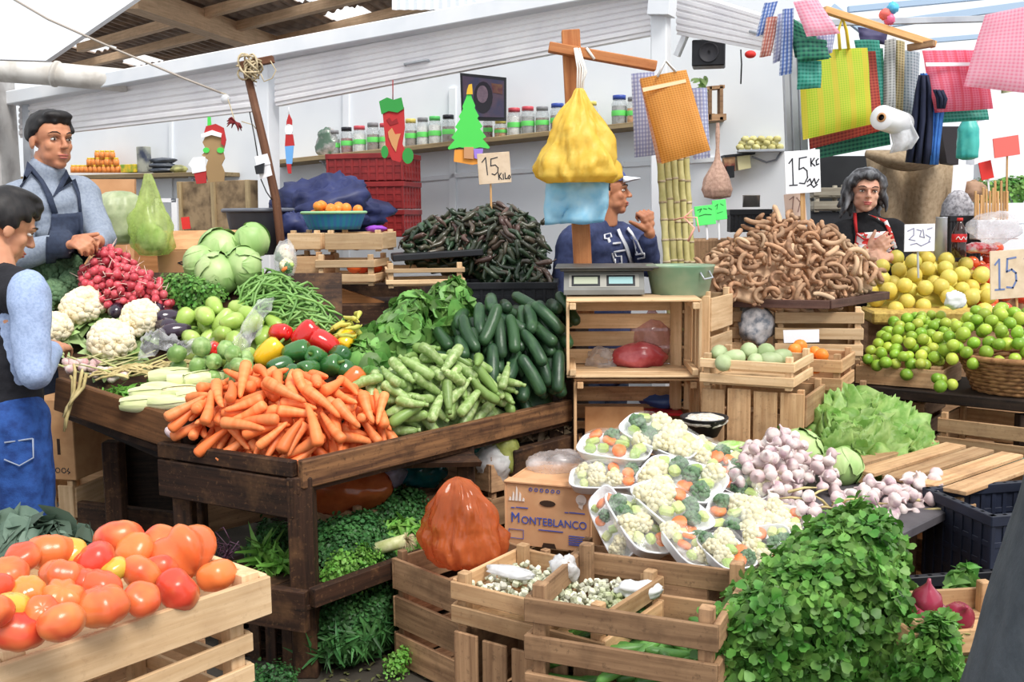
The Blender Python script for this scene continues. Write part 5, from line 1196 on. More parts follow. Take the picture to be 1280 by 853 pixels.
# --- tamarind stand
T0, T1, T2 = at(897, 378, 4.45), at(1037, 381, 4.3), at(1110, 357, 4.75); zt = T1.z; T0 = V((T0.x, T0.y, zt)); T2 = V((T2.x, T2.y, zt)); T3 = T0+(T2-T1)
t = thing('slatted_stand', 'dark tray with wooden rims that holds the tamarind pods', 'tray', tuple((T0+T2)/2))
mb = MB(); BR = wood('wood_wine', (96, 70, 62), (70, 50, 46), (120, 96, 84), wear=.3)
for a, b in ((T0, T1), (T1, T2), (T2, T3), (T3, T0)): mb.beam(a, b, .02, .035, UPZ)
part('rim', mb, BR, t); mb = MB(); mb.add([tuple(p-UPZ*.012) for p in (T0, T1, T2, T3)]+[tuple(p-UPZ*.002) for p in (T0, T1, T2, T3)], [(3, 2, 1, 0), (4, 5, 6, 7), (0, 1, 5, 4), (1, 2, 6, 5), (2, 3, 7, 6), (3, 0, 4, 7)], smooth=False); part('deck', mb, BR, t)
dx = (T1-T0).normalized(); ang = math.degrees(math.atan2(dx.y, dx.x)); ct = (T1+T2)/2
def ontop(px, py, Y, z): p = at(px, py, Y); return V((p.x, p.y, z))
crate('wooden crate with open slats under the right half of the tamarind tray', yawm(ontop(1020, 430, 4.55, zt-.235), ang+6), .36, .36, .21, n=3, wd_=W_PALE)
crate('wooden crate under the left half of the tamarind tray', yawm(ontop(905, 430, 4.62, zt-.235), ang+6), .16, .3, .21, n=3, wd_=W_CRATE)
crate('large old crate at floor level below the tamarind stand', yawm(ontop(985, 430, 4.72, 0), ang+6), .62, .4, zt-.245, n=5, wd_=W_OLD)
h = Heap([at(868, 330, 4.35), at(905, 300, 4.55), at(948, 276, 4.75), at(990, 270, 4.8), at(1040, 290, 4.8), at(1080, 325, 4.75), at(1103, 352, 4.62), at(1040, 372, 4.35), at(960, 375, 4.35), at(890, 368, 4.35)], -.06, .08)
fill(h, m_tamarind, 330, 'tamarind_pod', 'curved brown tamarind pod in the big heap in front of the woman', 'tamarind', 'tamarind pods in the big heap', kinds=14, tries=12, tilt=35, drop_mound=.004, mm=M_TAM, mlabel='tamarind pods deep inside the big heap')
# --- citrus, tomatoes and limes at the right
h = Heap([at(1088, 362, 5.05), at(1095, 330, 5.3), at(1130, 322, 5.5), at(1180, 330, 5.5), at(1240, 345, 5.3), at(1240, 385, 5.0), at(1180, 392, 4.95), at(1110, 392, 4.95)], -.07, .05)
[inst('citrus', protos(m_citrus, 6)[q % 6][0], m, 'yellow citrus fruit in the heap in front of the woman', 'citrus', 'yellow citrus fruit heap') for q in range(75) for m in h.drop([(0, 0, 0, .041)], 1, 25, layers=2.5)]
h.mound('citrus_heap', M_CITRUS, 'yellow citrus fruit deep inside their heap', 'citrus', .02)
t = single('citrus_basket', MB().box((0, 0, .03), (.5, .3, .06), yawm(at(1150, 402, 4.95), -8), .01), mat('wicker_yellow', (206, 176, 92), (170, 136, 64), 60, rough=.7), 'low yellowish basket edge under the yellow citrus', 'basket')
crate('wooden crate under the yellow citrus heap', yawm(ontop(1150, 420, 5.2, .0), -8), .6, .5, .86, n=5, wd_=W_OLD)
h = Heap([at(1192, 345, 5.5), at(1200, 322, 5.7), at(1240, 318, 5.8), at(1285, 330, 5.6), at(1285, 392, 5.2), at(1225, 390, 5.1), at(1222, 360, 5.3)], -.05, .05)
[inst('red_tomato', protos(m_mintom, 5)[q % 5][0], m, 'small red tomato behind the yellow citrus and the price card', 'tomato', 'red tomatoes behind the citrus') for q in range(62) for m in h.drop([(0, 0, 0, .034)], 1, 25, layers=2.5)]
crate('wooden crate under the far red tomatoes', yawm(ontop(1250, 400, 5.5, .0), -8), .6, .5, .95, n=5, wd_=W_OLD)
B0, B1 = at(1052, 486, 4.45), at(1290, 503, 3.98); B1.z = B0.z; ang2 = math.degrees(math.atan2(B1.y-B0.y, B1.x-B0.x)); bd = (B1-B0).normalized(); bn = V((-bd.y, bd.x, 0)); bz = B0.z
t = thing('black_shelf', 'black painted shelf board that carries the limes', 'shelf', tuple(B0))
mb = MB(); c = (B0+B1)/2+bn*.24; mb.box((0, 0, 0), ((B1-B0).length, .5, .045), frame(c, bd), .004); part('board', mb, W_BLACK, t)
for s_, e in ((.04, .05), (.04, .45), (.95, .05), (.95, .45)):
    mb = MB(); p = B0.lerp(B1, s_)+bn*e; mb.box((p.x, p.y, bz/2-.02), (.05, .05, bz-.04)); part('leg', mb, W_BLACK, t)
lc = B0+bd*.22+bn*.2+UPZ*.025
crate('wooden crate of small limes left of the wicker basket', yawm(lc, ang2+3), .36, .32, .085, n=1, wd_=W_CRATE, post=.05, gap=.006)
h = Heap([at(1082, 440, 4.4), at(1110, 398, 4.75), at(1160, 385, 4.75), at(1200, 390, 4.65), at(1190, 440, 4.35), at(1160, 452, 4.25), at(1085, 450, 4.32)], -.08, .05)
LG = 'small green lime in the wooden crate left of the wicker basket'
[inst('lime', protos(m_lime, 8)[q % 8][0], m, LG, 'lime', 'limes in the wooden crate', .92) for q in range(190) for m in h.drop([(0, 0, 0, .0245)], 1, 25, layers=2.5)]
h = Heap([at(1178, 425, 4.2), at(1200, 390, 4.5), at(1240, 378, 4.5), at(1300, 385, 4.4), at(1300, 432, 4.1), at(1240, 438, 4.08), at(1190, 436, 4.12)], -.095, .06)
[inst('lime', protos(m_lime, 8)[q % 8][0], m, 'green lime heaped in the round wicker basket at the right', 'lime', 'limes in the wicker basket', 1.0) for q in range(165) for m in h.drop([(0, 0, 0, .029)], 1, 25, layers=2.5)]
WIC = mat('wicker', (166, 122, 78), (126, 86, 52), 30, rough=.75)
wc = B0+bd*.66+bn*.21+UPZ*.025
t = thing('wicker_basket', 'round brown wicker basket heaped with limes', 'basket', tuple(wc)); mb = MB()
NR, NC = 9, 40; 
for i in range(NR):
    rr = .17+.055*(i/(NR-1)); z = .008+.13*i/(NR-1); mb.tube([wc+V((rr*(1+.025*(1 if (j+i) % 2 else -1))*math.cos(2*PI*j/NC), rr*(1+.025*(1 if (j+i) % 2 else -1))*math.sin(2*PI*j/NC), z)) for j in range(NC+1)], .0085, 5, cap=False)
part('weave', mb, WIC, t); mb = MB(); mb.tube([wc+V((.232*math.cos(2*PI*j/40), .232*math.sin(2*PI*j/40), .146)) for j in range(41)], .013, 6, cap=False); part('rim', mb, WIC, t)
mb = MB(); mb.lathe([(0.01, 0), (.16, 0), (.16, .006), (.01, .006)], 24, Matrix.Translation(wc)); part('base', mb, WIC, t)
h = Heap([at(1165, 478, 4.12), at(1178, 470, 4.2), at(1192, 478, 4.1), at(1190, 486, 4.05), at(1168, 486, 4.05)], -.03, .01)
[inst('lime', protos(m_lime, 8)[q % 8][0], m, 'green lime lying loose between the crate and the wicker basket', 'lime', 'loose limes on the black shelf', .9) for q in range(5) for m in h.drop([(0, 0, 0, .024)], 1, 25, layers=2.5)]
# under the shelf
crate('wooden crate under the black shelf at the far right', yawm(ontop(1243, 540, 4.12, .33), ang2), .36, .3, .235, n=3, wd_=W_CRATE)
crate('wooden crate in the dark under the left of the black shelf', yawm(ontop(1110, 520, 4.55, .33), ang2), .4, .3, .26, n=3, wd_=W_OLD)
crate('old crate at floor level below the black shelf', yawm(ontop(1180, 560, 4.35, 0), ang2), .7, .35, .32, n=3, wd_=W_OLD)
plastic_crate('teal plastic crate behind the lettuces at the right', yawm(ontop(1225, 575, 3.75, .32), ang2), .5, .3, .14, mat('teal_plastic', (40, 128, 118), (34, 112, 104), 6, rough=.45))
crate('crate on the floor under the teal plastic crate', yawm(ontop(1225, 575, 3.75, 0), ang2), .5, .3, .31, n=3, wd_=W_OLD)
# --- lettuces
def lettuce(p, r, label, tilt, seed):
    rr = random.Random(seed); t = thing('lettuce', label, 'lettuce', tuple(p-UPZ*r*.5), 'lettuces beside the garlic')
    m = Matrix.Translation(p) @ Matrix.Rotation(math.radians(tilt[0]), 4, 'X') @ Matrix.Rotation(math.radians(tilt[1]), 4, 'Y')
    mb = MB(); mb.ball((0, 0, r*.0), (r*.32, r*.32, r*.30), nu=14, nv=9, fn=lump(seed, .2), tone=.55); me = mb.mesh('heart', G_LET); me.transform(m); part('heart', me, None, t)
    mb = MB()
    for k in range(20):
        a = k*2.4+rr.uniform(-.3, .3); el = .05+1.15*(k/20)+rr.uniform(-.1, .1); L = r*rr.uniform(.9, 1.2)*(1-.3*k/20); W = r*rr.uniform(.6, .8); ph = rr.uniform(0, 6); P = []
        dr = V((math.cos(a), math.sin(a), 0)); sd = V((-math.sin(a), math.cos(a), 0)); NI, NJ_ = 13, 15
        for i in range(NI):
            s_ = i/(NI-1); b = el+.7*(1-s_)-1.0*s_*s_*(1-k/24); c_ = dr*(L*s_*math.cos(b))+UPZ*(L*s_*math.sin(b)-r*.25); row = []
            for j in range(NJ_):
                u = (j-7)/7; ww = W*(.3+.7*math.sin(PI*min(1, s_*.8+.12))); e = max(abs(u), s_)**2
                q = e*.12*r*(math.sin(11*s_+ph+u*7)+.8*math.sin(23*s_+u*15+ph*2)+.5*noise.noise(V((s_*9, u*9, k+seed*20))))
                row.append(c_+sd*(u*ww)+UPZ*(q+.10*ww*abs(u))-dr*(.18*ww*u*u-q*.6))
            P.append(row)
        mb.grid(P, tone=.35+.4*rr.random())
    me = mb.mesh('leaves', G_LET); me.transform(m); part('leaves', me, None, t)
for k, (px, py, Y, r, ti, lab) in enumerate([(1060, 525, 3.72, .17, (30, -10), 'green lettuce topmost of the lettuce heap'), (1118, 540, 3.68, .17, (35, 25), 'green lettuce at the upper right of its heap, below the limes'), (1095, 568, 3.5, .16, (50, 10), 'green lettuce lowest in front, touching the crate slats'), (1015, 545, 3.62, .14, (30, -35), 'green lettuce at the left end, by the upright boards'), (1055, 568, 3.48, .13, (55, -15), 'green lettuce in front, left of the slatted crate top'), (1145, 572, 3.56, .14, (40, 35), 'green lettuce at the right end beside the teal crate')]):
    lettuce(at(px, py, Y+.06), r, lab, ti, k)
cabbage(at(1000, 565, 3.45), .075, 'pale round cabbage head left of the lettuces, above the garlic', Matrix.Rotation(1, 4, 'X'))
cabbage(at(1052, 585, 3.3), .065, 'small pale cabbage head under the lettuces with a torn orange base', Matrix.Rotation(2.2, 4, 'X'))
# crates under the lettuce and the slatted crate top
zc = .50
crate('wooden crate with wide slats on top beside the lettuces', yawm(ontop(1175, 600, 3.38, .0), 40), .55, .42, zc, n=4, wd_=W_CRATE)
t = thing('slatted_board', 'flat slatted wooden lid on the crate right of the lettuces', 'lid', (1.35, 3.4, zc))
for i in range(5):
    mb = MB(); mb.box((0, -.2+.1*i, zc+.045), (.60, .075, .014), yawm(ontop(1175, 600, 3.38, 0), 40)); part('slat', mb, W_CRATE, t)
crate('wooden crate hidden under the lettuce heap', yawm(V((1.02, 3.62, 0)), 40), .55, .35, zc-.03, n=4, wd_=W_OLD)
# --- garlic board
G0, G1 = atz(1202, 628, .50), atz(1052, 702, .50); gd = (G0-G1).normalized(); gn = V((-gd.y, gd.x, 0))
t = thing('garlic_table', 'low table with a dark grey board where the garlic lies', 'table', tuple((G0+G1)/2))
mb = MB(); mb.box((0, 0, -.012), ((G0-G1).length, .55, .03), frame((G0+G1)/2+gn*.265, gd), .004); part('board', mb, mat('grey_board', (92, 88, 92), (70, 66, 70), 8, rough=.6), t)
for a, b in ((.93, .06), (.93, .45), (.07, .06), (.07, .45)):
    mb = MB(); p = G1.lerp(G0, a)+gn*b; mb.box((p.x, p.y, .235), (.045, .045, .47)); part('leg', mb, W_CRATE, t)
crate('wooden crate under the garlic board, pale boards facing the viewer', yawm(G1.lerp(G0, .70)+gn*.26-UPZ*.50, math.degrees(math.atan2(gd.y, gd.x))), .34, .3, .44, n=2, wd_=W_OLD, vert=3)
gl = protos(m_garlic, 8)
h = Heap([at(905, 600, 3.15), at(935, 565, 3.4), at(985, 560, 3.45), at(1010, 585, 3.35), at(1000, 625, 3.1), at(960, 640, 2.98), at(925, 622, 3.05)], -.05, .09)
for q in range(120):
    for m in h.drop([(0, 0, 0, .0215)], 1, 14, layers=4): inst('garlic_bulb', gl[q % 8][0], m, 'purplish white garlic bulb in the big heap behind the wrapped trays', 'garlic', 'garlic bulbs in the big heap', .86)
h.mound('garlic_heap', M_GARLIC, 'garlic bulbs deep inside the big heap', 'garlic', .012)
for poly, n, lab, grp in [([at(1005, 600, 3.2), at(1020, 580, 3.3), at(1048, 590, 3.3), at(1045, 615, 3.12), at(1020, 622, 3.1)], 16, 'purplish garlic bulb in the small tied bunch below the lettuces', 'garlic bulbs in the small bunch'),
        ([at(1035, 640, 2.98), at(1055, 612, 3.12), at(1110, 610, 3.2), at(1165, 605, 3.28), at(1195, 612, 3.22), at(1160, 640, 3.02), at(1120, 662, 2.84), at(1080, 650, 2.9)], 62, 'purplish garlic bulb in the row along the edge of the grey board', 'garlic bulbs along the board edge'),
        ([at(985, 640, 2.95), at(1010, 632, 3.0), at(1030, 640, 2.96), at(1015, 655, 2.85), at(990, 655, 2.85)], 10, 'garlic bulb loose on the grey board above the leafy bunch', 'loose garlic bulbs')]:
    h = Heap(poly, -.025, .03)
    for q in range(n):
        for m in h.drop([(0, 0, 0, .0215)], 1, 25, layers=4): inst('garlic_bulb', gl[q % 8][0], m, lab, 'garlic', grp, .86)
mb = MB()
for k in range(12):
    p = at(R.choice((985, 1010, 1040, 1075, 1150)), R.uniform(615, 640), 3.0); d = V((R.uniform(-1, 1), R.uniform(-.5, .5), R.uniform(0, .4))).normalized(); mb.tube([p, p+d*.05, p+d*.09+V((0, 0, -.01))], [.005, .004, .002], 5)
single('garlic_stalks', mb, M_STRAW, 'dry garlic stalks between the bulbs', 'stalks', kind='stuff')
# --- right edge crates
DB = mat('dark_blue_plastic', (34, 40, 58), (28, 32, 46), 8, rough=.5)
plastic_crate('dark blue plastic crate at the right edge behind the black crate', yawm(ontop(1262, 640, 2.95, .28), 12), .34, .3, .27, DB)
plastic_crate('lower black plastic crate under the dark blue one', yawm(ontop(1262, 640, 2.95, .0), 12), .34, .3, .27, BLACKP)
plastic_crate('black plastic crate with green leaves at the lower right', yawm(ontop(1215, 700, 2.52, .22), 10), .34, .30, .20, BLACKP)
crate('wooden crate under the black crate with green leaves', yawm(ontop(1215, 700, 2.52, 0), 10), .34, .3, .2, n=2, wd_=W_OLD)
h = Heap([at(1180, 745, 2.4), at(1185, 715, 2.5), at(1215, 708, 2.55), at(1225, 745, 2.4)], -.03, .03)
mb = MB(); mb.scatter(*LEAFW, leaf_mats(h, 40, .07)); single('leafy_greens', mb, G_SPIN, 'green leaves lying in the black plastic crate', 'greens')
crate('wooden crate of red onions at the lower right', yawm(ontop(1190, 785, 2.08, .50), 8), .30, .22, .07, n=1, wd_=W_CRATE)
crate('wooden crate under the red onions', yawm(ontop(1190, 785, 2.08, 0), 8), .34, .24, .485, n=4, wd_=W_OLD)
M_RON = mat('red_onion', (164, 56, 80), (134, 40, 62), 14, rough=.25, coat=.3, stretch=(1, 1, .3))
for k, (px, py, lab) in enumerate([(1158, 748, 'red onion uppermost, beside the leafy bunch'), (1168, 768, 'red onion largest, in front of the uppermost one'), (1198, 768, 'red onion at the right by the crate edge'), (1146, 765, 'red onion half behind the leafy bunch'), (1182, 782, 'red onion lowest, between the other two')]):
    mb = MB(); r = .033; mb.lathe([(.1*r, -r), (.6*r, -.85*r), (r, -.1*r), (.85*r, .5*r), (.4*r, .95*r), (.15*r, 1.3*r), (.1*r, 1.6*r)], 18); me = mb.mesh('red_onion', M_RON)
    inst('red_onion', me, Matrix.Translation(at(px, py+4, 2.06)) @ Matrix.Rotation(R.uniform(0, 2), 4, 'X'), lab, 'onion', 'red onions in the crate')
Q0, Q1 = atz(14, 822, .74), atz(322, 722, .74); qd = (Q1-Q0); qd.normalize(); qn = V((-qd.y, qd.x, 0))
Qm = (Q0+Q1)/2; Lq = (Q1-Q0).length; qa = math.degrees(math.atan2(qd.y, qd.x))
W_NEW = wood('wood_new', (228, 196, 156), (206, 170, 128), (160, 122, 90), wear=.25)
crate('pale wooden crate full of big tomatoes at the front left', yawm(Qm+qn*.19-UPZ*.075, qa), Lq+.05, .38, .075, n=1, wd_=W_NEW, post=.042, gap=.004, th=.012)
crate('pale slatted crate under the tomato crate', yawm(Qm+qn*.19-UPZ*.33+qd*-.02, qa+3), Lq+.02, .36, .235, n=4, wd_=W_NEW, gap=.024, post=.035)
crate('wooden crate on the floor under the tomato crates', yawm(Qm+qn*.19-UPZ*.74, qa+3), Lq, .36, .40, n=5, wd_=W_CRATE)
TY = M_TOMATO; TV = mat('tomato_green', (206, 176, 66), (226, 120, 62), 6, lo=.45, hi=.7, rough=.2, coat=.5)
tp = [  # px, py, radius px, flat lobed, label
 (149, 673, 27, .03, 'tomato highest in the crate, orange and smooth'), (63, 690, 27, .05, 'tall orange tomato at the upper left of the crate'), (28, 697, 20, .03, 'orange tomato behind the tall one at the left'), (168, 688, 22, .02, 'small orange tomato just below the highest one'), (201, 676, 20, .02, 'red tomato behind the big lobed one'),
 (228, 692, 36, .15, 'huge red lobed tomato, largest of the crate'), (270, 719, 23, .03, 'red orange tomato at the right end of the crate'), (117, 702, 25, .05, 'red tomato with an orange top in the middle'), (88, 692, 19, .02, 'yellowish tomato half hidden behind others'), (79, 721, 25, .08, 'ribbed red tomato left of the middle'),
 (143, 712, 17, .03, 'small yellow and red tomato in the middle gap'), (177, 717, 24, .04, 'red tomato under the small orange one'), (126, 733, 24, .05, 'red orange tomato low in the middle'), (222, 737, 27, .04, 'broad orange tomato along the front board'), (177, 749, 22, .04, 'round red tomato touching the front board'),
 (128, 757, 30, .06, 'red tomato with a yellow right cheek on the front board'), (77, 748, 24, .1, 'ribbed red tomato above the front board'), (77, 778, 27, .03, 'red tomato low at the front left'), (33, 740, 21, .05, 'greenish yellow tomato at the left'), (10, 718, 23, .03, 'orange tomato at the left edge of the photo'), (24, 783, 33, .04, 'big red tomato lowest at the left corner post'), (14, 757, 20, .04, 'yellow green tomato above the lowest one'), (-6, 735, 22, .03, 'red tomato cut by the edge of the photo'), (108, 728, 20, .04, 'red tomato in the second layer, mostly hidden'), (52, 765, 20, .04, 'red tomato in the second layer at the left'), (200, 712, 20, .04, 'red tomato in the second layer at the right'), (-10, 765, 24, .03, 'orange tomato beyond the left post')]
for k, (px, py, rp_, lb, lab) in enumerate(tp):
    Y = (1.70 if k == 20 else 1.62)+(px-150)*.0009+(740-py)*.0035; r = rp_*Y/F*1.07; m = TV if k in (8, 10, 18, 21) else TY
    me, _ = m_tomato(k, r, lb, m); dd = Matrix.Rotation(R.uniform(-.8, .8), 4, 'X') @ Matrix.Rotation(R.uniform(-.8, .8), 4, 'Y') @ Matrix.Rotation(R.uniform(0, 6), 4, 'Z')
    t = tag(link('tomato', me, None, Matrix.Translation(at(px, py, Y)) @ dd), lab, 'tomato', 'big tomatoes in the front crate')
# dark leaves behind the tomatoes
h = Heap([at(-20, 690, 1.95), at(-20, 640, 2.1), at(40, 645, 2.1), at(110, 668, 2.1), at(120, 690, 2.0), at(40, 700, 1.9)], -.03, .05)
mb = MB(); mb.scatter(*LEAFW, leaf_mats(h, 150, .07, out=.8)); single('herb_bunch', mb, mat('grey_green_leaf', (96, 116, 100), (58, 80, 66), 12, rough=.5, tone=True, trans=.2), 'greyish green leafy herbs behind the tomato crate', 'herbs')
crate('wooden crate below the greyish herbs', yawm(V((-1.0, 2.18, 0)), 20), .6, .3, .62, n=5, wd_=W_OLD)
mb = MB()
for k in range(9): p0 = at(R.uniform(268, 290), R.uniform(672, 700), 2.2); mb.tube([p0+V((R.uniform(-.03, .03), 0, R.uniform(-.03, .03))) for q in range(6)], .0012, 4)
single('wire_tangle', mb, mat('dark_wire', (70, 40, 60), rough=.4), 'thin dark wire tangle beside the tomato crate post', 'wire', kind='stuff')  # loose tangle beside the post, nothing holds it up

z0 = .33
b0, b1 = atz(631, 680, z0), atz(740, 692, z0); bdx = (b1-b0).normalized(); ba = math.degrees(math.atan2(bdx.y, bdx.x)); bw = (b1-b0).length; bh = .205
M0 = yawm((b0+b1)/2, ba)
BOX = mat('box_card', (214, 166, 124), (204, 152, 110), 10, rough=.8); BLUE = mat('print_blue', (66, 90, 176), rough=.7); PW = mat('print_white', (236, 224, 214), rough=.7); HOLE = mat('hole_dark', (58, 40, 28), rough=.9)
t = thing('cardboard_box', 'brown cardboard produce box with a blue printed name left of the wrapped trays', 'box', tuple((b0+b1)/2))
D_ = .30
mb = MB(); mb.box((0, .006, bh/2), (bw, .006, bh), M0, .001); part('front_panel', mb, BOX, t)
mb = MB(); mb.box((bw/2-.003, D_/2, bh/2), (.006, D_, bh), M0, .001); part('side_panel', mb, BOX, t)
mb = MB(); mb.box((-bw/2+.003, D_/2, bh/2), (.006, D_, bh), M0, .001); part('side_panel', mb, BOX, t)
mb = MB(); mb.box((0, D_-.003, bh/2), (bw, .006, bh), M0, .001); part('back_panel', mb, BOX, t)
mb = MB(); mb.box((0, .02, bh+.002), (bw, .05, .006), M0, .001); mb.box((0, D_*.6, bh-.006), (bw-.01, D_*.7, .006), M0, .001); part('top_flap', mb, BOX, t)
FM = M0 @ Matrix.Translation((0, .0015, 0)) @ Matrix.Rotation(PI/2, 4, 'X')   # local x right, y up, z to viewer
s_ = bw/.285
me = text_mesh('ONTEBLANCO', .034*s_, FM @ Matrix.Translation((.020*s_, .082*s_, .001)), BLUE, 'lettering', sx=.93); part('lettering', me, None, t, 'blue name in capital letters')
me = text_mesh('M', .046*s_, FM @ Matrix.Translation((-.106*s_, .087*s_, .001)), BLUE, 'lettering', sx=.9); part('lettering', me, None, t)
def flat(pieces, m, name, lab=None):
    mb = MB()
    for kind, *a in pieces:
        if kind == 'p': mb.prism(a[0], .0012, FM @ Matrix.Translation((0, 0, .001)))
        else: stroke(mb, a[0], a[1], FM @ Matrix.Translation((0, 0, .001)), .0012)
    return part(name, mb, m, t, lab)
pc = []
for i in range(5): x = -.128*s_+i*.011*s_; hh = (.012+.011*(i if i < 3 else 4-i)*1.6)*s_; pc.append(('p', [(x, .142*s_), (x+.0085*s_, .142*s_), (x+.0085*s_, .142*s_+hh*.75), (x+.004*s_, .142*s_+hh)]))
flat(pc, PW, 'triangle_mark', 'white striped triangle')
flat([('p', arc(.108*s_, .163*s_, .017*s_, 0, 360, 14)[:-1]), ('p', [(.100*s_, .14*s_), (.112*s_, .132*s_), (.116*s_, .156*s_), (.1*s_, .156*s_)])], PW, 'round_mark', 'white round emblem')
flat([('p', [(x*s_, y*s_), ((x+w)*s_, y*s_), ((x+w)*s_, (y+.003)*s_), (x*s_, (y+.003)*s_)]) for x, y, w in [(-.12, .118, .012), (-.104, .120, .04), (.055, .118, .012), (.07, .119, .05), (-.03, .055, .08), (.068, .038, .055), (.068, .031, .058), (.068, .024, .058), (.068, .045, .058), (.068, .018, .05)]] +
     [('s', [(-.128*s_, .022*s_), (-.08*s_, .022*s_), (-.08*s_, .05*s_), (-.128*s_, .05*s_), (-.128*s_, .022*s_)], .0016)] + [('s', arc((-.055+i*.018)*s_, .182*s_, .005*s_, 0, 360, 8), .002) for i in range(6)], BLUE, 'small_print', 'blue small print')
flat([('p', arc(.0, .142*s_, .026*s_, 0, 360, 16, .010*s_)[:-1]), ('p', [(-.02*s_, 0), (.028*s_, 0), (.022*s_, .016*s_), (-.014*s_, .016*s_)])], HOLE, 'hand_hole')
FB = film('clear_bag', (240, 240, 244), alpha=.22, rough=.08, body=.4, var=.4, nscale=18)
def bagblob(name, c, r, label, m, seed=0, cat='bag', k=.25, rot=None, n=(28, 20), top=None, group=None):
    "a crumpled plastic bag: round body, optional gathered neck"
    o = V((seed*5.3, seed*2.1, seed)); mb = MB()
    def fn(p):
        q = 1+k*noise.noise(p*1.4+o)+k*.6*abs(noise.noise(p*3.5+o))+k*.25*noise.noise(p*8+o)
        if top and p.z > .35: s2 = (p.z-.35)/.65; q *= 1-.0*s2
        return q
    mb.ball((0, 0, 0), r, nu=n[0], nv=n[1], fn=fn)
    if top:
        vs = mb.v[-1]; zz = vs[:, 2]/r[2]; f = np.clip((zz-top[0])/(1-top[0]), 0, 1); vs[:, 0] *= 1-f*.8; vs[:, 1] *= 1-f*.8; vs[:, 2] += f*f*top[1]
    M_ = Matrix.Translation(c) @ (rot or Matrix()); mb.v[-1] = tf(mb.v[-1], M_)
    return single(name, mb, m, label, cat, group)
bagblob('clear_bag', at(700, 582, 3.42), (.10, .07, .05), 'crumpled clear plastic bag behind the printed cardboard box', FB, 3)
crate('wooden crate under the printed cardboard box', yawm((b0+b1)/2+V((bdx.y*-1, bdx.x, 0))*.15-UPZ*.33, ba), bw+.01, .31, .31, n=4, wd_=W_CRATE, bottom=True)
# front left crate of the pair
ZF = .56
f0, f1 = atz(564, 720, ZF), atz(700, 752, ZF); fd = (f1-f0).normalized(); fa = math.degrees(math.atan2(fd.y, fd.x)); fnn = V((-fd.y, fd.x, 0)); fl = .40
fc = f0+fd*(fl/2)+fnn*.14-UPZ*.115
crate('shallow wooden crate with chopped scraps, left of the big front crate', yawm(fc, fa), fl, .28, .115, n=2, wd_=W_CRATE, gap=.016, post=.03)
crate('upright crate with vertical boards under the crate of scraps', yawm(fc-UPZ*.445, fa), fl, .28, .43, n=2, wd_=W_OLD, vert=5, gap=.03)
h = Heap([fc+fd*a+fnn*b+UPZ*.055 for a, b in ((-.18, -.12), (.18, -.12), (.18, .12), (-.18, .12))], 0, .02)
mb = MB(); cub = MB().box((0, 0, 0), (1, 1, .7), None, .15)
mb.scatter(cub.v[0], cub.f, [Matrix.Translation(h.M @ V((x_, y_, R.uniform(0, .03)))) @ Matrix.Rotation(R.uniform(0, 6), 4, V((R.random(), R.random(), R.random()+.1))) @ Matrix.Scale(R.uniform(.008, .016), 4) for q in range(1300) for x_, y_ in [(R.uniform(h.bb[0], h.bb[1]), R.uniform(h.bb[2], h.bb[3]))] if inpoly(h.poly, x_, y_)], smooth=False)
single('vegetable_scraps', mb, mat('scraps', (226, 224, 206), (150, 160, 110), 9, rough=.6, tone=True), 'small pale chopped vegetable scraps in the shallow crate', 'scraps', kind='stuff')
WPL = film('white_plastic', (244, 245, 248), alpha=.75, rough=.2, body=.4, var=.3)
bagblob('plastic_wad', fc+UPZ*.12+fd*.0+fnn*.03, (.03, .025, .03), 'crumpled silvery plastic on top of the chopped scraps', WPL, 5, k=.5)
bagblob('plastic_sheet', fc+UPZ*.105-fd*.12-fnn*.02, (.06, .022, .012), 'white plastic strip at the left of the chopped scraps', WPL, 6, k=.3, rot=Matrix.Rotation(-.5, 4, 'Z'))
# big front crate
g0, g1 = atz(661, 738, .60), atz(892, 772, .60); gdx = (g1-g0).normalized(); ga = math.degrees(math.atan2(gdx.y, gdx.x)); gnn = V((-gdx.y, gdx.x, 0)); gL = (g1-g0).length+.02
gc = (g0+g1)/2+gnn*.165
crate('big slatted wooden crate at the front, holding flat green vegetables', yawm(gc-UPZ*.25, ga), gL, .33, .25, n=3, wd_=W_OLD, gap=.03, post=.034, th=.011)
crate('slatted wooden crate on the floor under the big front crate', yawm(gc-UPZ*.60, ga), gL, .33, .33, n=4, wd_=W_OLD, gap=.03)
h = Heap([gc+gdx*a+gnn*b-UPZ*.14 for a, b in ((-.15, -.13), (.16, -.13), (.16, .13), (-.15, .13))], -.06, .03)
M_POD = mat('flat_pod', (94, 144, 66), (64, 110, 50), 20, rough=.4, ov=.2)
def m_pod(i):
    mb = MB(); L = R.uniform(.16, .2); b = R.uniform(-.03, .03); mb.tube([(-L/2+L*t, b*math.sin(PI*t), 0) for t in (0, .06, .25, .5, .75, .94, 1)], [.004, .011, .014, .014, .013, .008, .002], 8); return mb.mesh('green_pod', M_POD), capsule(L, .012, 5)
fill(h, m_pod, 46, 'green_pod', 'long green pod inside the big slatted front crate', 'pod', 'green pods in the front crate', kinds=6, tries=20, yaw=(-25, 25))
bagblob('newspaper', gc+UPZ*-.07+gdx*-.04+gnn*.10, (.05, .03, .022), 'crumpled whitish paper in the back of the big front crate', mat('paper_white', (232, 232, 232), (200, 202, 206), 12, rough=.8), 8, cat='paper', k=.4)

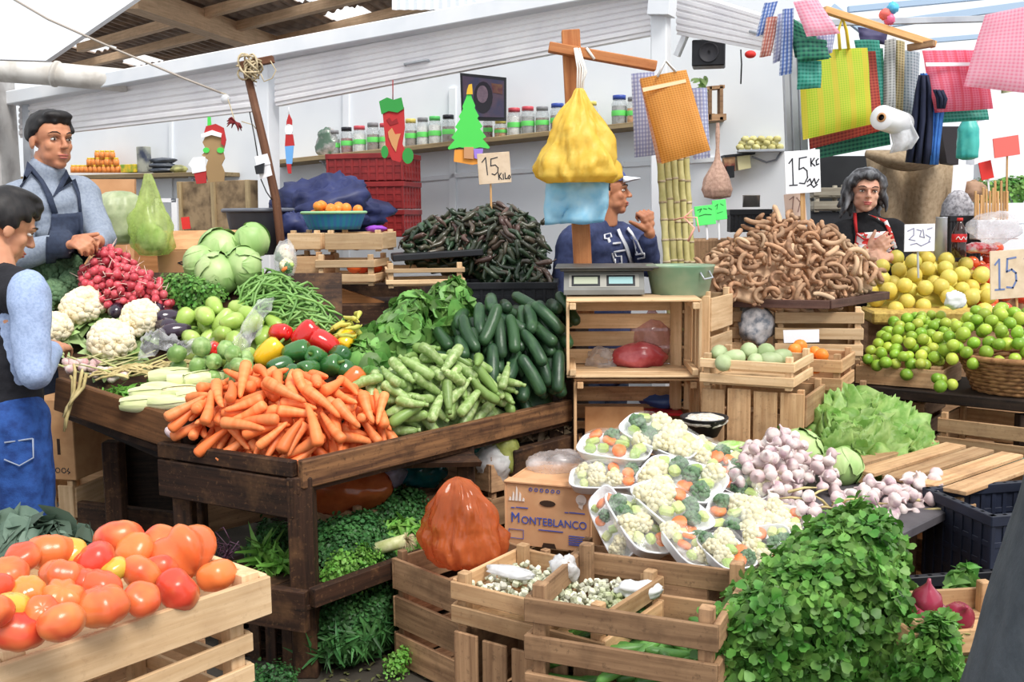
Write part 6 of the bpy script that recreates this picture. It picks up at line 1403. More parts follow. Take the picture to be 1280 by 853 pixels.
FOAM = mat('foam_white', (246, 247, 250), rough=.6); FILM = film('cling_film', (255, 255, 255), alpha=.03, rough=.05, body=.15, var=.22, nscale=22)
M_CDISC = mat('carrot_slice', (244, 138, 70), (236, 118, 54), 30, rough=.45, ov=.1); M_CHUNK = mat('squash_chunk', (196, 208, 130), (214, 220, 160), 20, rough=.45, ov=.1, c3=(150, 180, 86)); M_FLO = mat('white_floret', (226, 220, 190), (210, 200, 160), 50, rough=.7)
PZ = {'cauliflower_floret': [floret_head(.024, q, 26, .36).mesh('cauliflower_floret', M_FLO) for q in range(3)], 'broccoli_floret': [floret_head(.02, 9+q, 24, .36).mesh('broccoli_floret', M_BROC) for q in range(2)]}
PZ['carrot_slice'] = [MB().lathe([(.002, -.006), (.017, -.006), (.018, 0), (.017, .006), (.002, .006)], 14).mesh('carrot_slice', M_CDISC) for q in range(2)]
PZ['squash_chunk'] = [MB().box((0, 0, 0), (.034, .026, .018), None, .006).mesh('squash_chunk', M_CHUNK), MB().box((0, 0, 0), (.028, .024, .022), None, .007).mesh('squash_chunk', M_CHUNK)]
def tray(p1, p2, n, label, L=None, W=.155, seed=0):
    p1, p2 = V(p1), V(p2); c = (p1+p2)/2; L = L or (p2-p1).length; x = (p2-p1).normalized(); z = V(n); z = (z-x*z.dot(x)).normalized(); m = frame(c, x, None, z)
    t = thing('vegetable_tray', label, 'tray', tuple(c), 'film wrapped vegetable trays'); rr = random.Random(seed)
    mb = MB(); NS = 36
    def ring(sc2, zz): 
        out = []
        for j in range(NS):
            a = 2*PI*j/NS; ca, sa = math.cos(a), math.sin(a); e = .5
            out.append((L/2*sc2*math.copysign(abs(ca)**e, ca), (W/2-(1-sc2)*L/2)*math.copysign(abs(sa)**e, sa), zz))
        return out
    rings = [ring(.86, -.022), ring(.90, -.02), ring(.98, .006), ring(1.0, .008), ring(1.0, .013), ring(.965, .012), ring(.88, -.013), ring(.85, -.016)]
    mb.grid([r_+[r_[0]] for r_ in rings]); vs = [p for p in rings[0]]+[p for p in rings[-1]]
    mb.add(vs, [tuple(range(NS))[::-1], tuple(range(NS, 2*NS))], smooth=False)
    me = mb.mesh('foam_tray', FOAM); me.transform(m); part('foam_tray', me, None, t)
    kinds = ['cauliflower_floret', 'squash_chunk', 'carrot_slice', 'broccoli_floret', 'squash_chunk', 'cauliflower_floret']
    cells = [(i, j) for i in range(4) for j in range(3)]
    for i, j in cells:
        kx = kinds[int((i*1.3+j*.8+seed*1.7+rr.uniform(0, 1.2))) % 6]
        q = Matrix.Translation(((i-1.5)*L*.205+rr.uniform(-.006, .006), (j-1)*W*.26+rr.uniform(-.005, .005), .008+.016*(1-((i-1.5)/2)**2)*(1-((j-1)/1.6)**2)+rr.uniform(-.002, .008)))
        rot = Matrix.Rotation(rr.uniform(0, 6), 4, 'Z') @ Matrix.Rotation(rr.uniform(-.6, .6), 4, 'X') @ Matrix.Scale(1.22*W/.15, 4)
        o = link(kx, rr.choice(PZ[kx]), t, m @ q @ rot)
    P = []
    for i in range(9):
        row = []
        for j in range(9):
            u, v = (i-4)/4, (j-4)/4; hgt = .013+.044*(1-u**4)*(1-v**4)+.004*noise.noise(V((u*3, v*3, seed)))*(1-u*u)
            row.append(tuple(m @ V((u*L*.49, v*W*.485, hgt))))
        P.append(row)
    mb = MB(); mb.grid(P); part('film', mb, FILM, t)
NF = (-.10, -.42, .9)
for k, (a, b, n, lab, kw) in enumerate([
    ((724, 556, 3.28), (815, 568, 3.2), (0, -.25, .97), 'wrapped vegetable tray at the upper left, lying flat with its white rim to the viewer', {}),
    ((780, 528, 3.34), (872, 568, 3.22), (.12, -.35, .93), 'topmost wrapped vegetable tray, tilted down to the right', dict(W=.17)),
    ((712, 600, 3.16), (805, 600, 3.12), (0, -.3, .95), 'wrapped vegetable tray just right of the printed box top', dict(W=.13)),
    ((800, 586, 3.14), (908, 618, 2.98), (.1, -.55, .84), 'broad wrapped tray in the middle with carrot slices at its top', dict(W=.17)),
    ((748, 614, 3.02), (792, 700, 2.78), (-.75, -.55, .55), 'narrow leaning tray leftmost, against the printed box', dict(W=.11)),
    ((770, 618, 3.0), (822, 700, 2.74), (.45, -.65, .62), 'leaning wrapped tray second from the printed box', dict(W=.14)),
    ((803, 606, 3.0), (878, 668, 2.78), (.3, -.65, .70), 'leaning wrapped tray below the broad middle one', dict(W=.15)),
    ((842, 660, 2.82), (884, 712, 2.66), (.4, -.65, .6), 'low leaning tray just above the big front crate', dict(W=.13)),
    ((882, 640, 2.92), (978, 664, 2.84), (.05, -.62, .78), 'wrapped tray facing the viewer with green pieces, right of centre', dict(W=.16)),
    ((886, 672, 2.74), (930, 715, 2.6), (.3, -.65, .65), 'lower wrapped tray behind the big front crate rim', dict(W=.12)),
    ((930, 690, 2.7), (992, 682, 2.68), (.1, -.65, .7), 'wrapped tray half hidden behind the leafy bunch', dict(W=.13)),
    ((895, 590, 3.22), (965, 622, 3.05), (.1, -.5, .86), 'wrapped tray with a big carrot piece beside the garlic', dict(W=.15)),
    ((940, 650, 2.9), (1005, 660, 2.84), (.15, -.6, .78), 'wrapped tray at the right end, just below the garlic', dict(W=.13)),
    ((850, 560, 3.3), (925, 590, 3.2), (.1, -.4, .9), 'wrapped tray at the back below the black bowl', dict(W=.15))]):
    p1, p2 = at(*a), at(*b); tray(p1, p2, n, lab, seed=k, L=min(.27, (p2-p1).length), **kw)
crate('wooden crate holding up the wrapped trays at the back', yawm(at(815, 660, 3.32).xy.to_3d()*1.0, ga), .45, .30, .48, n=4, wd_=W_OLD)
crate('wooden crate holding up the wrapped trays in front', yawm(V((.36, 2.86, 0)), ga), .44, .24, .40, n=4, wd_=W_OLD)
crate('wooden crate holding up the wrapped trays at the right', yawm(V((.72, 2.95, 0)), 30), .34, .3, .43, n=4, wd_=W_OLD)
# black bowl of seeds, green packet
t = thing('black_bowl', 'black bowl heaped with pale seeds behind the wrapped trays', 'bowl', tuple(at(880, 545, 3.5)))
mb = MB(); mm = Matrix.Translation(at(880, 545, 3.5)); mb.lathe([(.01, 0), (.045, 0), (.078, .062), (.082, .062), (.082, .068), (.072, .066), (.04, .01)], 28, mm); part('bowl', mb, BLACKP, t)
mb = MB(); mb.ball((0, 0, .052), (.075, .075, .022), mm, 20, 10, fn=lump(3, .2, 6)); o = part('seeds', mb, mat('seeds', (226, 220, 210), (190, 180, 164), 90, rough=.8, bump=.6), t); o['kind'] = 'stuff'
crate('wooden crate below the black bowl of seeds', yawm(at(880, 556, 3.58)-UPZ*.62+V((0, .02, 0)), ga), .22, .2, .6, n=5, wd_=W_OLD)
bagblob('herb_packet', at(920, 560, 3.42), (.07, .04, .022), 'clear packet of green leaves behind the garlic', mat('packet_green', (150, 196, 96), (206, 226, 170), 30, rough=.25), 12, cat='packet', k=.2)

ORG = film('orange_bag', (226, 124, 70), alpha=.45, rough=.10, body=.35, var=.3, nscale=13)
def lumpbag(name, prof, c, label, m, seed, fold=.12, nn=40, lean=(0, 0), cat='bag'):
    "bag with vertical folds: profile (radius, z)"
    mb = MB(); P = []
    pr2 = []
    for (r0_, z0_), (r1_, z1_) in zip(prof[:-1], prof[1:]): pr2 += [(r0_+(r1_-r0_)*q_/4, z0_+(z1_-z0_)*q_/4) for q_ in range(4)]
    for (r, z) in pr2+[prof[-1]]:
        row = []
        for j in range(nn+1):
            a = 2*PI*j/nn; q = 1+fold*noise.noise(V((math.cos(a)*2.2+seed, math.sin(a)*2.2, z*6)))*1.6+fold*.6*(abs(noise.noise(V((math.cos(a)*4+seed, math.sin(a)*4, z*9))))-.2)*2+fold*.5*noise.noise(V((math.cos(a)*9+seed, math.sin(a)*9, z*26)))
            row.append((c[0]+r*q*math.cos(a)+lean[0]*z, c[1]+r*.85*q*math.sin(a)+lean[1]*z, c[2]+z))
        P.append(row)
    mb.grid(P); return single(name, mb, m, label, cat)
ob = at(582, 705, 2.95)
lumpbag('orange_bag', [(.005, .0), (.075, .0), (.112, .03), (.118, .08), (.105, .13), (.085, .18), (.06, .225), (.035, .25), (.004, .262)], ob, 'big orange plastic bag standing left of the printed box', ORG, 4, .24, nn=90, lean=(-.08, 0))
crate('wooden crate under the big orange bag', yawm(V((ob.x+.02, ob.y+.12, 0)), 43), .36, .34, ob.z-.01, n=3, wd_=W_OLD)
sm = (sh0+UPZ*0)
def shelfp(px, py, Y): return at(px, py, Y)
bagblob('orange_bag', at(430, 612, 3.5), (.17, .10, .085), 'shiny orange plastic bag under the table, behind the parsley', ORG, 7, k=.2)
bagblob('white_bag', at(480, 590, 3.62), (.08, .06, .06), 'pale violet plastic bag under the table beside the orange one', film('violet_bag', (206, 206, 232), .55, .15), 9, k=.3)
bagblob('teal_bag', at(527, 590, 3.66), (.08, .06, .06), 'dark teal plastic bag hanging under the table at the right leg', film('teal_bag', (30, 110, 120), .7, .12), 10, k=.3)
crate('wooden crate under the table that the orange bag lies on', yawm(V((-.36, 3.75, .315)), 43), .75, .3, .09, n=1, wd_=W_OLD)
crate('old wooden crate at floor level behind the herb shelf', yawm(V((-.3, 3.85, 0)), 43), .8, .3, .31, n=3, wd_=W_BLACK)
bagblob('white_bag', at(618, 580, 3.72), (.07, .05, .07), 'clear and white plastic bag right of the table leg', WPL, 14, k=.3)
bagblob('green_bag', at(634, 565, 3.74), (.045, .05, .09), 'yellow green plastic bag below the cucumbers', film('yellow_green_bag', (206, 212, 120), .55, .15), 15, k=.25, rot=Matrix.Rotation(-.3, 4, 'Y'))
bagblob('teal_bag', at(598, 565, 3.76), (.03, .03, .075), 'bright teal plastic strip at the right table leg', film('teal_strip', (40, 160, 160), .8, .15), 16, k=.2, rot=Matrix.Rotation(.45, 4, 'Y'))
crate('wooden crate below the white and green bags', yawm(V((-.02, 3.92, 0)), 43), .45, .3, .50, n=4, wd_=W_OLD)
mb = MB(); mb.beam(at(640, 568, 3.85), at(730, 545, 4.15), .03, .06, UPZ); single('dark_board', mb, W_BLACK, 'dark board under the dried husks', 'board')
mb = MB(); mb.beam(at(640, 585, 3.7), at(720, 562, 3.95), .04, .13, UPZ, .004); single('dark_plank', mb, W_DARK, 'broad dark plank behind the printed box', 'plank')
mb = MB(); ms = []
for k in range(60):
    p = at(R.uniform(650, 712), R.uniform(530, 553), 4.0+R.uniform(-.05, .05)); d = V((R.uniform(-1, 1), R.uniform(-1, 1), R.uniform(-.4, .4))).normalized(); ms.append(frame(p, d, None, V((R.uniform(-.3, .3), -.6, 1))) @ Matrix.Scale(R.uniform(.06, .11), 4))
mb.scatter(*leaf_tmpl(.3, 4, .3, .3), ms); single('dry_husks', mb, mat('dry_husk', (186, 164, 132), (140, 112, 84), 14, rough=.8, tone=True), 'dry brown husks lying under the cucumber end of the table', 'husks', kind='stuff')
crate('dark wooden crate that holds the dry husks', yawm(V((.15, 4.12, .35)), 43), .34, .25, .12, n=1, wd_=W_BLACK)
crate('dark crate at the floor under the dry husks', yawm(V((.15, 4.12, .0)), 43), .34, .25, .34, n=3, wd_=W_BLACK)
# herbs on the shelf
def herb(poly, n, tm, size, m, label, bulge=.06, lift=-.03, name='herb_bunch', cat='herbs', **kw):
    if tm is CIL: n, size = int(n*1.7), size*.72; kw.setdefault('wild', .9); kw.setdefault('clump', .04); kw.setdefault('out', .8)
    h = Heap([at(*p) for p in poly], lift, bulge); mb = MB(); mb.scatter(*tm, leaf_mats(h, n, size, **kw)); return single(name, mb, m, label, cat)
herb([(395, 690, 3.15), (398, 640, 3.3), (450, 640, 3.4), (480, 660, 3.4), (500, 690, 3.25), (440, 705, 3.1)], 900, CIL, .038, G_DARK, 'dark green parsley on the shelf right of the corner leg')
herb([(300, 735, 3.2), (300, 680, 3.35), (330, 655, 3.5), (372, 660, 3.45), (378, 735, 3.15)], 700, CIL, .038, G_DARK, 'dark green parsley on the shelf left of the corner leg')
herb([(455, 655, 3.4), (455, 615, 3.55), (500, 608, 3.65), (545, 625, 3.65), (548, 665, 3.5), (500, 665, 3.4)], 800, CIL, .036, G_DARK, 'dark bushy herbs at the back of the shelf under the teal bag')
herb([(455, 690, 3.3), (460, 655, 3.4), (500, 650, 3.45), (548, 660, 3.45), (545, 690, 3.3), (500, 697, 3.25)], 260, BLADE, .14, G_BRIGHT, 'bright green fronds around the leek on the shelf', name='herb_fronds')
herb([(400, 725, 3.05), (410, 690, 3.15), (450, 690, 3.2), (480, 700, 3.2), (470, 715, 3.1)], 220, CIL, .034, G_BRIGHT, 'light green parsley hanging over the shelf rail')
herb([(310, 700, 3.25), (330, 680, 3.3), (378, 700, 3.2), (378, 740, 3.1), (340, 740, 3.1)], 90, BLADE, .2, G_BRIGHT, 'thin green stems left of the corner leg', name='herb_sprigs')
h = [(400, 770, 2.98), (398, 740, 3.08), (450, 725, 3.2), (520, 700, 3.4), (525, 735, 3.3), (500, 790, 3.1), (440, 800, 3.0)]
herb(h, 1500, CIL, .036, G_DARK, 'big dark green bunch hanging below the shelf rail', .12, -.1)
herb([(398, 820, 2.95), (410, 780, 3.0), (480, 770, 3.1), (500, 800, 3.1), (450, 830, 2.98)], 260, BLADE, .13, G_DARK, 'drooping dark fronds near the floor', .08, -.06, name='herb_fronds')
t = thing('leek', 'white leek with a tuft of roots lying on the shelf', 'leek', tuple(at(470, 683, 3.2)))
mb = MB(); p0, p1 = at(456, 690, 3.22), at(508, 676, 3.2); mb.tube([p0, p0.lerp(p1, .5), p1], [.018, .021, .022], 12); part('shaft', mb, mat('leek_white', (206, 206, 160), (176, 182, 120), 30, rough=.4), t)
mb = MB()
for k in range(90):
    d = V((R.uniform(-.2, 1), R.uniform(-1, .4), R.uniform(-1, 1))).normalized(); mb.tube([p1, p1+d*.02, p1+d*.035+V((0, 0, -.008))], [.0014, .001, .0006], 3)
part('roots', mb, mat('leek_root', (206, 188, 150), rough=.8), t)
crate('dark crate with upright slats under the shelf, left of the corner leg', yawm(V((-.76, 3.22, 0)), -30), .34, .22, .235, n=2, wd_=W_DARK, vert=5, gap=.05)
crate('broken wooden crate on the floor under the hanging herbs', yawm(V((-.28, 3.42, 0)), 43), .4, .3, .25, n=3, wd_=W_DARK)
herb([(312, 853, 2.85), (320, 838, 2.95), (372, 842, 2.92), (375, 860, 2.8)], 120, CIL, .035, G_DARK, 'green sprigs on the floor beside the tomato crates', .02, -.01)
herb([(478, 832, 2.95), (500, 820, 3.05), (520, 828, 3.05), (505, 838, 2.95)], 90, CIL, .03, G_BRIGHT, 'small tuft of green fallen on the floor', .015, 0)
mb = MB(); ms = []
for k in range(170):
    p = atz(R.uniform(400, 565), R.uniform(760, 853), .008); ms.append(frame(p, V((R.uniform(-1, 1), R.uniform(-1, 1), 0)), None, (R.uniform(-.3, .3), R.uniform(-.3, .3), 1)) @ Matrix.Scale(R.uniform(.012, .03), 4))
mb.scatter(*LEAF, ms); single('fallen_leaves', mb, mat('fallen_leaf', (112, 120, 70), (90, 84, 56), 12, rough=.8, tone=True), 'small green and brown scraps of leaf strewn on the floor', 'leaves', kind='stuff')
mb = MB(); 
t = thing('cardboard_box', 'brown cardboard box with handwriting beside the boy\'s jeans', 'box', tuple(at(78, 600, 3.72)))
ca = yawm(at(70, 600, 3.75), -12); mb.box((0, .15, .15), (.17, .3, .30), ca, .003); part('carton', mb, CARD, t)
mb = MB(); FM = ca @ Matrix.Rotation(PI/2, 4, 'X')
for q in ([(-.04, .03), (-.03, .045), (-.02, .03), (-.015, .045)], arc(.01, .036, .009, 0, 330, 8), arc(.035, .036, .009, 30, 360, 8), [(.055, .045), (.05, .035), (.06, .03), (.052, .024)]): stroke(mb, q, .003, FM, .002)
part('handwriting', mb, INK, t)
mb = MB(); stroke(mb, [(.02, .1), (.02, .15)], .012, FM, .002); part('slot', mb, HOLE, t)
crate('pale wooden crate under the cardboard box, beside the boy', yawm(at(75, 660, 3.77).xy.to_3d()+V((-.0, .14, 0)), -12), .22, .3, at(70, 600, 3.75).z-.02, n=3, wd_=W_PALE, vert=3)
# cilantro, front right
G_CIL2 = G_CIL
hc = Heap([at(872, 860, 2.02), at(885, 770, 2.08), at(925, 715, 2.2), at(985, 672, 2.3), at(1040, 645, 2.4), at(1095, 660, 2.38), at(1130, 700, 2.3), at(1148, 760, 2.15), at(1150, 860, 2.0)], -.03, .16)
t = thing('cilantro_bunch', 'big bushy green leafy bunch at the front right', 'herbs', tuple(at(1010, 860, 2.1)))
mb = MB(); mb.scatter(*CIL, leaf_mats(hc, 6000, .047, out=1.0, offs=(-.07, .03), wild=1.0, lean=.25, clump=.09)); part('leaves', mb, G_CIL, t)
mb = MB()
for k in range(160):
    i, j = R.choice(list(hc.D)); x = hc.bb[0]+(hc.bb[1]-hc.bb[0])*i/hc.N; y = hc.bb[2]+(hc.bb[3]-hc.bb[2])*j/hc.N; p = hc.M @ V((x, y, hc.G[i, j]-.01)); b = at(1010, 860, 2.35)+V((R.uniform(-.1, .1), R.uniform(-.05, .05), -.1)); mb.tube([b, b.lerp(p, .6)+V((0, 0, .03)), p], [.0018, .0015, .001], 4)
part('stems', mb, mat('cilantro_stem', (120, 160, 80), rough=.5), t)
hc = Heap([at(1120, 860, 1.92), at(1128, 795, 2.0), at(1165, 780, 2.02), at(1195, 795, 2.0), at(1200, 860, 1.9)], -.03, .08)
mb = MB(); mb.scatter(*CIL, leaf_mats(hc, 1300, .044, out=1.0, offs=(-.05, .025), wild=1.0, lean=.25, clump=.07)); single('cilantro_bunch', mb, G_CIL, 'smaller green leafy bunch in front of the red onions', 'herbs')
crate('wooden crate under the big leafy bunch', yawm(V((.62, 2.28, 0)), 20), .5, .36, .42, n=4, wd_=W_OLD)
def flatpx(poly, Y, th, mb=None, dy=0, mi=0):
    "a flat upright panel with the outline seen from the front"
    mb = mb or MB(); q = [at(x, y, Y) for x, y in poly]; a = sum((q[i-1].x*q[i].z-q[i].x*q[i-1].z) for i in range(len(q)))
    if a > 0: q = q[::-1]
    n = len(q); vs = [tuple(p+V((0, dy, 0))) for p in q]+[tuple(p+V((0, th+dy, 0))) for p in q]
    mb.add(vs, [tuple(range(n))[::-1], tuple(range(n, 2*n))]+[(i, (i+1) % n, n+(i+1) % n, n+i) for i in range(n)], mi, False); return mb
def fpart(name, poly, Y, th, m, t, dy=0, lab=None): return part(name, flatpx(poly, Y, th, dy=dy), m, t, lab)
def ell(cx, cy, rx, ry, n=16, a0=0, a1=360): return [(cx+rx*math.cos(math.radians(a0+(a1-a0)*i/n)), cy+ry*math.sin(math.radians(a0+(a1-a0)*i/n))) for i in range(n if a1-a0 == 360 else n+1)]
def cord(name, pts_, r, m, label, cat='cord'):
    mb = MB(); mb.tube(pts_, r, 6); return single(name, mb, m, label, cat)
ST15 = [[(.12, .72), (.22, .82), (.22, .22)], [(.12, .2), (.33, .2)], [(.62, .84), (.42, .82), (.40, .56), (.52, .60), (.62, .52), (.63, .36), (.54, .22), (.40, .24)]]
KG = [[(.74, .80), (.74, .62)], [(.84, .80), (.75, .70), (.85, .62)], [(.95, .78), (.89, .74), (.90, .64), (.96, .66)]]
KILO = [[(.62, .12), (.62, .32)], [(.70, .32), (.63, .22), (.71, .12)], [(.76, .12), (.76, .28)], [(.82, .32), (.82, .13), (.88, .13)], [(.93, .22), (.90, .16), (.94, .12), (.98, .17), (.95, .24)]]
SCR = [[(.62, .26), (.70, .32), (.74, .22), (.82, .32), (.86, .2), (.95, .3)], [(.62, .16), (.72, .2), (.8, .12), (.9, .18)]]
def sign(label, quad, Y, m, strokes, stick=None, ink=INK, wd_=.03, sm_=None, group=None, sw=.010):
    TL, TR, BR, BL = [at(x, y, Y) for x, y in quad]; t = thing('price_sign', label, 'sign', tuple((BL+BR)/2), group)
    x = (TR-TL).normalized(); w, h = ((TR-TL).length+(BR-BL).length)/2, ((BL-TL).length+(BR-TR).length)/2
    fr = frame(BL, x, None, x.cross((TL-BL).normalized())) # x right, y up
    mb = MB(); mb.box((w/2, h/2, 0), (w, h, .006), fr, .001); part('card', mb, m, t)
    if strokes:
        for s in strokes:
            pass
        mb = MB()
        for s in strokes: stroke(mb, [(a*w, b*h) for a, b in s], w*wd_*1.2, fr @ Matrix.Translation((0, 0, .0036)), .0012)
        part('handwriting', mb, ink, t)
    if stick:
        mb = MB(); a, b = at(*stick[0], Y+.012), at(*stick[1], Y+.012+(stick[2] if len(stick) > 2 else 0)); mb.beam(a, b, sw, .006, (0, -1, 0)); part('stick', mb, sm_ or W_STICK, t)
    return t
WC = mat('card_white', (240, 241, 246), rough=.6); BC = mat('card_beige', (226, 204, 178), (212, 188, 160), 20, rough=.8); GC = mat('card_green', (96, 240, 120), rough=.6); RC = mat('card_red', (238, 112, 104), rough=.6); RC2 = mat('card_deep_red', (222, 52, 46), rough=.6)
def foamm(n, c): return mat('foam_'+n, c, rough=.85)

sy = 4.05; zs = at(760, 368, 4.02).z
t = thing('weighing_scale', 'grey electronic weighing scale on the pale crate, with two display windows', 'scale', (at(757, 368, 4.05).x, 4.15, zs)); sm = yawm(V((at(757, 368, 4.05).x, 4.15, zs)), -4)
GM = mat('scale_body', (126, 126, 122), (110, 110, 106), 6, rough=.45); mb = MB()
wdt = .31; vs = [(-wdt/2, -.15, .0), (wdt/2, -.15, .0), (wdt/2, .15, 0), (-wdt/2, .15, 0), (-wdt/2, -.15, .018), (wdt/2, -.15, .018), (wdt/2, -.095, .085), (-wdt/2, -.095, .085), (wdt/2, .15, .085), (-wdt/2, .15, .085)]
mb.add(tf(vs, sm), [(3, 2, 1, 0), (0, 1, 5, 4), (4, 5, 6, 7), (7, 6, 8, 9), (1, 2, 8, 6, 5), (3, 0, 4, 7, 9), (2, 3, 9, 8)], smooth=False); part('body', mb, GM, t)
pf = sm @ frame((0, -.1225, .0515), (1, 0, 0), None, V((0, -.067, .055)).normalized())
mb = MB()
mb.prism([(-.135, -.030), (.135, -.030), (.135, .03), (-.135, .03)], .002, pf); part('display_panel', mb, mat('panel_pale', (158, 156, 148), rough=.4), t)
for x0, lab, c in ((-.07, 'left display window', (172, 178, 158)), (.065, 'right display window', (150, 186, 188))):
    mb = MB(); mb.prism([(x0-.055, -.026), (x0+.055, -.026), (x0+.055, .026), (x0-.055, .026)], .003, pf); f = part('display_frame', mb, BLACKP, t)
    mb = MB(); mb.prism([(x0-.046, -.015), (x0+.046, -.015), (x0+.046, .018), (x0-.046, .018)], .0042, pf); part('screen', mb, mat('lcd%d' % int(x0*100), c, rough=.2), f, lab)
mb = MB(); mb.box((.01, .03, .094), (.36, .30, .012), sm, .004); mb.box((.01, .03, .102), (.40, .34, .005), sm, .002); part('platter', mb, mat('platter', (96, 94, 90), (70, 70, 66), 8, rough=.4, metal=.3), t)
# green pan
pn = at(850, 371, 4.12); t = thing('scale_pan', 'worn green metal pan on the crate, right of the weighing scale', 'pan', tuple(pn)); PANM = mat('pan_green', (118, 152, 124), (150, 166, 140), 6, rough=.45, metal=.2, bump=.2); mb = MB()
mb.lathe([(.01, 0), (.105, 0), (.112, .012), (.134, .118), (.138, .124), (.134, .127), (.128, .118), (.105, .016), (.01, .012)], 36, Matrix.Translation(pn) @ Matrix.Diagonal((1, .85, 1, 1))); part('pan', mb, PANM, t)
mb = MB(); mb.tube([pn+V(p) for p in ((.100, -.075, .105), (.112, -.088, .08), (.075, -.11, .075), (.062, -.1, .1))], .004, 6); part('handle', mb, METAL, t)
# things in the side crates
CLR = film('pinkish_bag', (236, 196, 196), alpha=.35, rough=.08, body=.4, var=.35, nscale=20)
bagblob('clear_bag', at(815, 428, 4.18), (.085, .07, .13), 'clear plastic bag with red powder in the scale crate', CLR, 21, k=.16, top=(.5, .02))
bagblob('red_bag', at(800, 446, 4.10), (.105, .06, .06), 'bag of dark red dried flowers in the scale crate', mat('dried_red', (168, 58, 64), (196, 96, 100), 16, rough=.25, coat=.5), 22, k=.2)
bagblob('clear_bag', at(755, 450, 4.12), (.07, .05, .045), 'crumpled empty clear bag in the scale crate at the left', FB, 23, k=.35)
bagblob('blue_bag', at(828, 500, 4.2), (.085, .06, .035), 'blue plastic bag in the lower side crate', mat('blue_plastic', (70, 100, 160), (54, 80, 140), 12, rough=.3), 24, k=.25)
mb = MB(); mb.box((0, 0, 0), (.30, .16, .012), yawm(at(805, 514, 4.14), -3), .003); single('red_tray', mb, mat('red_plastic', (196, 44, 52), rough=.35), 'thin red plastic tray in the lower side crate', 'tray')
mb = MB(); mb.box((0, .01, .0), (.23, .012, .12), yawm(at(768, 528, 4.0), -3), .002); single('cardboard_sheet', mb, CARD, 'brown cardboard sheet propped in the lower side crate', 'cardboard')
bagblob('newspaper', at(945, 405, 4.45), (.075, .05, .085), 'crumpled printed paper bag beside the crate under the tamarind', mat('newsprint', (206, 204, 206), (120, 128, 140), 34, rough=.7), 25, cat='paper', k=.3)
bagblob('foil_bag', at(938, 388, 4.5), (.06, .04, .05), 'silvery foil bag above the printed paper', mat('foil', (186, 190, 186), (90, 96, 80), 24, rough=.25, metal=.4), 26, k=.4)
mb = flatpx([(979, 413), (1024, 412), (1024, 428), (980, 429)], 4.30, .003); single('hanging_label', mb, WC, 'white paper label pinned under the tamarind tray', 'label')
t = thing('wooden_cross', 'tall wooden post with a slanted cross arm behind the scale', 'post', tuple(at(730, 345, 4.45)))
a, b = at(713, 38, 4.45), at(732, 400, 4.45); mb = MB(); mb.beam(a, b, .075, .055, (0, 1, 0), .003); part('upright', mb, W_CROSS, t)
mb = MB(); mb.beam(at(686, 59, 4.40), at(820, 83, 4.40), .05, .04, (0, 0, 1), .003); part('cross_arm', mb, W_CROSS, t)
mb = MB(); 
for k in range(5): x = 722+k*3; mb.tube([at(718+k, 60, 4.36), at(x, 85, 4.36), at(721+k*2, 128, 4.36)] if k < 4 else [at(724, 60, 4.36), at(733, 90, 4.36), at(728, 104, 4.36)], .004, 5)
mb.tube([at(733, 60, 4.375), at(743, 74, 4.375)], .006, 5); part('rope', mb, mat('rope_white', (236, 232, 226), rough=.8), t, 'white rope')
YB = mat('yellow_bag', (248, 216, 100), (240, 200, 76), 16, rough=.45, trans=.35, bump=.5, bscale=50)
yb = at(724, 226, 4.3)
lumpbag('yellow_bag', [(.02, .02), (.13, -.01), (.165, .015), (.16, .07), (.13, .15), (.105, .21), (.075, .26), (.05, .30), (.03, .335), (.02, .36), (.012, .37)], yb, 'bundle of yellow plastic bags hanging on the wooden cross', YB, 31, .24, nn=80)
P = []
for i in range(13):
    v = i/12; row = []
    for j in range(25):
        u = j/24; x = 688+70*u-4*(v)*(1-u)-3*v; y = 224+56*v-3*u; row.append(at(x, y, 4.32+.05*abs(u-.5)-.035*math.sin(3*PI*u+2*v)*(.3+v*.5)+.02*noise.noise(V((u*5, v*5, 2)))-.03*math.sin(PI*u)))
    P.append(row)
mb = MB(); mb.grid(P); o = single('blue_bag', mb, mat('bag_sky', (150, 214, 244), (190, 232, 250), 10, rough=.35, trans=.3, bump=.4, bscale=40), 'light blue plastic bags hanging below the yellow ones', 'bag'); md = o.modifiers.new('s', 'SOLIDIFY'); md.thickness = .02
def meshbag(label, quad, Y, m, th=.03, handle=None, nb=14, wave=.006, name='hanging_bag', group=None, hm=None):
    "flat shopping bag: front and back sheet with a bulge, hem, and strap"
    Ys = Y if hasattr(Y, '__len__') else [Y]*4; c = [at(q[0], q[1], y) for q, y in zip(quad, Ys)]
    t = thing(name, label, 'bag', tuple((c[2]+c[3])/2), group); sd = R.uniform(0, 50)
    w = (c[1]-c[0]).length; h = (c[3]-c[0]).length; mb = MB()
    for s in (-1, 1):
        P = []; uv = []
        for i in range(nb+1):
            row = []
            for j in range(nb+1):
                u, v = j/nb, i/nb; p = c[0].lerp(c[1], u).lerp(c[3].lerp(c[2], u), v); e = (1-(2*u-1)**6)*(.25+.75*v)*(1-v**8)
                row.append(p+V((0, s*th*.5*e+wave*math.sin(6*u+3*v+sd)+wave*.8*noise.noise(V((u*4, v*4, sd))), 0))); uv.append((u*w, v*h, 0))
            P.append(row)
        mb.grid(P, uv=uv)
    part('body', mb, m, t)
    if handle:
        mb = MB(); pp = [at(x, y, Ys[0]-.02) for x, y in handle]; mb.tube(pp, .016, 8, flat=.35); part('strap', mb, hm or m, t)
    return t
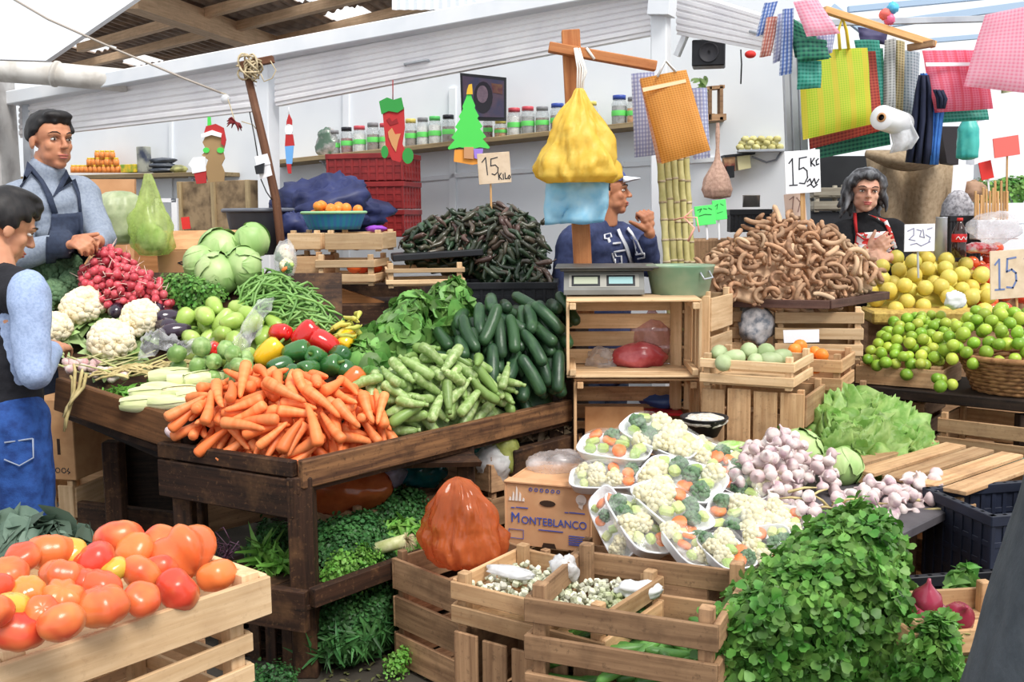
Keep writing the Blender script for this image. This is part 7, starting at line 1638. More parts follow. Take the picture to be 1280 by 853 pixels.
PL = dict(lime=plaid('mesh_lime', (206, 226, 60), (178, 214, 52), (232, 224, 90), 90, 90, .5, big=((236, 206, 70), 14, .35)), red=plaid('mesh_red', (196, 74, 62), (160, 54, 52), (220, 110, 80), 60, 60), green=plaid('mesh_green', (40, 130, 104), (22, 92, 84), (90, 180, 140), 50, 50), teal=plaid('mesh_teal', (60, 170, 150), (40, 140, 124), (120, 206, 190), 60, 60),
          grey=plaid('mesh_grey', (206, 208, 206), (150, 152, 150), (230, 230, 230), 60, 80), tan=plaid('mesh_tan', (206, 190, 140), (150, 138, 100), (226, 216, 180), 60, 80), bluegrey=plaid('mesh_bluegrey', (190, 204, 212), (140, 158, 170), (220, 226, 230), 70, 70),
          pink=plaid('mesh_pink', (246, 130, 160), (238, 108, 140), (250, 170, 190), 70, 90, big=((240, 90, 110), 22, .3)), palepink=plaid('mesh_palepink', (250, 190, 210), (246, 160, 186), (252, 220, 230), 70, 70), blue=plaid('mesh_blue', (96, 130, 200), (200, 212, 236), (70, 100, 170), 70, 60), coral=plaid('mesh_coral', (206, 130, 112), (236, 206, 196), (180, 90, 80), 70, 60),
          lilac=plaid('mesh_lilac', (176, 180, 214), (226, 228, 240), (140, 146, 190), 70, 60), orange=plaid('mesh_orange', (232, 160, 66), (214, 136, 48), (244, 196, 110), 90, 110), navy=mat('apron_dark', (34, 40, 66), (28, 34, 56), 30, rough=.85), rblue=mat('apron_blue', (70, 130, 210), (58, 110, 190), 30, rough=.8))
meshbag('orange woven plastic bag hanging right of the wooden cross', [(800, 98), (858, 87), (888, 188), (827, 205)], [4.4, 4.38, 4.36, 4.4], PL['orange'], .05, [(822, 96), (832, 76), (845, 90)], hm=mat('cord_white', (236, 236, 236), rough=.7))
mb = flatpx([(803, 110), (857, 99), (858, 103), (804, 115)], 4.37, .004); single('tape_strip', mb, mat('tape', (246, 214, 170), rough=.5), 'pale tape strip across the top of the orange woven bag', 'tape')
meshbag('peach edged folded bag behind the orange woven bag', [(799, 100), (812, 96), (830, 204), (822, 204)], 4.44, plaid('mesh_peach', (240, 196, 170), (226, 170, 140), (250, 220, 200), 60, 60), .03)
meshbag('lilac plaid bag hanging behind the orange one', [(789, 92), (818, 90), (820, 194), (793, 197)], 4.55, PL['lilac'], .03)
meshbag('violet and white plastic bag peeking from behind the orange one at the right', [(862, 110), (884, 110), (888, 197), (866, 200)], 4.46, PL['lilac'], .03)
# top right bags
meshbag('big lime yellow woven bag hanging at the top, the largest of them', [(998, 63), (1084, 60), (1091, 155), (1004, 175)], 4.9, PL['lime'], .06, [(1050, 63), (1048, 38), (1053, 22), (1058, 38), (1061, 62)], hm=mat('strap_yellow', (244, 216, 74), rough=.5))
meshbag('red woven bag behind the big lime bag', [(1002, 66), (1094, 64), (1103, 163), (1012, 187)], 5.0, PL['red'], .04)
meshbag('dark green woven bag hanging lowest behind the lime and red ones', [(1008, 70), (1104, 60), (1113, 181), (1020, 199)], 5.08, PL['green'], .04)
meshbag('teal woven bag right of the lime bag', [(1068, 50), (1100, 50), (1108, 140), (1086, 142)], 5.02, PL['teal'], .05)
meshbag('grey white woven bag hanging edge-on, right of the teal one', [(1106, 50), (1120, 48), (1120, 138), (1104, 140)], 5.0, PL['grey'], .05)
meshbag('tan woven bag hanging edge-on between two grey ones', [(1119, 50), (1132, 52), (1128, 140), (1116, 140)], 5.05, PL['tan'], .05)
meshbag('blue grey woven bag left of the pink one', [(1130, 62), (1150, 66), (1148, 146), (1128, 142)], 5.1, PL['bluegrey'], .05)
meshbag('pink woven bag with a white line near its top', [(1153, 63), (1232, 63), (1241, 136), (1168, 141)], 4.9, PL['pink'], .05)
mb = flatpx([(1157, 78), (1228, 78), (1229, 82), (1158, 83)], 4.865, .004); single('tape_strip', mb, WC, 'white tape strip across the pink woven bag', 'tape')
meshbag('pale pink translucent bag at the upper right corner of the photo', [(1232, 18), (1300, 5), (1300, 118), (1204, 108)], [4.75, 4.7, 4.7, 4.8], PL['palepink'], .05)
meshbag('teal plaid edge of a bag under the pink one', [(1168, 130), (1232, 128), (1236, 150), (1172, 154)], 4.98, PL['teal'], .03)
gb = 'folded bags hung in a bunch at the top'
for lab, q, Y, k in [('blue folded bag leftmost of the hanging bunch', [(955, 4), (972, 2), (960, 42), (945, 46)], 4.75, 'blue'), ('coral folded bag left in the hanging bunch', [(958, 22), (974, 20), (963, 70), (949, 72)], 4.72, 'coral'), ('lilac folded bag in the middle of the hanging bunch', [(972, 18), (986, 14), (980, 74), (966, 80)], 4.7, 'lilac'), ('long blue folded bag lowest in the hanging bunch', [(978, 12), (992, 10), (990, 92), (974, 95)], 4.66, 'blue'),
                     ('green striped folded bag under the pink one of the bunch', [(985, 20), (1020, 40), (1040, 72), (994, 72)], 4.68, 'green'), ('dark green folded bag above the small teal one', [(996, 48), (1034, 50), (1036, 74), (996, 78)], 4.62, 'green'), ('small teal folded bag at the bottom of the bunch', [(997, 74), (1027, 76), (1026, 110), (996, 112)], 4.66, 'teal'), ('pink and white folded bag topmost of the bunch', [(992, 2), (1022, -2), (1050, 42), (1008, 46)], 4.58, 'palepink'), ('pale blue folded bag edge right of the bunch', [(1020, 42), (1045, 40), (1040, 66), (1026, 70)], 4.64, 'lilac')]:
    meshbag(lab, q, Y, PL[k], .035, group=gb, name='hanging_folded_bag')
mb = MB(); mb.beam(at(1030, 12, 4.85), at(1168, 56, 4.95), .035, .03); single('wooden_rod', mb, W_STICK, 'wooden rod from which the woven bags hang', 'rod')
mb = MB(); mb.beam(at(1135, 60, 4.98), at(1168, 54, 4.9), .03, .03); single('wooden_rod', mb, W_OLD, 'short weathered rod end above the pink bag', 'rod')
mb = MB(); mb.beam(at(985, 30, 5.3), at(1300, 22, 5.4), .03, .03, (0, 0, 1)); single('hanging_rail', mb, METAL, 'thin metal rail behind the hanging bags', 'rail')
meshbag('dark violet bag behind the rod above the teal bag', [(1072, 34), (1110, 38), (1108, 56), (1076, 52)], 5.1, mat('violet_dark', (70, 66, 104), rough=.6), .04)
for lab, (x, y), m in [('red plastic flower ball at the top by the rod', (1106, 18), RC), ('pink plastic ball at the top by the rod', (1112, 24), mat('pink_p', (240, 110, 150), rough=.4)), ('blue plastic ball at the top by the rod', (1116, 10), mat('blue_p', (90, 190, 230), rough=.4))]:
    mb = MB(); mb.ball(at(x, y, 4.9), .026, nu=14, nv=10, fn=lump(x, .3, 5)); single('plastic_ball', mb, m, lab, 'ornament')
# hanging aprons
def clothpx(name, label, cat, polyL, polyR, Y, m, amp=.03, freq=3, th=.006):
    P = []
    for (a, b) in zip(polyL, polyR):
        P.append([at(a[0]+(b[0]-a[0])*u, a[1]+(b[1]-a[1])*u, Y+amp*math.sin(freq*2*PI*u+a[1]*.01)*.5+amp*.5*noise.noise(V((u*3, a[1]*.03, Y)))) for u in [j/16 for j in range(17)]])
    mb = MB(); mb.grid(P); o = single(name, mb, m, label, cat); md = o.modifiers.new('s', 'SOLIDIFY'); md.thickness = th; return o
clothpx('hanging_apron', 'dark navy apron hanging above the burlap cloth', 'apron', [(1148, 94), (1144, 112), (1140, 150), (1136, 180), (1133, 203)], [(1160, 94), (1164, 112), (1166, 150), (1164, 180), (1162, 206)], 4.9, PL['navy'], .05)
clothpx('hanging_apron', 'bright blue cloth strip beside the dark navy apron', 'apron', [(1150, 92), (1162, 112), (1164, 150), (1163, 180), (1162, 206)], [(1162, 92), (1178, 112), (1180, 130), (1174, 180), (1172, 206)], 4.93, PL['rblue'], .03)
clothpx('hanging_apron', 'dark navy bundle at the right of the blue cloth strip', 'apron', [(1166, 112), (1170, 122), (1172, 136)], [(1178, 113), (1183, 124), (1180, 136)], 4.86, PL['navy'], .03)
# film roll
t = thing('film_roll', 'white roll of plastic bags hanging beside the lime bag', 'roll', tuple(at(1104, 160, 4.8))); ax_ = (at(1135, 158, 4.95)-at(1102, 147, 4.75)).normalized(); m_ = frame(at(1102, 147, 4.75), ax_); rm = m_ @ Matrix.Rotation(PI/2, 4, 'Y'); mb = MB()
mb.lathe([(.020, 0), (.054, 0), (.056, .004), (.056, .22), (.02, .22)], 28, rm, cap0=False, cap1=False); part('roll', mb, mat('roll_white', (244, 245, 248), rough=.4), t)
mb = MB(); mb.lathe([(.014, -.004), (.021, -.004), (.021, .1), (.014, .1)], 16, rm, cap0=False, cap1=False); part('core', mb, CARD, t)
mb = MB(); mb.ball(m_ @ V((.02, 0, 0)), .014); part('rod', mb, BLACKP, t)
clothpx('plastic_sheet', 'white plastic sheet hanging off the roll', 'plastic', [(1112, 152), (1112, 165), (1116, 180), (1112, 192)], [(1136, 142), (1142, 158), (1149, 172), (1140, 186)], 4.84, WPL, .025, 1.2)
# burlap and dark behind the woman
BUR = mat('burlap', (166, 146, 120), (144, 124, 98), 40, rough=.95, bump=.4, bscale=200)
clothpx('burlap_cloth', 'brown burlap cloth hanging behind the woman', 'cloth', [(1084, 196), (1088, 230), (1094, 270), (1100, 330), (1104, 400)], [(1192, 196), (1190, 230), (1186, 270), (1182, 330), (1180, 400)], 6.1, BUR, .10, 2, .01)
P = [[at(1082+108*u, 190+(4+18*math.sin(PI*u))*v, 6.0-.12*math.sin(PI*v)*math.sin(PI*u)) for u in [j/16 for j in range(17)]] for v in [i/8 for i in range(9)]]
mb = MB(); mb.grid(P); o = single('hanging_burlap', mb, BUR, 'sagging fold of burlap over the hanging cloth', 'cloth'); md = o.modifiers.new('s', 'SOLIDIFY'); md.thickness = .012
mb = flatpx([(1000, 195), (1110, 195), (1106, 550), (1000, 550)], 6.4, .04); single('void_backdrop', mb, mat('void_black', (40, 42, 46), (30, 32, 36), 4, rough=.7), 'dark sheet put in for the black void behind the woman and the price cards', 'panel')  # dark sheet added to stand for the unlit depth behind the woman
for k, (y0, lab) in enumerate([(262, 'weathered wooden crate behind the woman, lower one'), (246, 'weathered wooden crate behind the woman, upper one')]):
    crate(lab, yawm(at(1032, y0+2, 6.15), 0), .20, .2, .068, n=1, wd_=wood('wood_grey', (190, 182, 166), (156, 148, 132), (120, 112, 100), wear=.3))
single('side_table', MB().box((0, 0, .40), (.36, .3, .80), yawm(at(1035, 266, 6.2).xy.to_3d(), 0)).box((0, 0, .40+(at(1035, 264, 6.15).z-.0)/2), (.3, .26, at(1035, 264, 6.15).z-.81), yawm(at(1035, 266, 6.2).xy.to_3d(), 0)), mat('dark_cabinet', (46, 48, 54), rough=.6), 'dark cabinet under the grey crates behind the woman', 'cabinet')
single('counter', MB().box((0, 0, .52), (1.0, .3, 1.04), yawm(at(1120, 330, 5.95).xy.to_3d(), -5), .01), W_DARK, 'dark counter behind the citrus and the black crate', 'counter')
# right side small things
t = thing('drink_bottle', 'dark cola bottle with a red label in front of the black crate', 'bottle', tuple(at(1198, 320, 5.3))); bm = Matrix.Translation(at(1198, 322, 5.3)); mb = MB()
mb.lathe([(.03, 0), (.036, .006), (.036, .06), (.033, .075), (.036, .09), (.036, .12), (.026, .15), (.014, .172), (.013, .185)], 20, bm); part('body', mb, mat('cola', (48, 26, 22), rough=.1, coat=.6), t)
mb = MB(); mb.lathe([(.0355, .078), (.0368, .08), (.0368, .118), (.0355, .12)], 20, bm, cap0=False, cap1=False); lb = part('label', mb, mat('label_red', (210, 36, 40), rough=.4), t)
mb = MB(); pp = [bm @ V((.0375*math.sin(a), -.0375*math.cos(a), .098+.008*math.sin(a*9))) for a in [-.8+1.6*i/12 for i in range(13)]]; mb.tube(pp, .0022, 5); part('swash', mb, WC, lb, 'white flowing script line')
mb = MB(); mb.lathe([(.0145, .185), (.0145, .2), (.002, .2)], 14, bm); part('cap', mb, RC2, t)
plastic_crate('black plastic crate behind the cola bottle', yawm(at(1199, 326, 5.6), -5), .15, .15, .24, BLACKP)
mb = MB(); mb.lathe([(.03, 0), (.033, .002), (.028, .22), (.03, .225)], 18, Matrix.Translation(at(1175, 326, 5.4))); single('metal_grater', mb, METAL, 'grey metal cylinder beside the black crate', 'canister')
for k in range(12):
    x = 1219+k*3.6; mb = MB(); mb.beam(at(x, 275, 5.45), at(x+R.uniform(-1, 1), 238+R.uniform(-4, 6) if k not in (7, 9) else 226, 5.45), .012, .008, (0, 1, 0)); single('wooden_stake', mb, W_STICK, 'pale wooden stake in the bundle behind the clear bag', 'stake', 'wooden stakes in a bundle')
single('stake_box', MB().box((0, 0, 0), (.22, .14, .10), yawm(at(1240, 287, 5.5), 0), .004), WC, 'white box that the wooden stakes stand in', 'box')
bagblob('clear_bag', at(1243, 285, 5.25), (.13, .06, .08), 'big clear plastic bag in front of the wooden stakes', FB, 42, k=.2)
bagblob('red_mesh', at(1225, 310, 5.35), (.085, .05, .028), 'red and white plastic mesh above the small tomatoes', mat('redmesh', (206, 50, 60), (240, 220, 220), 30, rough=.4), 43, k=.3)
h = Heap([at(1208, 246, 6.3), at(1215, 226, 6.4), at(1290, 222, 6.3), at(1290, 248, 6.2)], -.02, .05); mb = MB(); mb.scatter(*CIL, leaf_mats(h, 300, .05)); single('green_herbs', mb, G_CIL, 'green herbs behind the wooden stakes at the far right', 'herbs')
single('white_box', MB().box((0, 0, 0), (.42, .3, .12), yawm(at(1260, 252, 6.3)-UPZ*.07, 0), .01), WHITE, 'white box under the far green herbs', 'box'); zz_ = at(1260, 252, 6.3).z-.135; single('display_counter', MB().box((0, 0, zz_/2), (.8, .5, zz_), yawm(at(1240, 262, 6.35).xy.to_3d(), 0), .01), WHITE, 'white counter under the cartons and green herbs at the far right', 'counter')
for lab, q, Y in [('white cardboard carton behind the teal bag', [(1186, 203), (1212, 206), (1200, 274), (1182, 274)], 6.2), ('white plastic carton under the pale pink bag', [(1232, 120), (1285, 112), (1285, 262), (1226, 262)], 6.3), ('low white carton right of the teal bag', [(1222, 152), (1240, 150), (1236, 200), (1218, 206)], 6.25)]:
    single('white_carton', flatpx(q, Y, .12), WC, lab, 'carton')
lumpbag('hanging_teal_bag', [(.02, 0), (.05, .01), (.055, .08), (.05, .15), (.03, .19), (.012, .21)], at(1209, 200, 5.2), 'teal plastic bag hanging below the pink woven bag', mat('tealbag', (90, 206, 196), (60, 180, 176), 14, rough=.35, trans=.2), 44, .1)
bagblob('brown_bag', at(1214, 238, 6.25), (.085, .05, .06), 'brown paper bag beside the red price cards', mat('brownbag', (170, 136, 112), (140, 108, 84), 16, rough=.8), 45, k=.3)
single('dark_carton', flatpx([(1176, 158), (1200, 158), (1198, 206), (1184, 204)], 5.8, .1), mat('dark_box', (50, 46, 50), rough=.7), 'dark carton behind the teal bag', 'carton')
clothpx('olive_curtain', 'olive coloured cloth at the right edge of the photo', 'cloth', [(1252, 110), (1254, 150), (1256, 190), (1258, 232)], [(1296, 100), (1296, 150), (1296, 190), (1296, 236)], 6.6, mat('olive', (170, 168, 128), (150, 146, 104), 20, rough=.8), .08, 3)
lumpbag('foil_bundle', [(.05, 0), (.085, .02), (.08, .12), (.05, .18), (.02, .2)], at(1196, 284, 5.75), 'grey speckled bundle left of the stakes', mat('speckle', (186, 184, 190), (120, 118, 124), 60, rough=.5), 46, .15)
sign('blank coral card on a tall stick at the far right', [(1241, 173), (1273, 168), (1275, 192), (1243, 198)], 5.45, RC, [], [(1259, 190), (1258, 262)])
sign('small red card on a short white stick left of the coral card', [(1222, 204), (1238, 200), (1242, 222), (1227, 226)], 5.5, RC2, [], [(1235, 224), (1238, 262)], sm_=WC)
sign('white price card with scribbled writing standing in the citrus heap', [(1126, 281), (1165, 280), (1167, 314), (1130, 315)], 5.05, WC, [[(.1, .75), (.3, .85), (.3, .6), (.15, .45), (.35, .4)], [(.4, .8), (.55, .75), (.5, .55), (.65, .5), (.6, .8)], [(.75, .8), (.9, .85)], [(.2, .25), (.4, .3), (.55, .2), (.85, .35)], [(.7, .6), (.85, .5), (.8, .35)]], [(1147, 312), (1148, 348)], mat('ink_violet', (120, 120, 160), rough=.6), .02, METAL)
sign('beige price card reading 15 at the right edge, standing among limes', [(1234, 316), (1290, 312), (1290, 374), (1238, 375)], 4.55, BC, [[(a*.95, b) for a, b in s] for s in ST15]+[[(.80, .8), (.84, .86), (.84, .68)], [(.9, .85), (.96, .8), (.9, .7)]], [(1270, 356), (1272, 400)], mat('ink_blue', (110, 128, 176), rough=.6), .035)
bagblob('tissue', at(1193, 375, 4.6), (.042, .03, .04), 'white crumpled tissue between the citrus and the limes', WC, 47, cat='tissue', k=.35)
# signs over the tamarind
sign('white price card reading 15 on a stick above the tamarind', [(977, 188), (1021, 185), (1026, 236), (982, 243)], 4.75, WC, ST15+KG+SCR, [(1003, 226), (1004, 292)], sw=.022)
sign('beige card with writing below the white 15 card', [(981, 248), (1006, 245), (1009, 288), (983, 282)], 4.85, mat('card_pinkish', (232, 206, 190), rough=.8), [[(.25, .82), (.45, .9), (.3, .3)], [(.6, .85), (.75, .7), (.6, .4)]], None, mat('ink_brown', (150, 120, 110), rough=.7), .04)
sign('left one of two bright green price cards above the tamarind', [(868, 258), (893, 255), (895, 279), (870, 283)], 4.72, GC, [[(.15, .8), (.35, .85), (.25, .7)], [(.45, .85), (.6, .8)], [(.7, .85), (.85, .75)], [(.2, .5), (.5, .55), (.8, .5)]], [(883, 280), (884, 300)], mat('ink_green', (30, 110, 50), rough=.6), .03, WC)
sign('right one of two bright green price cards above the tamarind', [(890, 250), (907, 248), (909, 272), (892, 276)], 4.76, GC, [[(.2, .7), (.4, .8), (.3, .55)], [(.6, .8), (.8, .7)], [(.3, .35), (.7, .4)]], [(898, 273), (899, 300)], MATS['ink_green'], .03, WC)
CANE = mat('sugar_cane', (206, 196, 136), (176, 168, 104), 12, rough=.45, ov=.1); CN = mat('cane_node', (150, 130, 96), (206, 190, 160), 30, rough=.6)
for k, (x0, x1, lab) in enumerate([(826, 834, 'leftmost sugar cane of the bundle'), (834, 843, 'second sugar cane from the left of the bundle'), (842, 851, 'middle sugar cane of the bundle'), (850, 860, 'second sugar cane from the right of the bundle'), (859, 864, 'rightmost sugar cane of the bundle')]):
    a, b = at(x0-6, 120, 4.62+.02*k), at(x1+6, 430, 4.55+.03*k); t = thing('sugar_cane', lab+', beside the white post', 'sugar cane', tuple(b), 'sugar canes'); mb = MB(); pp = []; rd = []; n_ = 12
    for i in range(n_*3+1):
        s_ = i/(n_*3); pp.append(a.lerp(b, s_)); rd.append(.0155*(1.12 if i % 3 == 0 else .96))
    mb.tube(pp, rd, 10); part('stalk', mb, CANE, t); 
    for i in range(1, n_): mb = MB(); q = a.lerp(b, i/n_+R.uniform(-.01, .01)); d = (b-a).normalized(); mb.tube([q-d*.005, q+d*.005], [.0178, .0178], 10); part('node', mb, CN, t)
mb = MB(); P0 = at(855, 272, 4.52); mb.tube([at(843, 275, 4.55), P0, at(866, 262, 4.52)], .008, 6, flat=.4); mb.tube([P0, at(868, 285, 4.5), at(860, 302, 4.5)], .009, 6, flat=.4); mb.tube([P0, at(871, 272, 4.5), at(874, 290, 4.5)], .008, 6, flat=.4); single('pink_ribbon', mb, mat('ribbon', (250, 180, 160), rough=.5), 'salmon pink ribbon tied round the sugar canes', 'ribbon')
t = thing('loudspeaker', 'black speaker box under the short shutter', 'speaker', tuple(at(886, 84, 5.55))); mb = MB(); mb.box((0, 0, 0), (.17, .14, .135), yawm(at(886, 68, 5.6), -12), .006); part('cabinet', mb, BLACKP, t); mb = MB(); mb.lathe([(.01, 0), (.045, .004), (.05, .01), (.052, .0)], 20, yawm(at(886, 68, 5.6), -12) @ Matrix.Translation((0, -.07, 0)) @ Matrix.Rotation(PI/2, 4, 'X')); part('cone', mb, mat('speaker_cone', (48, 48, 54), rough=.6), t)
cord('hanging_string', [at(926, 62, 5.5), at(927, 80, 5.5), at(926, 105, 5.5)], .004, BLACKP, 'dark cord hanging below the short shutter'); mb = MB(); mb.ball(at(938, 68, 5.5), (.03, .02, .02)); single('red_bulb', mb, RC2, 'small dark red knob under the shutter', 'knob')
t = thing('wall_rack', 'small brown rack on the wall behind the orange bag', 'shelf', tuple(at(893, 148, 5.9))); 
for nm, q in (('upright', [(886, 108), (890, 108), (890, 150), (886, 150)]), ('upright', [(900, 106), (904, 106), (904, 150), (900, 150)]), ('board', [(884, 143), (908, 142), (908, 150), (884, 151)]), ('board', [(884, 108), (906, 106), (906, 110), (884, 112)])): fpart(nm, q, 5.9, .08, W_OLD, t)
h = Heap([at(866, 122, 5.6), at(866, 98, 5.6), at(882, 98, 5.62), at(882, 122, 5.62)], 0, .02); mb = MB(); mb.scatter(*LEAF, leaf_mats(h, 30, .05)); single('hanging_herbs', mb, G_PALE, 'pale green leaves hanging above the orange bag\'s right edge', 'herbs')
lumpbag('net_bag', [(.02, 0), (.07, .01), (.085, .05), (.07, .11), (.035, .17), (.016, .21), (.010, .27), (.012, .34), (.008, .40)], at(896, 249, 5.6), 'peach coloured net bag hanging on the wall', mat('net_peach', (214, 176, 156), (186, 146, 128), 60, rough=.7), 51, .12)
t = thing('electric_box', 'small electric boxes with wires on the wall', 'electric box', tuple(at(922, 214, 6.0))); fpart('left_box', [(905, 197), (919, 195), (919, 214), (906, 216)], 6.0, .06, mat('box_orange', (190, 150, 110), (120, 60, 50), 14, rough=.6), t); fpart('right_box', [(921, 193), (937, 191), (939, 210), (923, 213)], 6.0, .07, mat('box_cream', (214, 206, 160), rough=.5), t); fpart('bracket', [(905, 194), (944, 190), (944, 193), (906, 197)], 5.99, .1, BLACKP, t); fpart('fuse', [(908, 208), (918, 207), (918, 222), (911, 223)], 5.98, .05, BLACKP, t)
mb = MB(); mb.tube([at(940, 196, 6.0), at(958, 203, 6.0), at(970, 200, 6.0), at(978, 188, 6.0)], .006, 6); part('wire', mb, mat('wire_grey', (130, 134, 142), rough=.5), t)
t = thing('wall_shelf', 'thin grey wall shelf with small yellow packets', 'shelf', tuple(at(950, 190, 6.0))); mb = MB(); mb.box((0, 0, 0), (.26, .12, .014), yawm(at(951, 189, 6.0), -8)); part('board', mb, METAL, t)
for k in range(16): mb = MB(); p = at(925+k*3.3, 184-(k % 3)*5, 5.98+.01*(k % 2)); mb.ball(p, (.024, .02, .018), nu=10, nv=7, fn=lump(k, .3, 3)); single('yellow_packet', mb, mat('packet_yellow', (216, 210, 150), (190, 180, 110), 30, rough=.5, ov=.1), 'small pale yellow packet on the thin wall shelf', 'packet', 'yellow packets on the thin wall shelf')
plastic_crate('black plastic crate on the counter behind the tamarind', yawm(at(936, 290, 5.6), -6), .20, .16, .12, BLACKP)
mb = MB(); mb.lathe([(.01, 0), (.046, 0), (.046, .06), (.05, .062), (.046, .064), (.04, .06), (.04, .01)], 22, Matrix.Translation(at(939, 259, 5.62))); single('metal_pot', mb, mat('pot', (200, 196, 190), (170, 166, 160), 10, rough=.3, metal=.6), 'silver pot on the black crate by the wall', 'pot')
single('counter', MB().box((0, 0, .62), (.7, .3, 1.24), yawm(at(930, 300, 5.75).xy.to_3d(), -10), .01), W_OLD, 'old counter by the wall behind the tamarind', 'counter')
SHW = wood('wood_shelf', (176, 156, 120), (146, 126, 94), (110, 94, 72), wear=.3)
def shelf(label, p, q, d=.24, th=.03):
    a, b = onwall(*p), onwall(*q); t = thing('wall_shelf', label, 'shelf', tuple((a+b)/2)); mb = MB(); mb.box((0, -d/2, -th/2), ((b-a).length, d, th), frame((a+b)/2, b-a), .003); part('board', mb, SHW, t)
    for s_ in (.15, .85):
        c = a.lerp(b, s_); mb = MB(); mb.beam(c-UPZ*.03+wn*.02, c-UPZ*.03+wn*d*.8, .02, .02); mb.beam(c-UPZ*.15+wn*.01, c-UPZ*.04+wn*d*.7, .015, .015); part('bracket', mb, METAL, t)
    return t
shelf('long wooden wall shelf carrying the glass jars', (350, 204), (905, 146)); shelf('wooden wall shelf at the left with the small orange jars', (60, 222), (300, 216), .26)
mb = MB()
JG = film('jar_glass', (236, 240, 242), alpha=.25, rough=.08, body=.2, var=.1); JL = mat('jar_label', (110, 220, 110), rough=.5)
def jar(px, py, w_, h_, lid, cont, lab, lbl=True):
    p = onwall(px, py, .12); k = (p-CAM).y/F; r = w_*k/2; H = h_*k; t = thing('glass_jar', lab, 'jar', tuple(p), 'glass jars on the long shelf'); m = Matrix.Translation(p)
    mb = MB(); mb.lathe([(.02*r, 0), (.9*r, 0), (r, .05*H), (r, .72*H), (.8*r, .84*H), (.78*r, .88*H)], 18, m, cap1=False); part('glass', mb, JG, t)
    mb = MB(); mb.lathe([(.02*r, .02*H), (.9*r, .02*H), (.93*r, .06*H), (.93*r, cont[1]*H), (.02*r, (cont[1]+.02)*H)], 16, m); part('contents', mb, cont[0], t)
    mb = MB(); mb.lathe([(.84*r, .86*H), (.86*r, .86*H), (.86*r, .99*H), (.8*r, 1.0*H), (.01*r, 1.0*H)], 18, m); part('lid', mb, lid, t)
    if lbl: mb = MB(); mb.lathe([(1.01*r, .34*H), (1.02*r, .35*H), (1.02*r, .50*H), (1.01*r, .51*H)], 18, m, cap0=False, cap1=False); part('paper_band', mb, JL, t)
def pm(n, a, b): return mat('dry_'+n, a, b, 60, rough=.8)
CT = [(pm('brown', (130, 104, 84), (90, 70, 58)), .6), (pm('grey', (150, 148, 144), (110, 108, 104)), .66), (pm('tan', (196, 178, 150), (160, 140, 110)), .55), (pm('white', (224, 222, 216), (200, 196, 190)), .7), (pm('red', (150, 60, 54), (110, 40, 40)), .6), (pm('orange', (214, 150, 60), (190, 120, 40)), .6)]
LB = {k: mat('lid_'+k, c, rough=.4) for k, c in dict(black=(40, 42, 50), red=(206, 84, 96), green=(96, 200, 110), yellow=(222, 204, 110), blue=(60, 84, 170), grey=(140, 140, 144)).items()}
for px, w_, h_, lid, c, lab in [(434, 15, 34, 'black', 4, 'glass jar with a black lid leftmost on the long shelf'), (450, 16, 34, 'red', 3, 'glass jar with a red lid left of the stocking'), (467, 16, 36, 'grey', 0, 'glass jar of brown seeds just left of the stocking'), (481, 13, 34, 'red', 2, 'glass jar half hidden behind the stocking'), (514, 15, 36, 'yellow', 0, 'glass jar with a yellow lid right of the stocking'), (529, 15, 36, 'grey', 3, 'pale glass jar second from the stocking'), (544, 16, 36, 'green', 3, 'glass jar with a green lid before the foam tree'), (561, 16, 36, 'black', 0, 'glass jar with a black lid beside the foam tree'),
        (610, 12, 30, 'red', 4, 'small jar of red goods right of the foam tree'), (626, 16, 22, 'yellow', 5, 'short jar of orange goods under the picture'), (643, 17, 36, 'red', 3, 'pale jar with a red lid under the picture\'s right edge'), (660, 17, 36, 'red', 1, 'jar of grey goods with a red lid right of the picture'), (678, 17, 34, 'grey', 0, 'jar of brown goods third right of the picture'), (697, 18, 36, 'blue', 0, 'jar with a blue lid nearest the wooden cross, left side'), (738, 18, 34, 'yellow', 2, 'jar with a yellow lid right of the wooden cross post'), (774, 19, 38, 'blue', 1, 'tall jar with a blue lid under the slanted cross arm'), (792, 17, 34, 'grey', 5, 'jar behind the lilac plaid bag'), (418, 15, 32, 'grey', 1, 'jar behind the foil bag at the left end')]:
    t_ = (px-350)/555; jar(px, 204-58*t_-1, w_, h_, LB[lid], CT[c], lab)
bagblob('chips_bag', onwall(409, 180, .14), (.075, .05, .10), 'shiny green and red snack bag at the left end of the long shelf', mat('chips_foil', (96, 120, 104), (206, 196, 196), 14, rough=.25, metal=.3), 61, k=.25)
OJ = mat('jar_orange', (238, 150, 80), rough=.4); YJ = mat('jar_yellow', (222, 190, 60), rough=.4)
for k in range(24):
    row = 0 if k < 13 else 1 if k < 20 else 2; i = k-(0, 13, 20)[row]; x = (92+i*5.6, 112+i*5.6, 122+i*6.2)[row]; p = onwall(x, 216-row*9, .13+.01*(k % 2)); t = thing('small_jar', 'tiny orange jar with a yellow cap on the left shelf', 'jar', tuple(p), 'small orange jars on the left shelf'); m = Matrix.Translation(p)
    mb = MB(); mb.lathe([(.002, 0), (.022, 0), (.022, .042), (.016, .046)], 10, m); part('body', mb, OJ, t); mb = MB(); mb.lathe([(.017, .044), (.017, .058), (.002, .058)], 10, m); part('cap', mb, YJ, t)
def boxat(name, label, cat, px, py, off, size, m, yaw=None, **kw):
    p = onwall(px, py, off); mb = MB(); mb.box((0, 0, size[2]/2), size, frame(p, wd) if yaw is None else yawm(p, yaw), .004); return single(name, mb, m, label, cat, **kw)
boxat('tea_box', 'flat yellow box on the left shelf', 'box', 166, 216, .13, (.14, .1, .06), mat('yellow_card', (226, 190, 50), (120, 160, 60), 20, rough=.5))
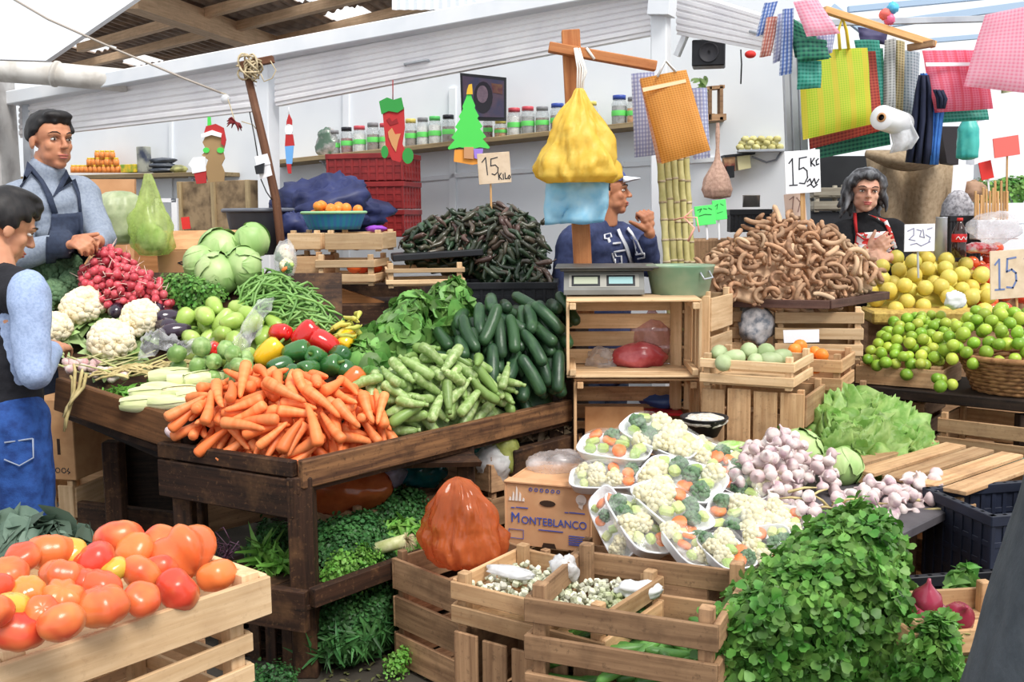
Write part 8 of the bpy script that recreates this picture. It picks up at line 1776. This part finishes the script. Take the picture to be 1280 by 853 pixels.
boxat('grey_packet', 'upright grey and navy packet on the left shelf', 'packet', 181, 216, .13, (.09, .06, .19), mat('pack_grey', (170, 172, 160), (60, 68, 90), 9, rough=.5))
for k in range(3): bagblob('black_bag', onwall(204, 213-k*6, .13), (.10, .06, .022), 'dark folded plastic bags on the left shelf, '+('lowest', 'middle', 'topmost')[k], mat('dark_plastic', (80, 86, 96), (60, 66, 76), 20, rough=.35), 62+k, k=.2)
bagblob('grey_bag', onwall(224, 212, .13), (.06, .05, .03), 'olive packet beside the dark folded bags', mat('pack_olive', (170, 170, 110), (120, 120, 80), 20, rough=.5), 66, k=.2)
# mottled cabinet below, orange board, white frame
a = at(270, 300, 6.9); mb = MB(); mb.box((0, 0, .72), (.56, .30, 1.44), frame((at(270, 300, 6.7).x, 6.9, 0), wd), .004); 
t = thing('wooden_cabinet', 'low cabinet with a mottled brown wooden front at the back left', 'cabinet', (a.x, 6.9, 0)); MOT = mat('mottled_wood', (160, 136, 104), (96, 78, 58), 9, lo=.42, hi=.62, rough=.7)
cz = at(270, 226, 6.75).z; fr_ = frame((at(269, 300, 6.75).x, 6.75, 0), wd); mb = MB(); mb.box((0, .16, cz/2), (.56, .30, cz), fr_, .004); part('body', mb, MOT, t)
for x in (-.275, .0, .275): mb = MB(); mb.box((x, 0, cz/2), (.03, .02, cz), fr_, .002); part('stile', mb, SHW, t)
single('orange_board', flatpx([(84, 224), (168, 224), (166, 576), (84, 574)], 5.9, .03), CARD2, 'orange tan board behind the vendor in grey', 'board')
t = thing('cardboard_sheets', 'tan cardboard sheets standing behind the vendor and the green bags', 'cardboard', tuple(at(140, 340, 5.6))); fpart('sheet', [(84, 248), (138, 248), (146, 586), (84, 584)], 5.7, .02, CARD2, t); fpart('sheet', [(106, 250), (112, 250), (140, 570), (134, 570)], 5.66, .02, CARD, t)
mb = flatpx([(197, 250), (220, 250), (220, 300), (197, 300)], 6.3, .02); t = thing('white_casement', 'white window frame leaning behind the green bags', 'frame', tuple(at(208, 300, 6.3)))
for q in ([(196, 248), (220, 248), (220, 253), (196, 253)], [(214, 248), (221, 248), (223, 330), (216, 330)], [(194, 248), (199, 248), (199, 330), (194, 330)]): fpart('rail', q, 6.3, .03, WHITE, t)
single('tan_board', flatpx([(168, 305), (250, 290), (250, 612), (168, 608)], 5.3, .03), wood('wood_ply', (190, 132, 84), (164, 110, 66), (130, 84, 50), wear=.2), 'orange brown plywood board behind the radishes', 'board')
single('side_board', flatpx([(376, 345), (480, 378), (478, 600), (376, 600)], 4.85, .04), MATS['wood_ply'], 'orange brown wooden board slanting right of the green beans', 'board')
# green bags with cabbage
GBF = film('lime_bag', (222, 238, 160), alpha=.3, rough=.2, body=.5, var=.5, nscale=14)
lumpbag('green_bag', [(.02, 0), (.09, .01), (.12, .05), (.12, .12), (.115, .18), (.09, .22), (.05, .245), (.02, .25)], at(152, 306, 4.9), 'pale green plastic bag of vegetables left of the other', mat('bag_pale', (206, 214, 176), (164, 180, 136), 12, rough=.35, trans=.3), 71, .22)
lumpbag('green_bag', [(.02, 0), (.06, .005), (.085, .04), (.085, .12), (.075, .19), (.055, .25), (.03, .32), (.014, .37)], at(190, 320, 4.75), 'lime green plastic bag hanging with a cabbage inside, by the radishes', GBF, 72, .3)
cabbage(at(190, 296, 4.76), .062, 'dull cabbage inside the lime green bag', Matrix.Rotation(1, 4, 'Y'))
# cardboard box behind the cabbages
t = thing('cardboard_box', 'tan cardboard box behind the cabbages with a drawn mark', 'box', tuple(at(265, 330, 5.0))); m_ = yawm(at(262, 350, 5.05), 14, 16); mb = MB(); mb.box((0, 0, .10), (.44, .30, .2), m_, .003); part('carton', mb, CARD2, t)
for s_, w_ in ((1, .16), (-1, .16)): mb = MB(); mb.box((0, s_*.076, .203), (.43, .148, .005), m_, .002); part('flap', mb, CARD, t)
mb = MB(); FM = m_ @ Matrix.Translation((-.08, -.151, .12)) @ Matrix.Rotation(PI/2, 4, 'X')
for q in ([(-.05, .02), (0, .035), (.05, .015), (.02, -.01), (-.05, .02)], [(-.02, .0), (.03, .03)]): stroke(mb, q, .004, FM, .002)
part('drawn_mark', mb, INK, t)
single('hanging_red_card', flatpx([(226, 272), (236, 271), (238, 286), (228, 287)], 5.6, .01), RC2, 'small red card behind the tan cardboard box', 'card')
# grey tub, navy tarp
t = thing('plastic_tub', 'big grey plastic tub behind the cabbages', 'tub', tuple(at(322, 330, 5.6))); tm = Matrix.Translation(at(325, 318, 5.5)); mb = MB(); GT = mat('tub_grey', (112, 116, 126), (96, 100, 112), 6, rough=.45)
mb.lathe([(.01, 0), (.13, 0), (.165, .22), (.178, .225), (.178, .24), (.166, .24), (.15, .2), (.12, .02), (.01, .02)], 36, tm); part('tub', mb, GT, t); mb = MB(); mb.tube([tm @ V((.18*math.cos(a), .18*math.sin(a), .23)) for a in [2*PI*j/40 for j in range(41)]], .011, 6, cap=False); part('rim', mb, GT, t)
TARP = mat('tarp_navy', (50, 58, 104), (38, 44, 84), 8, rough=.5)
bagblob('navy_tarp', at(412, 264, 5.75), (.27, .16, .17), 'dark navy tarpaulin heaped behind the blue bowl of oranges', TARP, 81, k=.5, n=(48, 32), cat='tarpaulin')
bagblob('navy_tarp', at(368, 288, 5.45), (.12, .10, .10), 'fold of navy tarpaulin beside the grey tub and brown pole', TARP, 82, k=.5, n=(36, 24), cat='tarpaulin')
RCR = mat('crate_red', (150, 44, 44), (126, 34, 36), 8, rough=.45)
for k in range(3): plastic_crate('dark red plastic crate in the stack behind the tarpaulin, '+('lowest', 'middle', 'topmost')[k], yawm(at(470, 296, 6.35)+UPZ*(.165*k), -12), .46, .34, .16, RCR, rows=3)
single('storage_bench', MB().box((0, 0, .5), (1.1, .5, 1.0), yawm(at(430, 330, 6.3).xy.to_3d(), -12), .01), W_DARK, 'dark bench behind the stall under the tarpaulin and red crates', 'bench')
# blue bowl of oranges
bp = at(418, 287, 5.0); t = thing('blue_basket', 'blue woven plastic basket of oranges on the crates', 'basket', tuple(bp)); BB = plaid('basket_blue', (46, 130, 170), (60, 100, 180), (40, 160, 150), 30, 30); mb = MB(); NJ = 40
P = [[bp+V((r*(1+.02*((j+i) % 2))*math.cos(2*PI*j/NJ), r*.8*(1+.02*((j+i) % 2))*math.sin(2*PI*j/NJ), z)) for j in range(NJ+1)] for i, (r, z) in enumerate([(.02, 0), (.12, 0), (.128, .02), (.136, .04), (.143, .06), (.15, .078)])]
mb.grid(P); part('basket', mb, BB, t); mb = MB(); mb.tube([bp+V((.153*math.cos(a), .123*math.sin(a), .08)) for a in [2*PI*j/36 for j in range(37)]], .007, 6, cap=False); part('rim', mb, mat('rim_green', (150, 200, 150), rough=.5), t)
h = Heap([bp+V((.135*math.cos(a), .105*math.sin(a), .030)) for a in [2*PI*j/12 for j in range(12)]], 0, .01)
[inst('orange', protos(m_orange, 4)[q % 4][0], m, 'small orange fruit in the blue basket', 'orange', 'oranges in the blue basket', .8) for q in range(20) for m in h.drop([(0, 0, 0, .027)], 1, 20)]
single('purple_cloth', MB().ball(at(470, 286, 5.0), (.05, .04, .016), nu=20, nv=10, fn=lump(3, .3, 3)), mat('purple', (150, 70, 190), rough=.6), 'purple plastic scrap on the crate beside the blue basket', 'plastic')
# crates at the back middle
crate('pale wooden crate under the blue basket, right upper one', yawm(at(452, 312, 4.92), -8), .27, .26, .085, n=1, wd_=W_PALE, gap=.01)
crate('pale wooden crate under the blue basket, left upper one', yawm(at(392, 312, 5.0), -8), .16, .26, .085, n=1, wd_=W_PALE, gap=.01)
crate('wooden crate with red tomatoes showing below the upper crates', yawm(at(442, 354, 4.9), -8), .28, .26, .13, n=2, wd_=W_PALE, gap=.03)
crate('wooden crate at the left below the upper crates', yawm(at(392, 345, 4.98), -8), .18, .26, .11, n=1, wd_=W_CRATE)
for k in range(4): inst('red_tomato', protos(m_mintom, 5)[k % 5][0], Matrix.Translation(at(443+k*9, 334, 4.86+.03*k)), 'red tomato inside the wooden crate below the blue basket', 'tomato', 'tomatoes in the back crate')
crate('wooden crate standing left of the black chili crate', yawm(at(530, 356, 4.88), 8), .36, .28, .10, n=2, wd_=W_PALE, gap=.03)
single('black_tray', MB().box((0, 0, 0), (.42, .3, .03), yawm(at(545, 318, 4.95), 8, 0, -3), .004), BLACKP, 'thin black tray under the left part of the chili heap', 'tray')
single('back_bench', MB().box((0, 0, .49), (1.5, .42, .98), yawm(V((-.45, 5.02, 0)), 2), .01), W_DARK, 'dark bench under the back crates and the chili heap', 'bench')
cb = at(638, 402, 4.78); plastic_crate('black plastic crate heaped with dark chilies', yawm(cb, -4), .42, .30, .19, BLACKP)
single('crate_stand', MB().box((0, 0, cb.z/2), (.4, .28, cb.z), yawm(V((cb.x, cb.y, 0)), -4), .01), W_BLACK, 'dark box under the black chili crate', 'box')
h = Heap([at(500, 312, 4.95), at(503, 290, 5.1), at(545, 270, 5.2), at(600, 258, 5.3), at(645, 256, 5.3), at(680, 278, 5.15), at(690, 320, 4.9), at(688, 350, 4.72), at(610, 352, 4.72), at(592, 322, 4.85), at(550, 318, 4.9)], -.08, .10)
PROTO['ch2'] = [m_chile(i) for i in range(12)]
h.mound('chile_heap', M_CHILE, 'dark chilies deep inside the big heap', 'chile', .004, .1)
for q in range(300):
    me, sp = PROTO['ch2'][q % 12]
    for m in h.drop(sp, 1, 8, tilt=45): inst('chile', me, m, 'dark green chili pepper in the big heap at the back', 'chile', 'dark chilies in the big heap', .92)
sign('cardboard price card reading 15 KILO above the dark chilies', [(597, 193), (637, 190), (640, 229), (599, 231)], 5.15, BC, [[(.14, .72), (.26, .86), (.28, .3)], [(.62, .84), (.42, .80), (.40, .58), (.54, .60), (.62, .5), (.6, .36), (.50, .28), (.42, .32)]]+KILO, [(613, 214), (614, 262)], wd_=.026)
t = thing('hanging_foam_stocking', 'red and green foam Christmas stocking hanging before the jars', 'ornament', tuple(at(492, 205, 5.6)))
fpart('boot', [(478, 138), (505, 134), (506, 160), (503, 180), (508, 192), (500, 203), (490, 200), (482, 182), (480, 160)], 5.6, .008, foamm('red', (186, 52, 54)), t)
fpart('cuff', [(474, 127), (484, 122), (492, 125), (502, 122), (505, 136), (497, 141), (486, 139), (477, 143)], 5.6, .008, foamm('green', (56, 150, 70)), t, -.008); fpart('toe', ell(510, 195, 7, 10), 5.6, .008, MATS['foam_green'], t, -.006); fpart('heel', ell(481, 190, 4.5, 8), 5.6, .008, MATS['foam_green'], t, -.006)
fpart('toy', [(485, 165), (490, 160), (494, 168), (501, 167), (498, 176), (495, 190), (490, 182), (486, 172)], 5.6, .004, foamm('tan', (206, 150, 100)), t, -.004); fpart('star', [(483, 150), (487, 147), (490, 152), (496, 148), (498, 154), (488, 157)], 5.6, .003, foamm('darkred', (146, 40, 44)), t, -.003)
mb = MB(); mb.tube([at(491, 126, 5.6), at(491, 112, 5.6), at(491, 100, 5.62)], .003, 5); part('string', mb, MATS['foam_darkred'], t)
t = thing('hanging_foam_tree', 'bright green foam Christmas tree hanging before the jars', 'ornament', tuple(at(586, 205, 5.6))); LG_ = foamm('lime', (84, 214, 92)); tr = []
for i in range(5): y = 122+i*13; w_ = 5+i*4.6; tr += [(586+w_*.75, y), (586+w_+3, y+10)]
right = [(587, 108)]+tr+[(611, 186)]; left = [(1172-x, y+1) for x, y in right[1:]][::-1]
fpart('tree', right+[(600, 184), (588, 187), (575, 184)]+left, 5.6, .008, LG_, t); fpart('top_star', [(584, 112), (586, 106), (590, 105), (591, 118), (583, 118)], 5.6, .006, foamm('gold', (226, 180, 60)), t, -.006)
fpart('pot', [(568, 187), (600, 186), (603, 204), (590, 206), (567, 202)], 5.6, .006, foamm('orange', (240, 160, 70)), t, .008); fpart('gift', [(580, 184), (592, 184), (592, 199), (580, 198)], 5.6, .005, foamm('tan2', (200, 150, 110)), t, -.005); fpart('gift', [(592, 186), (604, 186), (602, 200), (593, 198)], 5.6, .005, foamm('violet', (160, 130, 220)), t, -.004)
t = thing('framed_picture', 'dark framed picture of a person on the wall behind the foam tree', 'picture', tuple(at(604, 150, 6.3))); PYp = 6.45
fpart('frame', [(575, 91), (633, 97), (633, 151), (577, 150)], PYp, .04, BLACKP, t); fpart('picture', [(578, 95), (630, 101), (630, 147), (580, 146)], PYp, .004, mat('picture_dark', (58, 58, 84), (84, 66, 80), 10, rough=.3), t, -.004)
fpart('picture_hair', ell(604, 122, 12, 20), PYp, .002, mat('pic_hair', (30, 26, 36), rough=.3), t, -.006); fpart('picture_face', ell(603, 118, 7, 11), PYp, .002, mat('pic_face', (120, 100, 112), (90, 74, 88), 16, rough=.3), t, -.008); fpart('picture_light', [(614, 104), (628, 106), (628, 118), (616, 116)], PYp, .002, mat('pic_warm', (90, 50, 56), (110, 80, 60), 30, rough=.3), t, -.006)
t = thing('hanging_foam_gingerbread', 'brown foam gingerbread shape with a red hat hanging at the left', 'ornament', tuple(at(266, 230, 5.7))); GB_ = foamm('ginger', (168, 138, 98))
fpart('body', ell(268, 180, 14, 15, 10, 100, 440)[:8]+[(282, 192), (276, 200), (283, 210), (281, 225), (276, 229), (262, 228), (258, 222), (260, 205), (254, 196)]+ell(268, 180, 14, 15, 6, 150, 200), 5.7, .008, GB_, t) if False else None
fpart('body', [(258, 168), (278, 168), (282, 178), (279, 190), (281, 198), (277, 206), (281, 216), (280, 227), (260, 228), (257, 210), (260, 200), (252, 194), (258, 188), (253, 178)], 5.7, .008, GB_, t)
fpart('hat', [(255, 168), (258, 158), (270, 155), (280, 160), (283, 175), (281, 183), (277, 180), (277, 169), (266, 165)], 5.7, .008, foamm('red', (186, 52, 54)), t, -.008, 'red hat'); fpart('hat_band', [(252, 168), (266, 163), (278, 167), (277, 172), (265, 169), (253, 173)], 5.7, .008, foamm('white', (240, 240, 244)), t, -.014)
for q in (ell(258, 188, 4, 3.5), ell(276, 188, 4.5, 3.5)): fpart('bow', q, 5.7, .006, LG_, t, -.006)
fpart('mitten', [(242, 214), (258, 213), (258, 229), (246, 230)], 5.7, .008, MATS['foam_red'], t, -.006); fpart('mitten_cuff', [(236, 206), (242, 197), (257, 196), (258, 214), (241, 217), (240, 210)], 5.7, .008, MATS['foam_white'], t, -.010); fpart('loop', [(259, 146), (263, 146), (264, 158), (259, 158)], 5.7, .004, LG_, t, .004)
t = thing('hanging_foam_figure', 'small foam figure in red hat and blue trousers hanging right of the post', 'ornament', tuple(at(361, 215, 5.6)))
fpart('hat', [(358, 152), (361, 142), (365, 150), (365, 156), (358, 157)], 5.6, .008, MATS['foam_red'], t); fpart('face', ell(361, 162, 5, 7), 5.6, .008, MATS['foam_white'], t); fpart('coat', [(357, 168), (366, 168), (368, 182), (356, 183)], 5.6, .008, MATS['foam_red'], t); fpart('trousers', [(356, 183), (367, 182), (365, 205), (358, 205)], 5.6, .008, foamm('blue', (110, 170, 230)), t); fpart('boots', [(358, 205), (364, 205), (364, 217), (360, 217)], 5.6, .008, MATS['foam_red'], t)
mb = MB(); mb.tube([at(361, 143, 5.6), at(361, 134, 5.6)], .002, 4); part('string', mb, WC, t)
cord('overhead_cable', [at(5, -8, 5.3), at(60, 24, 5.3), at(150, 64, 5.35), at(230, 98, 5.4), at(276, 116, 5.4)], .0055, mat('cable_tan', (170, 160, 150), rough=.6), 'thin cable running down from the top left corner to the pole', 'cable')
PO_ = wood('wood_pole', (126, 86, 64), (96, 62, 46), (150, 116, 90), wear=.3)
t = thing('wooden_pole', 'brown wooden pole leaning beside the white post, rope at its top', 'pole', tuple(at(360, 420, 5.3))); mb = MB(); mb.tube([at(309, 92, 5.35), at(330, 180, 5.32), at(345, 250, 5.3), at(364, 420, 5.25)], [.02, .022, .022, .022], 10); part('pole', mb, PO_, t)
mb = MB(); mb.beam(at(302, 82, 5.33), at(342, 74, 5.33), .04, .035); part('cross_piece', mb, PO_, t); mb = MB(); rr = random.Random(3)
for k in range(22):
    c = at(312+rr.uniform(-8, 10), 84+rr.uniform(-8, 12), 5.32); r_ = rr.uniform(.02, .05); n_ = V((rr.uniform(-1, 1), rr.uniform(-1, 1), rr.uniform(-1, 1))).normalized(); u_ = n_.orthogonal().normalized(); v_ = n_.cross(u_); mb.tube([c+u_*r_*math.cos(a)+v_*r_*math.sin(a) for a in [PI*1.6*i/8 for i in range(9)]], .005, 5)
mb.tube([at(338, 76, 5.3), at(345, 88, 5.3), at(340, 98, 5.3), at(330, 102, 5.3), at(326, 92, 5.3)], .003, 5); part('rope', mb, ROPE, t)
mb = MB()
for k in range(14): d = V((rr.uniform(-1, 1), rr.uniform(-.6, .6), rr.uniform(-1, 1))).normalized(); c = at(294, 153, 5.35); mb.tube([c, c+d*.03, c+d*.045+V((0, 0, -.015))], [.006, .005, .002], 5)
single('dried_flowers', mb, mat('dried_dark_red', (120, 34, 40), rough=.7), 'dark red dried flowers hanging left of the pole', 'flowers')
cord('hanging_string', [at(276, 116, 5.4), at(283, 118, 5.4), at(290, 140, 5.37), at(293, 150, 5.35)], .003, ROPE, 'thin string holding the dried flowers'); cord('hanging_string', [at(302, 152, 5.35), at(316, 156, 5.34), at(324, 166, 5.33)], .0025, ROPE, 'thin string between the dried flowers and pole')
t = thing('hanging_cards', 'white cards with a black clip tied to the brown pole', 'card', tuple(at(330, 222, 5.24))); fpart('card', [(318, 196), (334, 192), (338, 205), (321, 209)], 5.24, .006, WC, t); fpart('card', [(322, 209), (337, 205), (340, 219), (325, 224)], 5.24, .006, WC, t, .004); fpart('clip', [(319, 208), (331, 204), (330, 217), (321, 218)], 5.24, .02, BLACKP, t, -.018)
cord('hanging_string', [at(312, 140, 5.3), at(318, 170, 5.28), at(322, 195, 5.26)], .003, BLACKP, 'dark wire hanging from the pole to the white cards'); cord('hanging_string', [at(326, 224, 5.26), at(333, 240, 5.27), at(340, 250, 5.28)], .003, BLACKP, 'dark wire below the white cards')
mb = MB(); mb.ball(at(282, 124, 5.4), (.025, .015, .025)); single('glass_bulb', mb, WPL, 'small clear ornament where the cable ends', 'ornament')
# clear bags lying on the bench, bag of mixed vegetables
CB = film('thin_clear_bag', (246, 246, 250), alpha=.18, rough=.06, body=.3, var=.35, nscale=16)
def sheetbag(label, quad, lift, seed, name='clear_bag', m=CB):
    c = [putS(x, y, -.03-lift) for x, y in quad]; P = []
    for i in range(15):
        row = []
        for j in range(15):
            u, v = j/14, i/14; p = c[0].lerp(c[1], u).lerp(c[3].lerp(c[2], u), v); e = math.sin(PI*u)*math.sin(PI*v); row.append(p+V((0, -.045*e, .02*e))+V((.012*noise.noise(V((u*5, v*5, seed))), .03*noise.noise(V((u*6, v*6, seed+3))), .02*noise.noise(V((u*7, v*4, seed+7))))))
        P.append(row)
    mb = MB(); mb.grid(P); o = single(name, mb, m, label, 'bag'); return o
sheetbag('clear plastic bag lying over the chayotes, the larger upright one', [(322, 374), (346, 372), (312, 438), (280, 446)], .05, 1); sheetbag('clear plastic bag lying in front of the eggplants', [(178, 420), (200, 410), (228, 428), (172, 452)], .04, 2); sheetbag('flat clear plastic bag between the squash and chayotes', [(205, 432), (268, 422), (262, 440), (215, 448)], .04, 3)
t = thing('mixed_vegetable_bag', 'clear bag of chopped carrot and cauliflower beside the cabbages', 'bag', tuple(putS(358, 335, .05)))
for k in range(12): kx = R.choice(['cauliflower_floret', 'carrot_slice', 'squash_chunk', 'broccoli_floret']); link(kx, R.choice(PZ[kx]), t, Matrix.Translation(putS(357+R.uniform(-7, 7), 325+R.uniform(-14, 12), -.02)) @ Matrix.Rotation(R.uniform(0, 6), 4, 'Y'))
mb = MB(); mb.ball(putS(357, 324, -.02), (.045, .04, .075), nu=20, nv=14, fn=lump(5, .2, 3)); part('film', mb, CB, t)
w = bpy.data.worlds.new('world'); sc.world = w; w.use_nodes = True
nt = w.node_tree; bg = nt.nodes['Background']
bg.inputs[0].default_value = (.93, .965, 1, 1); bg.inputs[1].default_value = .82
sd = bpy.data.lights.new('sun', 'SUN'); sd.energy = 2.3; sd.angle = math.radians(25); sd.color = (1, .96, .9)
so = bpy.data.objects.new('sun', sd); COL.objects.link(so)
so.matrix_world = frame((0, 0, 8), (1, 0, 0)) ; so.rotation_euler = (math.radians(38), math.radians(6), math.radians(25))
sc.view_settings.view_transform = 'Standard'; sc.view_settings.look = 'None'; sc.view_settings.gamma = 1
sc.view_settings.use_curve_mapping = False; sc.view_settings.exposure = .5
